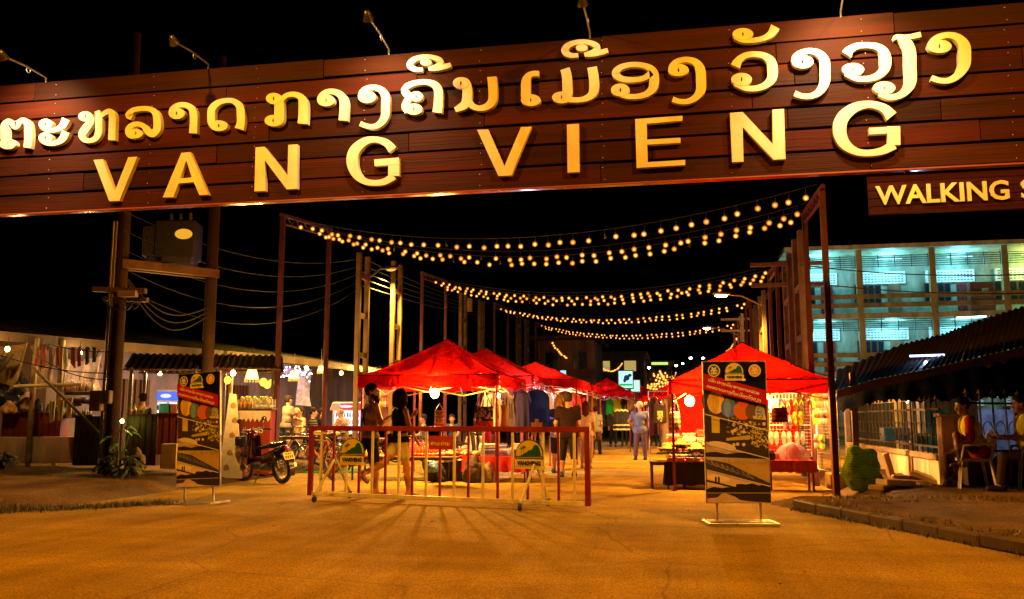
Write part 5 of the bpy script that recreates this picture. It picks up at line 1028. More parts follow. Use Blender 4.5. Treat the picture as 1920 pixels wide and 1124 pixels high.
for j in range(3):
    for i in range(9):
        c = rg.choice([(.42, .30, .14), (.05, .05, .08), (.35, .22, .12), (.12, .13, .30), (.45, .42, .38), (.30, .08, .04)]); m_ = shoe_mesh(jit(c), (.5, .42, .3)); x = o2.x-.42+i*.19
        t = thing('pair_of_shoes', 'pair of low cloth shoes lined up on the dark blue table', 'shoes', (x, 16.42+j*.24, .55+j*.10), R(rg.uniform(-25, 25)), 'cloth shoes in rows')
        me = m_.mesh('shoe'); put('shoe', me, t, (-.045, 0, 0)); put('shoe', me, t, (.045, .01, 0), .1)
for i in range(5): crate((o2.x-.42+i*.17, 16.34+.02*i, .485), 0, (.14, .24, .07), ((.45, .08, .35), (.55, .12, .4), (.3, .1, .4), (.5, .2, .3), (.55, .3, .4))[i], ('leftmost', 'second', 'third', 'fourth', 'rightmost')[i]+' pink box at the front left of the shoe table')
mb = MB('cloth', (.5, .42, .18))
for i in range(5):
    h = MB('grain', jit((.42, .30, .12), .3)); h.lathe([(.17, .0), (.165, .012), (.09, .02), (.085, .07), (.06, .095), (0, .1)], n=18); one('straw_hat', h, 'straw hat lying at the left edge of the shoe table' if i < 2 else 'straw hat lying among shoes on the right table', 'hat', (o2.x-.52+i*.27+.02, 16.50+(i % 2)*.2, .72+.07*(i % 2)), 0, 'straw hats on the shoe table')
for j in range(2):
    for i in range(6): folded((o2.x-.35+i*.27+rg.uniform(-.03, .03), 17.0+j*.2, .80+j*.08), rg.uniform(-.3, .3), .26, .2, rg.randint(3, 7), [[(.42, .03, .03), (.5, .1, .06)], [(.10, .10, .35), (.4, .4, .5)], [(.5, .35, .2), (.5, .45, .4)]][(i+j) % 3], 'folded coloured cloth heaped at the back of the shoe table', 'folded cloth behind the shoes')
mb = MB('wood', (.12, .06, .03)); mb.box((0, 0, .15), (1.7, .42, .3)); one('display_shelf', mb, 'wooden riser carrying folded cloth behind the shoes', 'shelf', (o2.x+.35, 17.08, .478))
blob_goods('flower_clip', 'hair clip', (o2.x+.15, 16.36), 34, 'small yellow and red flower clip at the front of the shoe table', 'flower clips on the shoe table', [(.7, .4, .04), (.55, .08, .04), (.6, .5, .1)], .05, .42, .07, .48)
mb = MB('tarp', (.55, .015, .015)); q0 = atY(1270, 18.6, 0); mb.sheet(lambda u, v: V(((u-.5)*2.4, .05*math.sin(u*34)*(.4+v), 1.85-v*1.5)), 70, 6); one('red_curtain', mb, 'red cloth curtain hung at the back of the right canopy', 'curtain', (q0.x+1.2, 18.6, 0))
mb = MB('tarp', (.50, .015, .02)); mb.sheet(lambda u, v: V(((u-.5)*.9, .04*math.sin(u*24)*(.4+v), 1.7-v*1.1)), 40, 6); one('red_curtain', mb, 'narrow red cloth hanging beside the flip-flop grid', 'curtain', W(1530, 786, 17.6)-V((0, 0, 1.25)), R(70))
BK = (.02, .018, .02)
bag(W(1236, 735, 17.5), .26, .36, .26, BK, 'black bag with tan picture hanging left of the right canopy', lambda u, v: (.42, .28, .14) if abs(u-.5) < .25 and .3 < v < .9 and NZ[int(u*39)][int(v*39)] > .3 else BK)
bag(W(1264, 735, 16.2), .20, .34, .36, (.12, .05, .04), 'long patterned shoulder bag hanging at the right canopy pole', lambda u, v: (.30, .18, .10) if math.sin(v*50) > .2 else (.08, .03, .03))
garment(W(1226, 742, 20.6), R(60), .45, .9, (.10, .04, .10), 'dark plum garment hanging behind the black bag', None, None, .4)
garment(W(1252, 742, 19.4), R(60), .45, 1.0, (.45, .42, .44), 'pale grey garment hanging behind the right canopy pole', None, None, .4)
bag(W(1460, 737, 15.6), .28, .26, .26, (.10, .012, .02), 'maroon woven bag on a pale strap in front of the flip-flops', lambda u, v: (.05, .01, .02) if math.sin(v*24) > .4 else (.16, .02, .03))
def grid(p, rz, w, h, label):
    t = thing('display_grid', label, 'display grid', p, rz, 'wire display grids'); mb = MB('metal', (.75, .68, .6)); mb.tube([(-w/2, 0, 0), (w/2, 0, 0), (w/2, 0, h), (-w/2, 0, h)], .009, 6, closed=True); put('outer_frame', mb, t)
    mb = MB('metal', (.75, .68, .6)); s = .062
    for i in range(1, int(w/s)): mb.tube([(-w/2+i*s, 0, 0), (-w/2+i*s, 0, h)], .0035, 4)
    for i in range(1, int(h/s)): mb.tube([(-w/2, -.006, i*s), (w/2, -.006, i*s)], .0035, 4)
    put('wires', mb, t); return t
def flops(p, rz, c1, c2, label, group, s=1.0, tilt=0):
    t = thing('flip_flops', label, 'flip-flops', p, rz, group)
    for sx in (-1, 1):
        mb = MB('rubber', c1); out = [(.036*math.sin(a)*(1+.18*math.cos(a))*1.15, .125*math.cos(a)) for a in [2*PI*i/22 for i in range(22)]]
        mb.poly([[(x*s, y*s) for x, y in out]], .018*s, lambda x, y, h: V((sx*.047*s+x, -h, y))); mb.use('rubber', c2)
        mb.tube([(sx*.047*s-.036*s, -.014, -.02*s), (sx*.047*s-.015*s, -.045*s, .025*s), (sx*.047*s, -.022*s, .07*s), (sx*.047*s+.015*s, -.045*s, .025*s), (sx*.047*s+.036*s, -.014, -.02*s)], .008*s, 6); put('sandal', mb, t)
    return t
gy = 17.3; gp = PY(1481, 786, gy); grid((gp.x, gy, PY(1481, 798, gy).z), 0, .74, .60, 'upper front wire grid holding dark and yellow flip-flops'); grid((gp.x, gy, PY(1481, 856, gy).z), 0, .74, .58, 'lower front wire grid holding white flip-flops')
YE, OR = (.62, .42, .02), (.6, .16, .02)
for u, v, c1, c2, lb in ((1473, 762, (.06, .03, .08), YE, 'dark flip-flops with yellow straps, top row middle'), (1497, 757, (.05, .04, .02), YE, 'black flip-flops with yellow print, top row right'), (1451, 760, (.5, .4, .4), (.1, .05, .08), 'grey flip-flops half behind the bag strap'), (1476, 791, (.20, .12, .22), (.5, .45, .5), 'dark lilac flip-flops in the second row'), (1496, 785, YE, (.05, .04, .03), 'yellow flip-flops with black straps in the second row'), (1451, 822, (.55, .5, .55), (.6, .55, .6), 'whitish flip-flops by the banner edge'), (1475, 822, (.5, .5, .58), (.5, .3, .2), 'pale blue flip-flops in the lower row, middle'), (1500, 822, (.46, .44, .62), (.7, .68, .75), 'lavender flip-flops with white straps, lower right')):
    p = PY(u, v, gy-.03); flops(p, 0, c1, c2, lb, 'flip-flops on the front grid', 1.05)
s0 = PY(1530, 786, 17.2); s1 = PY(1571, 786, 15.75); sd = s1-s0; sr = math.atan2(sd.y, sd.x); sm = (s0+s1)/2
g1 = grid((sm.x, sm.y, .95), sr, sd.length, .78, 'upper side wire grid crowded with orange flip-flops'); grid((sm.x, sm.y, .34), sr, sd.length, .58, 'lower side wire grid with green and blue flip-flops')
for j, z in enumerate((1.58, 1.28, .84)):
    for i in range(6 if j < 2 else 4):
        q = s0.lerp(s1, (i+.7)/7.2); c = (rg.choice([YE, OR, (.55, .5, .45), (.25, .3, .5)]) if j < 2 else rg.choice([(.12, .25, .08), YE, (.3, .38, .6)])); off = V((-sd.y, sd.x, 0)).normalized()*-.05
        flops(V((q.x, q.y, z))+off, sr, jit(c), jit(rg.choice([(.5, .4, .3), OR, (.1, .05, .03)])), ('row of orange and yellow flip-flops at the top of the side grid', 'row of orange and white flip-flops in the middle of the side grid', 'green, yellow and blue flip-flops low on the side grid')[j], ('top row on the side grid', 'middle row on the side grid', 'low row on the side grid')[j], 1.05)
o = G(1480, 922); table((o.x+.05, o.y+.25, 0), R(4), .82, .5, .52, 'low table with red cloth and a lilac dome behind the tall banner', (.45, .25, .10), (.14, .06, .05)); drape((o.x+.05, o.y+.25, 0), R(4), .80, .48, .52, .2, (.5, .06, .03), 'red cloth on the low table with the lilac dome')
mb = MB('mesh', (.55, .25, .55)); mb.lathe([(.30*math.cos(a), .30*math.sin(a)) for a in [PI/2*i/8 for i in range(9)]], n=24); mb.use('metal', (.6, .5, .6))
for i in range(6): a = 2*PI*i/6; mb.tube([(.303*math.cos(b)*math.cos(a), .303*math.cos(b)*math.sin(a), .303*math.sin(b)) for b in [PI/2*k/8 for k in range(9)]], .004, 4)
one('food_cover', mb, 'lilac mesh food cover dome on the low red-clothed table', 'food cover', (o.x+.1, o.y+.25, .535)); sack((o.x-.3, o.y+.15, .53), (.2, .2, .16), (.08, .05, .22), 'dark purple cloth heap left of the lilac dome')
def pchair(loc, rz, label, col=(.84, .78, .78)):
    t = thing('plastic_chair', label, 'chair', loc, rz, 'plastic chairs')
    for sx in (-1, 1):
        for sy in (-1, 1):
            mb = MB('plastic', col); a, b = V((sx*.19, sy*.19, .42)), V((sx*.235, sy*.25, 0)); mb.bar(a+V((sx*.012, 0, 0)), b, .052, .018, .004); mb.bar(a+V((0, sy*.012, 0)), b+V((-sx*.02, sy*.008, 0)), .018, .05, .004); put('leg', mb, t)
    mb = MB('plastic', col); mb.sheet(lambda u, v: V(((u-.5)*.44, (v-.5)*.44, .435-.025*math.sin(PI*u)*math.sin(PI*v))), 8, 8); mb.sheet(lambda u, v: V(((u-.5)*.44, (v-.5)*.44, .405)), 2, 2)
    for s in (-1, 1): mb.box((s*.215, 0, .42), (.02, .45, .045), b=.006); mb.box((0, s*.215, .42), (.41, .02, .045), b=.006)
    put('seat', mb, t)
    mb = MB('plastic', col)
    for i in range(5): x = -.15+i*.075; mb.bar((x, -.215, .44), (x*1.08, -.30, .80), .045, .014, .004)
    mb.tube([(-.21, -.21, .43), (-.22, -.27, .68), (-.19, -.31, .82), (0, -.325, .855), (.19, -.31, .82), (.22, -.27, .68), (.21, -.21, .43)], .02, 8); put('backrest', mb, t)
    for s in (-1, 1): mb = MB('plastic', col); mb.tube([(s*.215, .20, .43), (s*.25, .17, .62), (s*.25, -.05, .655), (s*.22, -.27, .66)], .018, 8); put('armrest', mb, t)
    return t
pchair(at(884, 21.5, 0), R(30), 'white plastic chair seen between canopy poles behind the parked motorcycle')
motorbike(at(868, 19.6, 0), R(-75), 'black motorcycle parked behind the goods table of the left canopy', (.02, .018, .018), .05, False)
for i, (a, b, lb) in enumerate((((910, 726, 18.8), (1018, 719, 20.7), 'overhead rail holding the polka-dot blouses and blue cloth'), ((1013, 723, 20.8), (1106, 731, 32), 'long overhead rail holding the row of dark red tops'), ((1104, 737, 34.4), (1190, 737, 34.4), 'overhead rail of the bright T-shirts under the purple tubes'), ((1216, 734, 21), (1260, 734, 19), 'short rail holding plum and grey garments left of the right canopy'))):
    A_, B_ = W(*a), W(*b); mb = MB('metal', (.4, .36, .34)); mb.tube([(0, 0, 0), B_-A_], .014, 6)
    for q in (V((0, 0, 0)), B_-A_): mb.tube([q, q+V((0, 0, -A_.z))], .014, 6)
    one('clothes_rail', mb, lb, 'clothes rail', A_)
# ------------------------------------------------------------------ left side: market shed, stalls, restaurant
def gz(u, d): p = W(u, 786, d); return V((p.x, p.y, H(p.x, p.y)))
def zat(v, d): return 1.25+(786-v)/FPX*d
hf = [W(-170, 606, 16.6), W(0, 622, 18), W(195, 640, 20), W(380, 655, 22), W(540, 669, 25.5), W(700, 690, 30), W(860, 712, 37)]
hall = thing('market_shed', 'long low shed with pale underside roof along the left side of the street', 'building', (hf[3].x, hf[3].y, 0)); o = V(hall.location)
bk = V((-.93, .36, 0))
def hedge(u): return edge(hf, u)
mb = MB('wear', (.07, .06, .03)); mb.sheet(lambda u, v: hedge(u)-o+bk*v*5.5+V((0, 0, .9*v+.03*math.sin(u*200))), 90, 8); put('roof', mb, hall)
mb = MB('tarp', (.27, .21, .11)); mb.sheet(lambda u, v: hedge(u)-o+bk*(.05+v*5.4)+V((0, 0, .9*v-.10-.14*math.sin(PI*v)*(1+.4*math.sin(u*40)))), 90, 10); put('lit_underside', mb, hall)  # added pale layer; its colour makes the roof underside read as lit
mb = MB('wear', (.07, .045, .025)); mb.sheet(lambda u, v: hedge(u)-o-bk*.02+V((0, 0, .01-.2*v)), 60, 1); put('fascia', mb, hall)
wall_ = lambda u, v: hedge(u)-o+bk*4.6+V((0, 0, -hedge(u).z+.1+v*3.3))
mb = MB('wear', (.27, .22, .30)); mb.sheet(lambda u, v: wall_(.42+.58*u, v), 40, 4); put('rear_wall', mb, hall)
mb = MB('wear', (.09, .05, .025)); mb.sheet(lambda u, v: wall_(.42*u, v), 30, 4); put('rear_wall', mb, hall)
for k, (u0, u1) in enumerate(((.53, .60), (.66, .715), (.735, .775))):
    mb = MB('woodv', (.13, .065, .035)); n = 7
    for i in range(n):
        a, b = wall_(lerp(u0, u1, (i+.12)/n), .0), wall_(lerp(u0, u1, (i+.62)/n), .0); m = (a+b)/2; mb.box((m.x-bk.x*.06, m.y-bk.y*.06, 1.35), ((b-a).length, .06, 2.1), math.atan2((b-a).y, (b-a).x))
    put('shutter', mb, hall)
for u, d in ((58, 18.4), (108, 18.9), (430, 22.6), (740, 31.5)):
    p = gz(u, d); mb = MB('wood', (.22, .14, .05)); mb.tube([(p.x-o.x, p.y-o.y, 0), (p.x-o.x, p.y-o.y, 2.95)], .055, 8); put('post', mb, hall)
mb = MB('wood', (.42, .30, .12)); a = W(26, 725, 18.2); mb.tube([(0, 0, 0), W(153, 721, 18.5)-a], .038, 8); one('bamboo_rail', mb, 'pale bamboo rail tied across the shed posts', 'rail', a)
mb = MB('wood', (.10, .06, .03)); a = W(62, 690, 18.2); mb.tube([(0, 0, 0), W(186, 812, 18.0)-a], .03, 6); one('leaning_pole', mb, 'dark pole leaning diagonally in front of the left shed', 'pole', a)
def sheet_(pts, col, label, fold=.06, kind='tarp', cat='tarpaulin'):
    P = [W(*q) for q in pts]; c = P[0]; mb = MB(kind, col)
    mb.sheet(lambda u, v: (P[0].lerp(P[1], u)).lerp(P[3].lerp(P[2], u), v)-c+V((fold*math.sin(u*15+v*4), fold*math.sin(u*17+v*3), -fold*1.5*math.sin(PI*u)*(1-v))), 30, 20); return one({'tarpaulin': 'tarpaulin_sheet', 'rag': 'rag', 'curtain': 'curtain', 'packet': 'hanging_packet'}[cat], mb, label, cat, c)
sheet_([(-40, 634, 18.3), (52, 640, 18.8), (40, 742, 18.8), (-40, 690, 18.2)], (.40, .27, .12), 'beige tarpaulin hanging under the shed roof at the far left', .1)
sheet_([(-30, 668, 18.0), (26, 664, 18.1), (-4, 706, 18.1), (-30, 716, 18.0)], (.05, .04, .035), 'dark cloth corner hanging over the beige tarpaulin')
sheet_([(56, 648, 19.3), (106, 652, 19.6), (100, 726, 19.6), (58, 730, 19.3)], (.32, .21, .14), 'brownish sheet hanging between the two shed posts')
sheet_([(114, 672, 19.7), (190, 664, 20.2), (188, 738, 20.2), (122, 736, 19.7)], (.56, .46, .50), 'whitish lavender sheet hanging right of the second shed post', .08)
sheet_([(112, 650, 20.0), (192, 648, 20.6), (190, 690, 20.6), (116, 676, 20.0)], (.18, .14, .17), 'grey torn sheet above the lavender one', .05)
hbulb(W(150, 662, 19.2), 'warm bulb over the lavender sheet of the left shed', 170, (1, .62, .28), .045, .25, 'bulbs under the left shed'); hbulb(W(14, 655, 17.7), 'warm bulb at the beige tarpaulin on the far left', 200, (1, .55, .15), .045, .25, 'bulbs under the left shed')
def bx_(u0, u1, v0, v1, d, dep, kind, col, name, label, cat, bev=.01, rz=R(20), zb=None):
    um = (u0+u1)/2; p = gz(um, d); w = (u1-u0)/FPX*d/math.cos(rz-PSI)*.96; z1 = zat(v0, d); z0 = zat(v1, d) if zb is None else zb; mb = MB(kind, col); mb.box((0, dep/2, (z1-z0)/2), (w, dep, z1-z0), b=bev)
    if kind == 'woodv':
        k = max(3, int(w/.11))
        for i in range(k+1): mb.use(None, jit(tuple(c*.7 for c in col), .3)); mb.box((-w/2+w*i/k, -.006, (z1-z0)/2), (.014, .02, z1-z0-.02))
        mb.use(None, tuple(c*.6 for c in col)); mb.box((0, dep/2-.02, z1-z0+.012), (w+.06, dep+.06, .028), b=.004)
    return one(name, mb, label, cat, (p.x, p.y, z0), rz)
bx_(-70, 143, 819, 868, 18.4, .2, 'wear', (.80, .50, .34), 'low_wall', 'stained pinkish low wall at the far left', 'wall')
bx_(8, 112, 776, 818, 18.55, .5, 'woodv', (.20, .03, .02), 'wooden_counter', 'maroon wooden counter on the pinkish low wall', 'counter', zb=zat(818.5, 18.4))
bx_(143, 196, 783, 872, 18.2, .6, 'woodv', (.055, .022, .015), 'cabinet', 'dark brown cabinet between the low wall and the utility pole', 'cabinet')
bx_(118, 176, 734, 741, 18.9, .4, 'wood', (.07, .04, .03), 'shelf', 'dark shelf crowded with bottles on the left shed', 'shelf'); bx_(116, 172, 778, 784, 18.7, .4, 'wood', (.05, .03, .025), 'shelf', 'lower dark shelf of glasses on the left shed', 'shelf')
rg = random.Random(31)
def bottle(loc, s, col, label, group, kind='gloss'):
    mb = MB(kind, col); mb.lathe([(0, 0), (.03*s, 0), (.032*s, .11*s), (.012*s, .16*s), (.012*s, .21*s), (0, .212*s)], n=10); mb.use('plastic', jit((.5, .4, .3), .6)); mb.lathe([(.014*s, .2*s), (.014*s, .225*s), (0, .226*s)], n=8); return one('bottle', mb, label, 'bottle', loc, 0, group)
for i in range(14): p = W(121+i*4, 735, 19.1); bottle(p, rg.uniform(.8, 1.2), jit(rg.choice([(.5, .3, .1), (.4, .2, .2), (.55, .5, .4), (.1, .06, .03)])), 'small bottle on the dark shelf of the left shed', 'bottles on the dark shelf')
for i in range(12): p = W(119+i*4.5, 779, 18.85); bottle(p, rg.uniform(.5, .8), jit((.35, .3, .25)), 'small glass on the lower shelf of the left shed', 'glasses on the lower shelf', 'gloss')
for i in range(12): p = W(121+i*4.5, 760+rg.uniform(-6, 6), 18.9); mb = MB('metal', (.12, .1, .09)); mb.lathe([(0, 0), (.05, .0), (.07, .06), (.075, .10), (.07, .10), (.05, .01)], n=10); one('cooking_pot', mb, 'small dark pot hanging between the two shelves', 'pot', p, 0, 'pots between the shelves')
sack(W(18, 772, 18.8), (.95, .55, .78), (.012, .011, .013), 'black plastic heap on the counter at the far left', 'plastic')
sack(W(16, 776, 18.4), (.34, .2, .18), (.5, .26, .08), 'orange lit packet on the maroon counter'); sack(W(47, 773, 18.5), (.24, .2, .42), (.55, .32, .12), 'golden paper bag on the maroon counter'); sack(W(68, 774, 18.5), (.16, .14, .30), (.03, .025, .025), 'small black kettle shape on the counter', 'gloss', 'kettle', 'kettle')
for i, (u, v, c) in enumerate(((92, 775, (.42, .30, .12)), (108, 772, (.45, .30, .10)), (124, 768, (.55, .38, .18)))): sheet_([(u, v-24, 18.3), (u+12, v-24, 18.3), (u+9, v+12, 18.2), (u+3, v+18, 18.2)], c, ('left', 'middle', 'right')[i]+' rag hanging below the bamboo rail', .02, 'cloth', 'rag')
# twin concrete poles with the transformer
pA, pB = gz(212, 17.2), gz(384, 18.4); dAB = pB-pA
tp = thing('transformer_pole', 'pair of dark concrete poles carrying a transformer on a beam above the left stalls', 'utility pole', (pA.x, pA.y, 0)); oo = V((pA.x, pA.y, 0))
for q, r in ((V((0, 0, 0)), .125), (V((dAB.x, dAB.y, 0)), .135)): mb = MB('concrete', (.045, .022, .010)); mb.tube([q, q+V((0, 0, 9.2))], [r, r*.78], 14); put('pole', mb, tp)
zb1 = zat(492, 17.2); mb = MB('wood', (.15, .07, .02)); e = V((dAB.x, dAB.y, 0)); n_ = V((-e.y, e.x, 0)).normalized()
for s in (-1, 1): mb.bar(e*-.03+n_*.15*s+V((0, 0, zb1)), e*1.05+n_*.15*s+V((0, 0, zb1)), .09, .17)
put('beam', mb, tp)
mb = MB('paint', (.016, .016, .06)); m = e*.60+V((0, 0, zb1+.1)); mb.box(m+V((0, 0, .52)), (.82, .55, .80), .25, b=.03); mb.use('paint', (.04, .036, .11)); mb.box(m+V((.05, 0, .13)), (.62, .5, .24), .25, b=.02); mb.use('paint', (.03, .04, .22)); mb.box(m+V((-.45, 0, .12)), (.35, .45, .26), .25, b=.02); mb.use('paint', (.12, .10, .2))
for i in range(9): mb.box(m+V((-.72+i*.035, -.02, .5)), (.014, .5, .62), .25)
for i in range(3): mb.lathe([(.02, 0), (.05, .03), (.02, .06), (.05, .09), (.02, .12), (.04, .15), (.01, .2)], m+V((-.2+i*.22, .0, .93)), 10)
put('transformer', mb, tp); mb = MB('glow0.9', (1, .45, .03)); Q = Matrix.Rotation(.25, 3, 'Z'); mb.ball(m+Q @ V((.18, -.285, .62)), (.18, .012, .11), 16, Q); put('lit_plate', mb, tp)  # the plate is no lamp; its brightness is painted on as glow
mb = MB('wood', (.12, .07, .035)); z = zat(538, 17); mb.bar((-.5, -.15, z), (.62, -.1, z-.06), .10); mb.bar((-.45, .16, z-.15), (.5, .16, z-.2), .09); mb.use('plastic', (.25, .17, .08)); mb.box((.3, -.2, z-.12), (.36, .12, .12), .1); put('cross_arm', mb, tp)
mb = MB('metal', (.28, .2, .1))
for x, r in ((-.17, .03), (-.10, .026)): mb.tube([(x, -.1, 0), (x, -.1, 5.2)], r, 8)
put('conduit', mb, tp); mb = MB('paint', (.20, .17, .12)); mb.box((-.24, -.18, zat(752, 17)), (.26, .16, .40), b=.02); mb.box((-.02, -.19, zat(745, 17)), (.18, .12, .26), b=.02); put('meter_box', mb, tp)
mb = MB('rubber', (.03, .025, .02)); rg = random.Random(9)
for k in range(5): a, b = V((rg.uniform(-.3, .1), -.16, zat(530+k*6, 17))), V((rg.uniform(.3, .7), -.1, zat(555+k*4, 17))); mb.tube([a.lerp(b, i/10)-V((0, 0, rg.uniform(.1, .3)*math.sin(PI*i/10))) for i in range(11)], .010, 4)
for k in range(3): a, b = V((0, -.12, zb1-.05)), e+V((0, -.14, zb1-.75-.1*k)); mb.tube([a.lerp(b, i/14)-V((0, 0, (.5+.1*k)*math.sin(PI*i/14))) for i in range(15)], .012, 4)
put('loose_wires', mb, tp)
for i, (a, b, s) in enumerate((((-30, 655, 17), (205, 700, 17.1), .12), ((60, 660, 18), (205, 712, 17.1), .15), ((90, 645, 18), (212, 660, 17.1), .05))): cable(W(*a), W(*b), s, ('lowest', 'middle', 'upper')[i]+' sagging wire from the left shed to the pole', .010, 'wires at the left shed')
# plants at the pole
def leafplant(p, n, h, L_, wd, col, label, seed):
    t = thing('potted_plant', label, 'plant', p); r2 = random.Random(seed); st = MB('leaf', tuple(c*.6 for c in col)); lf = MB('leaf')
    for i in range(n):
        a = r2.uniform(0, 6.28); d = V((math.cos(a), math.sin(a), 0)); tip = d*h*.25*r2.random()+V((0, 0, h*r2.uniform(.3, 1))); st.tube([d*.03, tip*.5, tip], .008, 5); lf.use(None, jit(col, .4)); w = V((-d.y, d.x, 0)); l = L_*r2.uniform(.6, 1.2)
        lf.sheet(lambda u, v: tip+d*l*u+V((0, 0, l*(.35*u-.75*u*u)))+w*(v-.5)*wd*l*math.sin(PI*min(1, u*.95+.05))+V((0, 0, -abs(v-.5)*.06)), 6, 2)
    put('stem', st, t); put('leaves', lf, t); return t
leafplant(gz(230, 16.9)+V((0, -.1, 0)), 9, .98, .27, .5, (.14, .34, .03), 'tall bright green leafy plant beside the utility pole', 1); leafplant(gz(205, 16.6), 26, .4, .18, .4, (.03, .035, .012), 'dark low bush at the foot of the utility pole', 2); leafplant(gz(246, 16.4), 22, .4, .25, .5, (.05, .07, .02), 'small dark weed in front of the stuffed sack', 5); leafplant(gz(12, 17.6), 40, .35, .22, .4, (.03, .025, .012), 'dark weeds below the pinkish wall at the far left', 6)
hbulb(W(229, 790, 17.5), 'green tinted lamp behind the leafy plant', 26, (.6, 1, .12), .035, .2); sack(gz(258, 16.9), (.36, .3, .5), (.20, .15, .08), 'stuffed pale sack by the plant and red counter')
# stalls with little corrugated roofs
def stall_roof(p, w, d, z, rise, label, col=(.03, .016, .012), rz=R(22)):
    t = thing('food_stall', label, 'food stall', (p.x, p.y, 0), rz)
    for s in (-1, 1): mb = MB('rusty', col); mb.sheet(lambda u, v: V(((u-.5)*w, s*v*d/2, z+rise*(1-v)+.018*math.sin(u*w*46))), 80, 4); put('roof_sheet', mb, t)
    mb = MB('wood', (.16, .09, .05))
    for x in (-w/2+.1, w/2-.1):
        mb.bar((x, -d/2, z-.03), (x, 0, z+rise-.04), .05); mb.bar((x, d/2, z-.03), (x, 0, z+rise-.04), .05)
    for y in (-d/2+.05, 0, d/2-.05): mb.bar((-w/2, y, z-.04+rise*(1-abs(y)*2/d)), (w/2, y, z-.04+rise*(1-abs(y)*2/d)), .04)
    put('rafters', mb, t)
    for x in (-w/2+.15, w/2-.15):
        for y in (-d/2+.1, d/2-.1): mb = MB('wood', (.07, .05, .05)); mb.box((x, y, z/2), (.06, .06, z)); put('post', mb, t)
    return t
p1 = gz(313, 18.9); stall_roof(p1, 1.55, 1.5, zat(692, 18.2), .36, 'snack stall with dark corrugated roof behind the left banner stand'); p2 = gz(462, 20.0); stall_roof(p2, 1.5, 1.6, zat(690, 19.2), .34, 'food stall with a scalloped counter and corrugated roof right of the left banner', (.034, .02, .015))
bx_(240, 296, 779, 872, 17.9, .55, 'woodv', (.13, .022, .015), 'stall_counter', 'dark red counter of the snack stall with the vendor', 'counter', rz=R(14)); bx_(297, 334, 777, 852, 17.7, .5, 'woodv', (.30, .045, .025), 'stall_counter', 'brighter red slatted counter left of the banner stand', 'counter', rz=R(14))
bx_(297, 317, 757, 777, 17.9, .3, 'paint', (.06, .36, .42), 'painted_box', 'cyan box on the red slatted counter', 'box'); bx_(318, 331, 758, 777, 17.9, .3, 'paint', (.3, .10, .05), 'painted_box', 'brown box beside the cyan box', 'box'); bx_(305, 334, 832, 878, 17.0, .35, 'concrete', (.55, .40, .18), 'concrete_block', 'yellow lit concrete block left of the banner stand', 'block')
def fridge(p, w, h, rz, label, head):
    t = thing('drinks_fridge', label, 'fridge', p, rz); mb = MB('gloss', (.5, .5, .52)); d = .6; mb.box((0, d/2, h/2), (w, d, h), b=.02); put('cabinet', mb, t)
    mb = MB('glow2.2', (.55, .75, 1)); mb.box((0, -.012, h*.44), (w*.86, .02, h*.74)); put('lit_interior', mb, t); mb = MB('glow1.1', head); mb.box((0, -.014, h*.91), (w*.92, .024, h*.13)); mb.use('glow1.1', (.85, .8, .9)); mb.ball((-w*.1, -.03, h*.91), (w*.22, .01, h*.03), 12); put('header', mb, t)
    mb = MB('paint', (.3, .3, .32)); mb.box((0, -.03, h*.44), (.03, .03, h*.76)); mb.box((-w*.45, -.03, h*.44), (.04, .03, h*.76)); mb.box((w*.45, -.03, h*.44), (.04, .03, h*.76)); put('door_frame', mb, t); r2 = random.Random(3)
    mb = MB('gloss')
    for s in range(5):
        mb.use('paint', (.6, .62, .65)); mb.box((0, -.028, h*(.12+s*.145)), (w*.84, .02, .012))
        for i in range(10): mb.use('gloss', jit(r2.choice([(.02, .12, .35), (.02, .25, .2), (.4, .05, .04), (.03, .04, .10), (.5, .35, .05)]))); mb.lathe([(0, 0), (.022, 0), (.022, .10), (.008, .14), (0, .17)], (-w*.38+i*w*.084, -.045, h*(.125+s*.145)), 7)
    put('bottles', mb, t); return t
fridge(gz(654, 28.8), 1.05, 1.62, R(20), 'glass drinks fridge with red and blue header in the restaurant', (.75, .06, .08)); fridge(gz(314, 22.5), .62, 1.75, R(18), 'blue glowing drinks fridge behind the snack stall', (.1, .2, .9)); fridge(gz(682, 29.4), .5, 1.55, R(20), 'narrow lit fridge half behind the lamp poles', (.1, .15, .6))
# scalloped counter with its Lao sign
cp = gz(470, 18.9); crz = R(14); ct = thing('stall_counter', 'maroon food counter with white scalloped trim and Lao word, behind the motorbike', 'counter', cp, crz); zt_ = zat(768, 18.9)-cp.z
mb = MB('woodv', (.24, .03, .02)); mb.box((0, .25, (zt_-.02)/2), (.84, .5, zt_-.02)); put('cabinet', mb, ct); mb = MB('wood', (.06, .03, .02)); mb.box((0, .25, zt_), (.92, .58, .035), b=.006); put('worktop', mb, ct)
mb = MB('cloth', (.70, .58, .46)); tri = [(-.42, 0), (.42, 0)]+[x for i in range(9) for x in ((.42-i*.0933-.0, -.16), (.42-i*.0933-.047, -.24))]+[(-.42, -.16)]; mb.poly([tri], .008, lambda x, y, h: V((x, -.008-h, zt_-.03+y))); put('scalloped_trim', mb, ct)
mb = MB('letter', (.75, .62, .5)); words = ['to', 'dot', 'aa', 'lo', 'tick', 'aa', 'wo']; tw = lao_line(MB(), words, lambda a, b, h: V((a, 0, b)), .1); s = .44/tw*.1; lao_line(mb, words, lambda a, b, h: V((-.16+a, -.010-h, zt_-.50+b*1.2)), s); ribbon(mb, [(-.36, -.47, .03), (-.30, -.44, .05), (-.24, -.33, .02)], 0, .01, lambda x, y, h: V((x, -.004-h, zt_+y))); put('lettering', mb, ct)
rg = random.Random(14)
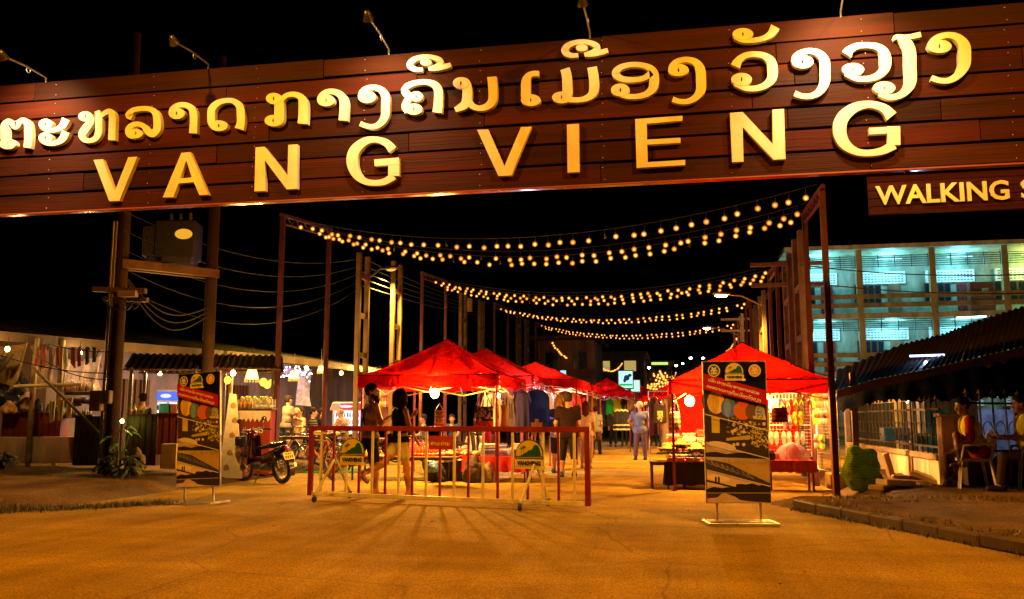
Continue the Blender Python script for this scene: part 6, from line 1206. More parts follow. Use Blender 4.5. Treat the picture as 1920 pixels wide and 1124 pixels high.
for i in range(7): mb = MB('glass', jit((.6, .35, .12), .4)); mb.lathe([(0, 0), (.05, 0), (.055, .14), (.04, .17), (.04, .19)], n=12); mb.use('paint', jit((.55, .2, .06), .6)); mb.lathe([(0, .005), (.044, .005), (.046, .11), (0, .13)], n=10); one('glass_jar', mb, 'glass jar of food at the left of the scalloped counter', 'jar', cp+Matrix.Rotation(crz, 3, 'Z') @ V((-.36+.09*(i % 5), .18+.14*(i//5), zt_+.02)), 0, 'jars on the scalloped counter')
for i in range(5): mb = MB('leaf', jit((.5, .5, .12), .3)); [mb.ball((rg.uniform(-.06, .06), rg.uniform(-.05, .05), rg.uniform(.02, .14)), rg.uniform(.03, .05), 7) for _ in range(9)]; one('heap_of_fruit', mb, 'pale green heap of fruit behind the glass jars', 'fruit', cp+Matrix.Rotation(crz, 3, 'Z') @ V((-.25+.13*i, .40, zt_+.12)), 0, 'fruit behind the jars')
gc = thing('glass_case', 'bright glass food case on the right end of the scalloped counter', 'glass case', cp+Matrix.Rotation(crz, 3, 'Z') @ V((.22, .25, zt_+.02)), crz); mb = MB('glass', (.6, .6, .55)); mb.box((0, 0, .1), (.42, .34, .2)); put('glass', mb, gc); mb = MB('metal', (.6, .55, .45))
for x in (-.21, .21):
    for y in (-.17, .17): mb.bar((x, y, 0), (x, y, .2), .014)
put('edges', mb, gc); mb = MB('cloth', (.7, .65, .5)); [mb.ball((rg.uniform(-.16, .16), rg.uniform(-.1, .1), .05), (.05, .04, .03), 8) for _ in range(12)]; put('food', mb, gc)
# white printed panel leaning beside it
mb = MB('print', (.66, .56, .38)); a = gz(433, 17.9); mb.poly([[(-.10, 1.72), (.04, 1.70), (.28, .0), (-.20, .02)]], .02, lambda x, y, h: V((x, -h+y*.12, y))); mb.use('print', (.40, .22, .08)); [mb.ball((rg.uniform(-.06, .08), -.022+y*.12, y), (.06, .004, .08), 12) for y in (.2, .5, .85, 1.15, 1.45)]; one('printed_panel', mb, 'white leaning panel with brown roundels right of the banner stand', 'panel', a, R(14))
# lamps of the restaurant
def shade(p, r, h, label, col=(1, .55, .12), g=130):
    t = thing('hanging_lamp', label, 'hanging lamp', p, 0, 'basket shade lamps in the restaurant'); mb = MB('rubber', (.1, .07, .04)); mb.tube([(0, 0, h), (0, 0, h+.5)], .007, 5); put('cord', mb, t)
    mb = MB('glow%g' % 5, (1, .62, .16)); mb.lathe([(r*.62, h), (r, .02)], n=20); mb.use('glow1.4', (1, .5, .08)); n = 14
    for i in range(n): a = 2*PI*i/n; mb.tube([(r*math.cos(a), r*math.sin(a), .03), (r*1.02*math.cos(a+.12), r*1.02*math.sin(a+.12), -.05)], .012, 5)
    put('lamp_shade', mb, t); mb = MB('lampglass', col); mb.ball((0, 0, h*.3), .05, 10); put('bulb', mb, t); lamp('bulb_light', 'POINT', (0, 0, -.02), g*.6, col, t, shadow_soft_size=.08); return t
shade(W(472, 713, 19.6), .15, .24, 'big bright basket lamp hanging over the scalloped counter'); shade(W(551, 712, 25), .15, .24, 'bright basket lamp hanging above the standing woman at the tables'); shade(W(602, 698, 26), .11, .18, 'small basket lamp hanging beside the second steel post')
for i, (u, v, d, r) in enumerate(((494, 717, 20.2, .09), (501, 722, 20.0, .08), (509, 718, 20.4, .075), (427, 713, 19.4, .08))): t = thing('paper_lantern', ('left small yellow lantern of the cluster over the glass case', 'middle small yellow lantern hanging lowest over the glass case', 'right small yellow lantern of the cluster over the glass case', 'small yellow lantern beside the left banner')[i], 'lantern', W(u, v, d), 0); mb = MB('glow2.6', (1, .55, .05)); mb.ball((0, 0, 0), (r, r, r*1.1), 12); put('shell', mb, t); mb = MB('rubber', (.1, .07, .04)); mb.tube([(0, 0, r), (0, 0, .5)], .005, 4); put('cord', mb, t)
for u, v, d, s, lb in ((683, 692, 29, 720, 'small warm bulb between the two left lamp poles'), (711, 698, 30, 1440, 'round warm bulb above the canopy roof in the restaurant'), (575, 690, 27, 675, 'warm bulb under the restaurant roof left of the second post'), (640, 700, 26, 675, 'warm bulb under the roof beside the fridge'), (300, 700, 20.0, 1170, 'warm bulb under the snack stall roof'), (437, 700, 17.4, 520, 'warm bulb under the scalloped stall roof'), (520, 705, 23, 2600, 'warm bulb behind the nearest steel post'), (790, 722, 30, 1170, 'warm bulb behind the big canopy in the back market')): hbulb(W(u, v, d), lb, s, (1, .55, .13), .05, .25)
sheet_([(440, 668, 19.8), (525, 676, 22), (522, 700, 22), (436, 690, 19.8)], (.06, .04, .03), 'dark awning flap behind the scalloped stall roof'); sheet_([(396, 662, 20.6), (436, 664, 20.6), (434, 700, 20.6), (398, 690, 20.6)], (.55, .06, .015), 'red sheet painting the red-lit underside of the scalloped stall roof')  # the red sheet's colour stands for red light under the roof
sheet_([(557, 690, 29), (584, 692, 29.6), (582, 762, 29.6), (556, 760, 29)], (.62, .58, .72), 'white curtain with fairy lights in the restaurant', .05, 'tarp', 'curtain'); sheet_([(530, 686, 28.6), (557, 690, 29), (556, 702, 29), (532, 702, 28.6)], (.42, .36, .66), 'lavender cloth behind the fairy lights', .03)
fl = thing('fairy_lights', 'white fairy lights sprinkled over the lavender cloth in the restaurant', 'fairy lights', W(528, 684, 28.3)); o9 = V(fl.location); mb = MB('rubber', (.3, .3, .35)); mb.tube([V((0, 0, 0)), W(584, 688, 29)-o9], .006, 4); put('cable', mb, fl); rg = random.Random(77); fm = MB('glow14', (.78, .75, 1)).ball((0, 0, 0), .022, 6).mesh('fairy_bulb')
for i in range(46): u = rg.uniform(526, 585); put('fairy_bulb', fm, fl, W(u, rg.uniform(687, 708)+(12 if u > 578 else 0)*rg.random(), 28.2)-o9)
# tables, stools, diners
def low_table(u, d, w, label, c=(.36, .17, .07)): p = gz(u, d); return table(p, R(18), w, .7, .68, label, c)
low_table(612, 24.2, 1.5, 'dining table laid with cups in front of the striped diner', (.5, .33, .16)); low_table(668, 25.5, 1.3, 'long wooden table behind the reading man', (.46, .27, .10)); low_table(728, 26.5, 1.4, 'wooden table behind the walking couple', (.48, .30, .10)); low_table(560, 21.8, .9, 'dark table between bicycles and diners', (.08, .05, .04))
for u, d, c, lb in ((606, 22.6, (.42, .05, .03), 'red stool at the dining table'), (640, 23.6, (.45, .12, .04), 'orange red bench by the second steel post'), (622, 22.0, (.34, .03, .03), 'dark red stool by the green mat'), (742, 24.6, (.4, .25, .08), 'wooden stool behind the walking woman'), (700, 25, (.42, .25, .08), 'wooden stool behind the walking man')): table(gz(u, d), R(10), .5, .36, .44, lb, c, c)
rg = random.Random(5)
for i in range(16): p = gz(592+i*2.9, 24.1+rg.uniform(-.2, .2)); mb = MB('plastic', jit(rg.choice([(.6, .5, .12), (.6, .55, .5), (.55, .08, .06), (.2, .5, .08), (.55, .45, .35)]))); mb.lathe([(0, 0), (.03, 0), (.038, .10), (.034, .10), (.027, .008)], n=10); one('cup', mb, 'small cup or sauce pot on the laid dining table', 'cup', p+V((0, 0, .682)), 0, 'cups on the dining table')
mb = MB('grain', (.05, .20, .05)); p = gz(622, 21.4); mb.box((0, 0, .012), (2.2, 1.4, .024)); one('green_mat', mb, 'green mat on the ground behind the bicycles', 'mat', p, R(18))
bx_(712, 738, 732, 800, 28.5, .4, 'wood', (.30, .10, .05), 'shelf_unit', 'shelf unit with bottles behind the walking couple', 'shelf unit')
for i in range(12): bottle(W(713+(i % 6)*4.6, 746+18*(i//6), 28.3), 1.3, jit(rg.choice([(.1, .12, .45), (.5, .3, .08), (.5, .1, .08), (.5, .48, .4)])), 'bottle on the shelf unit behind the couple', 'bottles on the shelf unit')
def seated(u, d, rz, label, sh, lo, hr, sk=(.42, .2, .1), seat=.46, ch=True, **pz):
    p = gz(u, d); q = dict(seat=seat, lean=.12, legs=((1.5, .12, 1.5), (1.45, .12, 1.45)), arms=((.55, .12, .9, .2), (.5, .12, 1.0, .2))); q.update(pz); 
    if ch: table(p, R(rz), .36, .36, seat, 'small dark stool under the '+label.split(',')[0][:60], (.12, .06, .04), (.08, .05, .04), 'wood', None)
    return person(label, p, R(rz), q, sk, sh, lo, hr, ((.05, .03, .03), 'shoe'), 1.70, .02)
person('woman in grey T-shirt and denim shorts standing at the dining tables', gz(536, 23.6), R(-30), dict(legs=((-.08, .05, .02), (.1, .05, .05)), lean=.12, arms=((.5, .1, .9, .2), (.5, .1, .9, .2)), slim=.95), (.5, .24, .12), ((.26, .20, .17), .55, -.06), ((.03, .05, .07), .45), ((.02, .012, .01), 'bun'), ((.2, .1, .06), 'sandal'), 1.66, .016)
seated(556, 23.9, 200, 'bearded man in a beige T-shirt, sitting beside the standing woman', ((.50, .36, .20), .55, -.1), ((.42, .30, .18), 1.2), ((.5, .35, .15), 'bald')); seated(566, 25.4, 150, 'dark haired diner, half hidden behind the bearded man', ((.3, .2, .15), .55, -.1), ((.05, .05, .06), 1.8), ((.02, .012, .01), 'short'))
seated(583, 24.9, -70, 'diner in a black and grey striped shirt, sitting at the laid table', ((.02, .02, .03), .6, -.1, stripes((.16, .14, .15), 14)), ((.02, .02, .03), 1.8), ((.015, .01, .01), 'short')); seated(600, 25.6, -80, 'diner in dark blue, sitting behind the striped shirt', ((.02, .03, .08), .6, -.1), ((.02, .02, .03), 1.8), ((.02, .015, .01), 'short'))
seated(645, 25.2, 75, 'bald man in a checked shirt, reading a paper by the fridge', ((.45, .30, .32), .6, -.1, plaid((.26, .10, .14), 12)), ((.02, .02, .03), 1.8), ((.3, .2, .15), 'bald'), nod=.35); mb = MB('print', (.7, .6, .6)); Q = Matrix.Rotation(.5, 3, 'X'); mb.box((0, 0, 0), (.3, .01, .22), M=Q); one('paper_sheet', mb, 'white paper held by the bald man in the checked shirt', 'paper', W(629, 763, 24.7), R(60))
seated(757, 27.5, 160, 'person in a yellow green shirt, sitting behind the walking woman', ((.42, .46, .06), .55, -.1), ((.05, .05, .06), 1.7), ((.02, .012, .01), 'short')); seated(798, 27.0, 110, 'person in grey with white shoes, sitting behind the glaring bulb', ((.22, .20, .18), .6, -.1), ((.06, .06, .08), 1.8), ((.02, .012, .01), 'short')); seated(848, 27.8, 190, 'person in dark blue, sitting left of the floral bag', ((.04, .06, .16), .6, -.1), ((.03, .04, .10), 1.8), ((.02, .012, .01), 'short'))
person('vendor with a hair bun standing behind the dark red snack counter', gz(265, 18.9), R(70), dict(arms=((.5, .1, .9, .2), (.4, .1, .9, .2))), (.34, .16, .08), ((.36, .20, .08), .6, -.1, stripes((.26, .13, .05), 18)), ((.06, .04, .04), 1.8), ((.015, .01, .01), 'bun'), ((.05, .03, .03), 'shoe'), 1.56, .016)

lamp('fairy_glow', 'POINT', W(556, 706, 27.6), 60, (.55, .45, 1), fl, shadow_soft_size=.3).location = W(556, 706, 27.6)-V(fl.location)
rg = random.Random(91)
for i in range(16):
    u = rg.uniform(10, 110); p = W(u, 775.5, 18.7+rg.uniform(-.1, .15)); c = jit(rg.choice([(.5, .3, .08), (.4, .08, .05), (.5, .45, .35), (.08, .06, .05), (.25, .3, .1)]), .4); s = rg.uniform(.7, 1.3)
    mb = MB('gloss', c); mb.lathe([(0, 0), (.05*s, 0), (.055*s, .09*s), (.04*s, .13*s), (.04*s, .15*s)], n=10); mb.use('plastic', jit((.5, .4, .3), .6)); mb.lathe([(.045*s, .15*s), (.045*s, .17*s), (0, .171*s)], n=10); one('food_jar', mb, 'small lidded jar on the maroon counter of the left shed', 'jar', p, 0, 'jars on the maroon counter')
for i in range(9):
    u = 66+i*13.5; sheet_([(u, 650, 18.6), (u+rg.uniform(4, 8), 650, 18.6), (u+rg.uniform(3, 9), 672+rg.uniform(0, 22), 18.5), (u+1, 676+rg.uniform(0, 20), 18.5)], jit(rg.choice([(.35, .25, .12), (.25, .05, .04), (.1, .08, .07), (.4, .36, .3)]), .3), 'small cloth or plastic packet hanging in a row under the shed roof', .02, 'cloth', 'packet')['group'] = 'packets hanging under the shed roof'
for i in range(10):
    u = rg.uniform(242, 292); p = W(u, 778.5, 18.1+rg.uniform(-.1, .2)); mb = MB('gloss', jit(rg.choice([(.5, .4, .3), (.45, .1, .05), (.5, .42, .1), (.1, .2, .1)]), .3)); s = rg.uniform(.7, 1.2); mb.lathe([(0, 0), (.035*s, 0), (.04*s, .1*s), (.015*s, .16*s), (.015*s, .2*s), (0, .2*s)], n=9); one('sauce_bottle', mb, 'sauce bottle or cup on the dark red snack counter', 'bottle', p, 0, 'bottles on the snack counter')
# ------------------------------------------------------------------ right side: wall, fence, awning, school
def pillar(p, w, h, label, col=(.42, .30, .18)):
    mb = MB('concrete', col); mb.box((0, 0, h/2), (w, w, h), b=.012); mb.box((0, 0, h+.03), (w+.06, w+.06, .06), b=.012); return one('gate_pillar', mb, label, 'pillar', p)
Wa, Wb = onX(1590, 786, 4.0), onX(1762, 786, 4.0); Wa.z = Wb.z = .1; wl = (Wb-Wa); wrz = math.atan2(wl.y, wl.x); wlen = math.hypot(wl.x, wl.y)
zt = .60
mb = MB('wear', (.88, .68, .42)); mb.box((wlen/2, 0, zt/2), (wlen, .12, zt)); mb.use('concrete', (.45, .32, .18)); mb.box((wlen/2, -.01, zt+.04), (wlen, .17, .09), b=.01); mb.box((wlen*.8, -.075, zt/2), (.04, .03, zt))
one('low_wall', mb, 'low cream wall with grid shadow below the spiked fence', 'wall', (Wa.x, Wa.y, 0), wrz)
def fence(a, b, z0, z1, n, label, hoop=True, col=(.02, .016, .014)):
    l = b-a; L_ = math.hypot(l.x, l.y); t = thing('iron_fence', label, 'fence', (a.x, a.y, 0), math.atan2(l.y, l.x)); mb = MB('rubber', tuple(c*.5 for c in col))
    for z in (z0+.12, z1-.16): mb.bar((0, 0, z), (L_, 0, z), .035)
    put('rail', mb, t)
    for i in range(n):
        x = L_*(i+.5)/n; mb = MB('rubber', tuple(c*.5 for c in col)); mb.box((x, 0, (z0+z1)/2), (.022, .022, z1-z0)); mb.use('paint', (.55, .36, .10)); mb.lathe([(.04, 0), (.018, .02), (0, .085)], (x, 0, z1), 6); put('bar', mb, t)
    if hoop:
        mb = MB('rubber', tuple(c*.5 for c in col))
        for i in range(n-1): mb.torus((L_*(i+1)/n, 0, z0+(z1-z0)*.45), L_/n*.36, .008, 'Y', 14, 4)
        put('hoops', mb, t)
    return t
zf = 1.52
fence(Wa+V((0, -.15, 0)), Wb, zt+.08, zf+.05, 24, 'black iron fence with golden spikes standing on the low cream wall')
pillar((Wa.x, Wa.y, 0), .16, zf+.02, 'slim pale pillar at the left end of the spiked fence', (.45, .36, .28)); PB = onX(1777, 786, 4.02); PB.z = .1; pillar((PB.x, PB.y, 0), .27, 1.28, 'thick cream pillar right of the spiked fence, behind the seated men')
Fa = Wb+V((.25, -.2, 0)); Fb = W(2010, 786, 15.2); Fb.z = 0
mb = MB('wear', (.30, .22, .13)); l = Fb-Fa; L_ = math.hypot(l.x, l.y); mb.box((L_/2, 0, .3), (L_, .12, .6)); one('low_wall', mb, 'dark low wall behind the seated men in vests', 'wall', (Fa.x, Fa.y, 0), math.atan2(l.y, l.x))
fence(Fa, Fb, .62, 1.66, 9, 'black iron fence with spikes behind the seated men')
# things seen through the fence: a lit blue and grey sheet, posts
mb = MB('tarp', (.30, .38, .55)); mb.sheet(lambda u, v: V(((u-.5)*3.4, .05*math.sin(u*30), .3+v*1.15)), 60, 4, True, lambda u, v: (.03, .16, .30) if u < .3 else (.15, .15, .22)); p = W(1885, 786, 18.4); one('tarpaulin_sheet', mb, 'blue and lavender sheet hung behind the right fence', 'tarpaulin', (p.x, p.y, 0), R(-8))
l = lamp('fluorescent_glow', 'AREA', (0, 0, 0), 24, (.55, .72, 1)); l.data.size = 1.2; l.location = W(1885, 745, 17.6); aim(l, (.1, .6, -.9))
mb = MB('glow7', (.55, .7, 1)); mb.tube([(-.6, 0, 0), (.6, 0, 0)], .02, 8); t = one('fluorescent_tube', mb, 'bluish tube lamp hung under the dark awning', 'tube light', W(1885, 742, 17.6))
for i, (u, w, c, lb) in enumerate(((1685, .16, (.55, .42, .14), 'yellowish post behind the spiked fence'), (1706, .10, (.45, .36, .30), 'slim grey post behind the spiked fence'), (1727, .14, (.42, .38, .36), 'pale post near the right end of the spiked fence'))):
    mb = MB('wear', c); mb.box((0, 0, 1.0), (w, w, 2.0), b=.01); p = W(u, 786, 18.2); one('wooden_post', mb, lb, 'post', (p.x, p.y, 0))
p = W(1660, 795, 17.8); l = lamp('stall_glow', 'POINT', (0, 0, 0), 16, (1, .75, .35)); hb = hbulb(W(1700, 752, 17.2), 'warm bulb behind the spiked fence', 110, (1, .7, .3), .035, .3); bpy.data.objects.remove(l)
for i, (u, v, c, lb) in enumerate(((1664, 812, (.012, .05, .10), 'blue bucket behind the spiked fence'), (1692, 812, (.01, .03, .06), 'dull blue crate behind the spiked fence'), (1722, 822, (.006, .02, .008), 'dark green bush pot behind the fence'))):
    p = W(u, v, 17.3); crate((p.x, p.y, p.z-.15), .2, (.22, .2, .24), c, lb, 'crate')
# dark awning: corrugated roof sloping up to the right, shade net hanging below
def corr(mb, a, b, c, d, n, amp): mb.sheet(lambda u, v: (a.lerp(b, u)).lerp(d.lerp(c, u), v)+V((0, 0, amp*math.sin(u*n*2*PI))), n*6, 4)
aw = thing('awning', 'large dark corrugated awning with torn edge in front of the school', 'awning', W(1580, 700, 17)); o = V(aw.location)
pt = lambda u, v, d: W(u, v, d)-o
mb = MB('rusty', (.05, .026, .017)); e = [(1560, 722), (1575, 690), (1690, 652), (1770, 634), (1850, 604), (1960, 560)]
lo = [pt(1560, 735, 15.6), pt(1640, 712, 15.4), pt(1720, 697, 15.2), pt(1810, 676, 15.0), pt(1900, 655, 14.8), pt(2000, 632, 14.6)]; hi = [pt(1570, 694, 19), pt(1690, 646, 19), pt(1770, 626, 19), pt(1830, 602, 19), pt(1925, 573, 19), pt(2020, 545, 19)]

mb.sheet(lambda u, v: edge(lo, u).lerp(edge(hi, u), v)+V((0, 0, .02*math.sin(u*260)-.12*math.sin(PI*v)*.5)), 240, 6); put('roof', mb, aw)
mb = MB('wood', (.10, .055, .03)); mb.sheet(lambda u, v: edge(lo, u)+V((0, -.02, -.14*v)), 30, 1); put('fascia', mb, aw)
mb = MB('mesh', (.012, .012, .014)); rq = random.Random(8); jag = [rq.uniform(-.12, .16) for _ in range(81)]
mb.use('shade', (.0025, .0025, .003)); mb.sheet(lambda u, v: edge(lo, .02+u*.98)+V((0, .12+.05*math.sin(u*60)*v, -.10-v*(.30+.75*max(0, u-.25)+.3*jag[int(u*80)]))), 80, 8); put('shade_sheet', mb, aw)
mb = MB('tarp', (.16, .22, .30)); mb.sheet(lambda u, v: edge(lo, .66+u*.2)+V((0, .06+.03*math.sin(u*20)+.4*v, -.10-v*(.55+.1*math.sin(u*7)))), 24, 8); put('torn_plastic', mb, aw)
for u, d in ((1600, 16.0), (1905, 15.5)):
    mb = MB('rusty', (.06, .03, .02)); p = W(u, 740, d); mb.box((p.x-o.x, p.y-o.y, p.z/2-o.z+.2), (.1, .1, p.z+.4)); put('post', mb, aw)
a = MB('glow16', (.45, .55, 1)); a.tube([(-.45, 0, 0), (.45, 0, 0)], .022, 8); one('fluorescent_tube', a, 'violet tube lamp glowing above the dark awning edge', 'tube light', W(1821, 595, 30), R(-20))
for u, v in ((1738, 667), (1840, 656)): a = MB('glow5', (.35, .5, 1)); a.tube([(-.3, 0, 0), (.3, 0, 0)], .02, 8); one('fluorescent_tube', a, 'bluish tube lamp half hidden under the awning edge, %s of two' % ('left' if u < 1800 else 'right'), 'tube light', W(u, v, 16.6), R(-20)); l = lamp('tube_glow', 'POINT', W(u, v+8, 16.3), 10, (.4, .6, 1))
# foreground odds and ends
p = GH(1618, 921); mb = MB('tarp', (.22, .34, .03)); rq = random.Random(3)
pr = [((0, 0, .22), (0, 0, .40), .27, .25, (1, .8, 1)), ((-.08, 0, .42), (-.1, 0, .60), .17, .12), ((.1, 0, .42), (.13, 0, .56), .17, .12)]+[((math.cos(i)*.2, math.sin(i)*.16, .12+.06*(i % 5)),)*2+(.13, .13) for i in range(9)]
surf(mb, pr, .013, .05, [((0, 0, 0), (0, 0, -1))], pat=lambda q: (.17, .27, .02) if math.sin(q[2]*150) > .3 else (.24, .38, .03)); crumple(mb, .018, 8); one('woven_sack', mb, 'big bulging green woven sack leaning by the cream wall', 'sack', p)
p = GH(1572, 917); mb = MB('concrete', (.55, .38, .14)); mb.box((0, 0, .14), (.36, .3, .28), .2, b=.02); one('concrete_block', mb, 'yellowish concrete block under the side grid', 'block', p)
for i, (u, v, d, rz, lb) in enumerate(((1680, 915, (.5, .3, .09), .4, 'broken concrete slab lying flat by the wall'), (1667, 900, (.1, .12, .42), .3, 'broken slab leaning upright against the cream wall'), (1740, 905, (.5, .3, .08), -.5, 'tilted slab at the foot of the thick pillar'), (1708, 903, (.6, .12, .06), .1, 'narrow slab lying along the cream wall'), (1655, 924, (.4, .24, .08), .9, 'slab edge beside the green sack'))):
    p = GH(u, v); mb = MB('concrete', jit((.46, .32, .17), .2)); mb.box((0, 0, d[2]/2), d, M=Matrix.Rotation(rz, 3, 'Z') @ Matrix.Rotation((.35 if i == 2 else (-.25 if i == 1 else .06)), 3, 'Y'), b=.015); one('broken_slab', mb, lb, 'slab', p+V((0, 0, .03)), 0, 'rubble by the low wall')
# seated men in yellow vests
c1 = GH(1826, 915); cz = c1.z; pchair(c1, R(90), 'white plastic chair holding the man in red sleeves and yellow vest')
def vest(t, q):
    mb = MB('cloth', (.80, .82, .03)); S = q['S']; X, F, U = V(q['X']), V(q['F']), V(q['U']); ch, Pv, nb = V(q['chest']), V(q['Pv']), V(q['nb'])
    sc_ = lambda pr: [tuple(pr)]
    prims = [(ch-X*.085*S, ch+X*.085*S, .146*S, .142*S), (Pv+U*.16*S-X*.07*S, Pv+U*.16*S+X*.07*S, .142*S, .142*S), (ch+U*.1*S-X*.11*S, ch+U*.1*S+X*.11*S, .094*S, .094*S)]
    surf(mb, prims, .013, .05, [(Pv+U*.08*S, -U)], [(nb+F*.10*S+U*.04*S, Pv+F*.17*S+U*.2*S, .075*S, .02*S), (nb-U*.02*S, nb+U*.2*S, .085*S, .09*S)]); put('safety_vest', mb, t)
V1 = person('man in yellow vest and red sleeves sitting with one foot up on the white chair', c1+V((0.10, 0, 0)), R(88), dict(seat=.44, lean=.28, legs=((2.25, .15, 2.35), (1.35, .12, 1.35)), arms=((.35, .1, .8, .35), (.3, .15, .75, .3)), yaw=R(10), nod=.1), (.30, .14, .08), ((.42, .015, .015), 1.0, -.08), ((.09, .055, .03), 1.9), ((.01, .008, .008), 'short'), ((.08, .02, .02), 'sandal'), 1.70, extra=vest)
c2 = GH(1938, 920); pchair(c2, R(90), 'dark plastic chair holding the second man in a vest at the picture edge', (.03, .03, .035))
person('second man in a yellow vest, sitting at the right edge with hands raised', c2+V((.02, 0, 0)), R(85), dict(seat=.44, lean=.15, legs=((1.45, .2, 1.25), (1.3, .15, 1.45)), arms=((.35, .1, 1.45, .3), (.4, .1, 1.3, .3)), nod=.1), (.30, .14, .08), ((.45, .42, .04), .4, -.08), ((.07, .045, .03), 1.9), ((.01, .008, .008), 'short'), ((.03, .02, .02), 'shoe'), 1.72, extra=vest)
p = GH(1790, 914); sack(p, (.26, .22, .1), (.03, .015, .012), 'small dark cloth heap on the ground in front of the white chair')
# ------------------------------------------------------------------ the school behind
BY = 52.0; sl = thing('school_building', 'long storeyed school block with breeze-block panels lit cyan inside', 'building', (PY(1492, 786, BY).x, BY, 0)); o = V(sl.location); CR = (.58, .52, .34)
bx = lambda u: PY(u, 786, BY).x-o.x
zR, zF2, zF1 = 10.75, 7.15, 3.85; cols_ = [.17]+[bx(1625), bx(1765.5), bx(1905), bx(1905)+4.35, bx(1905)+8.7]
x0, x1 = 0, cols_[-1]+.5
mb = MB('wear', CR)
for z in (zF1, zF2): mb.box(((x0+x1)/2, 1.2, z-.15), (x1-x0, 2.6, .3))
mb.box(((x0+x1)/2, 1.1, zR+.12), (x1-x0+.6, 3.2, .24)); put('floor_slabs', mb, sl)
mb = MB('wear', (.30, .33, .26)); mb.box(((x0+x1)/2, 2.6, zR/2), (x1-x0, .2, zR)); put('rear_wall', mb, sl)
for x in cols_: mb = MB('wear', (.46, .36, .16)); mb.box((x, -.02, zR/2), (.32, .34, zR)); put('column', mb, sl)
for zb in (0, zF1, zF2):
    mb = MB('wear', (.40, .32, .15))
    for z, h in ((.95, .26), (.45, .26)): mb.box(((x0+x1)/2, -.05, zb+z), (x1-x0, .12, h))
    put('parapet', mb, sl)
    top = {0: zF1, zF1: zF2, zF2: zR}[zb]-.3
    for i in range(len(cols_)-1):
        a, b = cols_[i]+.17, cols_[i+1]-.17; mb = MB('metal', (.04, .05, .05))
        for k in range(6): mb.bar((a, -.02, top-.06-k*.12), (b, -.02, top-.06-k*.12), .035)
        for k in range(5): mb.bar((lerp(a, b, k/4), -.02, top), (lerp(a, b, k/4), -.02, top-.72), .04)
        put('louvre', mb, sl)
        w = b-a; mb = MB('paint', (.78, .78, .80)); mb.box((a+w*.42, 2.44, zb+2.35), (w*.78, .12, .72)); mb.use('paint', (.03, .06, .08))
        for k in range(14):
            for j in range(4): mb.box((a+w*.42+(k-6.5)*w*.052, 2.375, zb+2.35+(j-1.5)*.15), (w*.032, .02, .05))
        put('breeze_block_panel', mb, sl)
        wn = MB('woodv', (.10, .05, .03)); wn.box((a+w*.21, 2.44, zb+1.4), (w*.42, .08, 1.15)); f = put('window', wn, sl)
        pn = MB('gloss', (.012, .015, .02))
        for k in range(4): pn.box((a+w*(.055+.104*k), 2.39, zb+1.4), (w*.072, .03, 1.0))
        put('panes', pn, f)
        d = MB('woodv', (.20, .10, .05)); d.box((a+w*.62, 2.44, zb+1.0), (w*.2, .08, 1.95)); put('door', d, sl)
        if i in (0, 3) or (zb == zF2 and i == 2): c = MB('cloth', (.22, .03, .04)); c.sheet(lambda u, v: V((a+w*(.52+.2*u), 2.30+.05*math.sin(u*22), zb+1.9-v*1.7)), 20, 3); put('curtain', c, sl)
        if zb == zF2 and i == 2: c = MB('paint', (.20, .06, .04)); c.box((b-.75, 1.2, zb+.95), (1.3, .6, 1.6), b=.02); c.use('paint', (.5, .6, .7)); c.box((b-.6, .89, zb+1.25), (.35, .02, .25)); put('cabinet', c, sl)
        pw = {zF2: 250, zF1: 200, 0: 70}[zb]*(1.0 if (i != 4) else .6)
        g = MB('glow2', (.35, .8, 1) if not (zb == zF2 and i == 3) else (.9, 1, .3)); g.tube([(lerp(a, b, .3), 1.3, top-.02), (lerp(a, b, .7), 1.3, top-.02)], .03, 6); put('ceiling_tube', g, sl)
        lamp('ceiling_light', 'POINT', (lerp(a, b, .5), 1.25, top-.3), pw, (.16, .74, 1) if not (zb == zF2 and i == 3) else (.75, 1, .25), sl, shadow_soft_size=.4)
# ------------------------------------------------------------------ far end of the street
def house(p, w, d, h, col, label, wins=(), roof=None, lit=(1, .7, .2), rz=0, floors=3):
    t = thing('far_building', label, 'building', p, rz); mb = MB('wear', col); mb.box((0, d/2, h/2), (w, d, h)); put('wall', mb, t)
    mb = MB('rusty', roof or (.10, .07, .05)); mb.box((0, d/2-.3, h+.12), (w+.8, d+1.2, .24), b=.03); put('roof', mb, t); mb = MB('rusty', roof or (.10, .07, .05)); mb.box((0, -.35, h*.36), (w+.3, 1.0, .12)); put('porch_roof', mb, t)
    n = max(2, int(w/2.2))
    for f in range(floors):
        for i in range(n):
            x = -w/2+w*(i+.5)/n; z = h*(f+.55)/floors; on = (f, i) in wins; mb = MB('paint', (.07, .05, .04)); mb.box((x, -.03, z), (w/n*.55, .1, h/floors*.5)); o_ = put('window', mb, t)
            mb = MB('glow0.5' if on else 'gloss', lit if on else (.012, .012, .015)); mb.box((x, -.09, z), (w/n*.45, .03, h/floors*.4)); put('pane', mb, o_)
    mb = MB('wear', tuple(c*.8 for c in col)); mb.box((0, -.25, h*.66), (w, .5, .5)); put('balcony', mb, t); return t
def hp(u, d): p = W(u, 786, d); return V((p.x, p.y, 0))
house(hp(1062, 55), 3.6, 6, 6.2, (.22, .09, .05), 'brown two-storey house behind the third canopy, ending the left frames', (), (.06, .03, .02), floors=2)
house(hp(1004, 70), 5.5, 6, 5.0, (.10, .06, .04), 'dark house between the left frames and the brown house')
house(hp(1134, 84), 7.5, 8, 7.4, (.12, .09, .07), 'dark building with two lit windows above the mid street canopy', ((2, 1), (2, 2)), floors=3)
house(hp(1212, 120), 7, 8, 9.0, (.12, .11, .11), 'tall greyish far building at the bend of the street', (), floors=4)
house(hp(1172, 100), 5, 6, 5.8, (.10, .08, .07), 'low dark building behind the lit billboard', ())
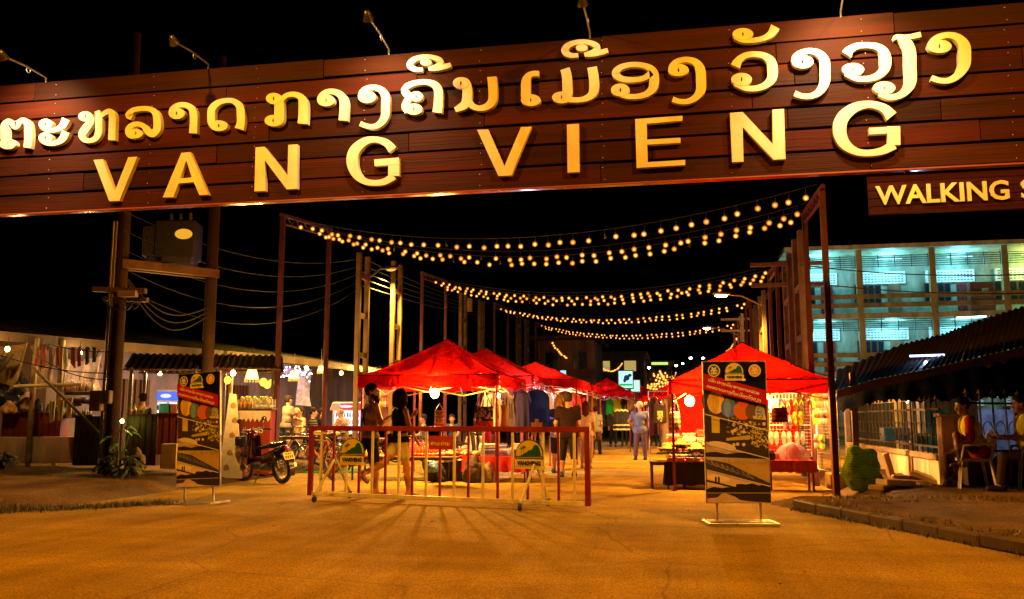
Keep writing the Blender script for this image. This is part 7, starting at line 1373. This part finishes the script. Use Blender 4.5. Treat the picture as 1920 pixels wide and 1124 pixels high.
house(hp(1330, 130), 12, 8, 7.0, (.07, .06, .06), 'dark far building right of the street lights', ())
def tree(p, h, r, label, col, seed):
    t = thing('tree', label, 'tree', p); rg2 = random.Random(seed); mb = MB('wood', (.10, .06, .03)); mb.tube([(0, 0, 0), (.1, 0, h*.3), (.0, .1, h*.55)], [.22, .16, .1], 8)
    C_ = []
    for i in range(7): a = i*2.4; e = V((math.cos(a)*r*.6, math.sin(a)*r*.6, h*rg2.uniform(.6, .92))); mb.tube([(0, 0, h*.45), e*.6+V((0, 0, h*.25)), e], [.09, .06, .03], 6); C_.append(e)
    put('trunk', mb, t); mb = MB('leaf')
    for i in range(1500):
        c = rg2.choice(C_)+V((rg2.gauss(0, r*.3), rg2.gauss(0, r*.3), rg2.gauss(0, r*.26))); a = V((rg2.gauss(0, 1), rg2.gauss(0, 1), rg2.gauss(0, 1))).normalized(); b = a.orthogonal(); s = rg2.uniform(.12, .26); mb.use(None, jit(col, .5)); mb.add([c-a*s, c+b*s*.45, c+a*s, c-b*s*.45], [(0, 1, 2, 3)])
    put('crown', mb, t); return t
tree(hp(1306, 72), 6.0, 1.5, 'green tree lit by a street lamp above the right canopy', (.06, .12, .02), 3); tree(hp(1352, 66), 5.2, 2.0, 'dark tree behind the right canopy peak', (.03, .05, .02), 4); tree(hp(1250, 128), 7, 2.6, 'dark tree at the far end of the street', (.03, .045, .02), 6)
def sign_box(u, v, d, w, h, col, strength, label, extra=None):
    p = W(u, v, d); t = thing('lit_billboard', label, 'billboard', (p.x, p.y, 0), R(8)); mb = MB('metal', (.1, .1, .1)); mb.tube([(-w*.3, .1, 0), (-w*.3, .1, p.z)], .06, 8); mb.tube([(w*.3, .1, 0), (w*.3, .1, p.z)], .06, 8); put('post', mb, t)
    mb = MB('paint', (.1, .1, .1)); mb.box((0, .06, p.z), (w+.1, .16, h+.1)); put('casing', mb, t); mb = MB('glow%g' % strength, col); mb.box((0, -.03, p.z), (w, .02, h)); 
    if extra: extra(mb, p.z)
    put('face', mb, t); return t
def deco(mb, z): mb.use('glow1.2', (.02, .5, .08)); mb.box((0, -.045, z-.25), (.62, .01, .10)); mb.use('glow0.3', (.05, .12, .3)); mb.ball((.05, -.04, z+.08), (.14, .012, .14), 12); mb.ball((.2, -.04, z+.2), (.09, .012, .08), 12); mb.ball((-.05, -.04, z-.05), (.07, .012, .1), 12)
sign_box(1173, 712, 42, .66, .80, (.5, .95, .9), 1.3, 'upright lit billboard with a green strip at the middle of the street', deco); sign_box(1183, 724, 43, .85, .55, (.6, 1, .8), 1.1, 'lower wide lit billboard beneath the upright one')
sign_box(1056, 703, 47, .30, .45, (.35, .8, 1), 1.2, 'small pale blue lit sign on the brown house')
sign_box(1237, 682, 118, 2.2, .35, (.5, .75, .12), 1.4, 'yellow-green lit roof sign far down the street')
far = ((1190, 681, 90, (.8, .75, 1)), (1217, 690, 100, (.8, .85, 1)), (1268, 686, 105, (1, .8, .45)), (1295, 672, 92, (.85, .85, 1)), (1318, 672, 110, (1, .9, .7)), (1280, 682, 130, (.6, .8, 1)), (1202, 730, 100, (.6, .4, 1)), (1232, 720, 120, (1, .8, .4)), (1247, 728, 125, (1, .75, .3)), (1222, 738, 110, (.5, .6, 1)), (1210, 712, 130, (1, .8, .5)), (1262, 720, 120, (.9, 1, .5)))
for i, (u, v, d, c) in enumerate(far):
    p = W(u, v, d); t = thing('street_lamp', 'distant glowing street lamp far down the street' if i > 3 else ('distant lamp above the billboard', 'distant bluish lamp left of the far light strings', 'distant amber lamp over the far light strings', 'distant white lamp left of the right canopy peak')[i], 'street lamp', (p.x, p.y, 0), 0, 'distant street lamps')
    mb = MB('metal', (.15, .15, .15)); mb.tube([(.4, 0, 0), (.4, 0, p.z), (0, 0, p.z+.15)], .05, 6); put('pole', mb, t); mb = MB('glow26', c); mb.ball((0, 0, p.z), (.16, .16, .12), 10); put('lens', mb, t)
p = W(1600, 760, 30); t = thing('school_fill_lamp', 'added unseen lamp behind the dark awning, warming the school front', 'street lamp', (p.x, 30, 0)); mb = MB('metal', (.2, .2, .2)); mb.tube([(0, 0, 0), (0, 0, 2.6)], .05, 8); put('pole', mb, t); mb = MB('glow20', (1, .6, .2)); mb.ball((0, .1, 2.6), .1, 10); put('lens', mb, t)  # added lamp, out of sight, that warms the school beams
l = lamp('school_fill_light', 'SPOT', (0, .25, 2.65), 4200, (1, .6, .25), t, spot_size=R(120), spot_blend=.6, shadow_soft_size=.1); aim(l, (.45, 1, .28))

P = [onX(1585, 786, 5.6), onX(1830, 786, 5.6)]; mb = MB('cloth', (.006, .006, .007)); c = V((P[0].x, P[0].y, 0)); mb.sheet(lambda u, v: P[0].lerp(P[1], u)-P[0]+V((.06*math.sin(u*40), 0, .05+v*2.3)), 60, 6); one('shade_sheet', mb, 'added black sheet standing for the deep shade behind the spiked fence', 'dark backing', c)  # dark backing added for the unlit space under the awning
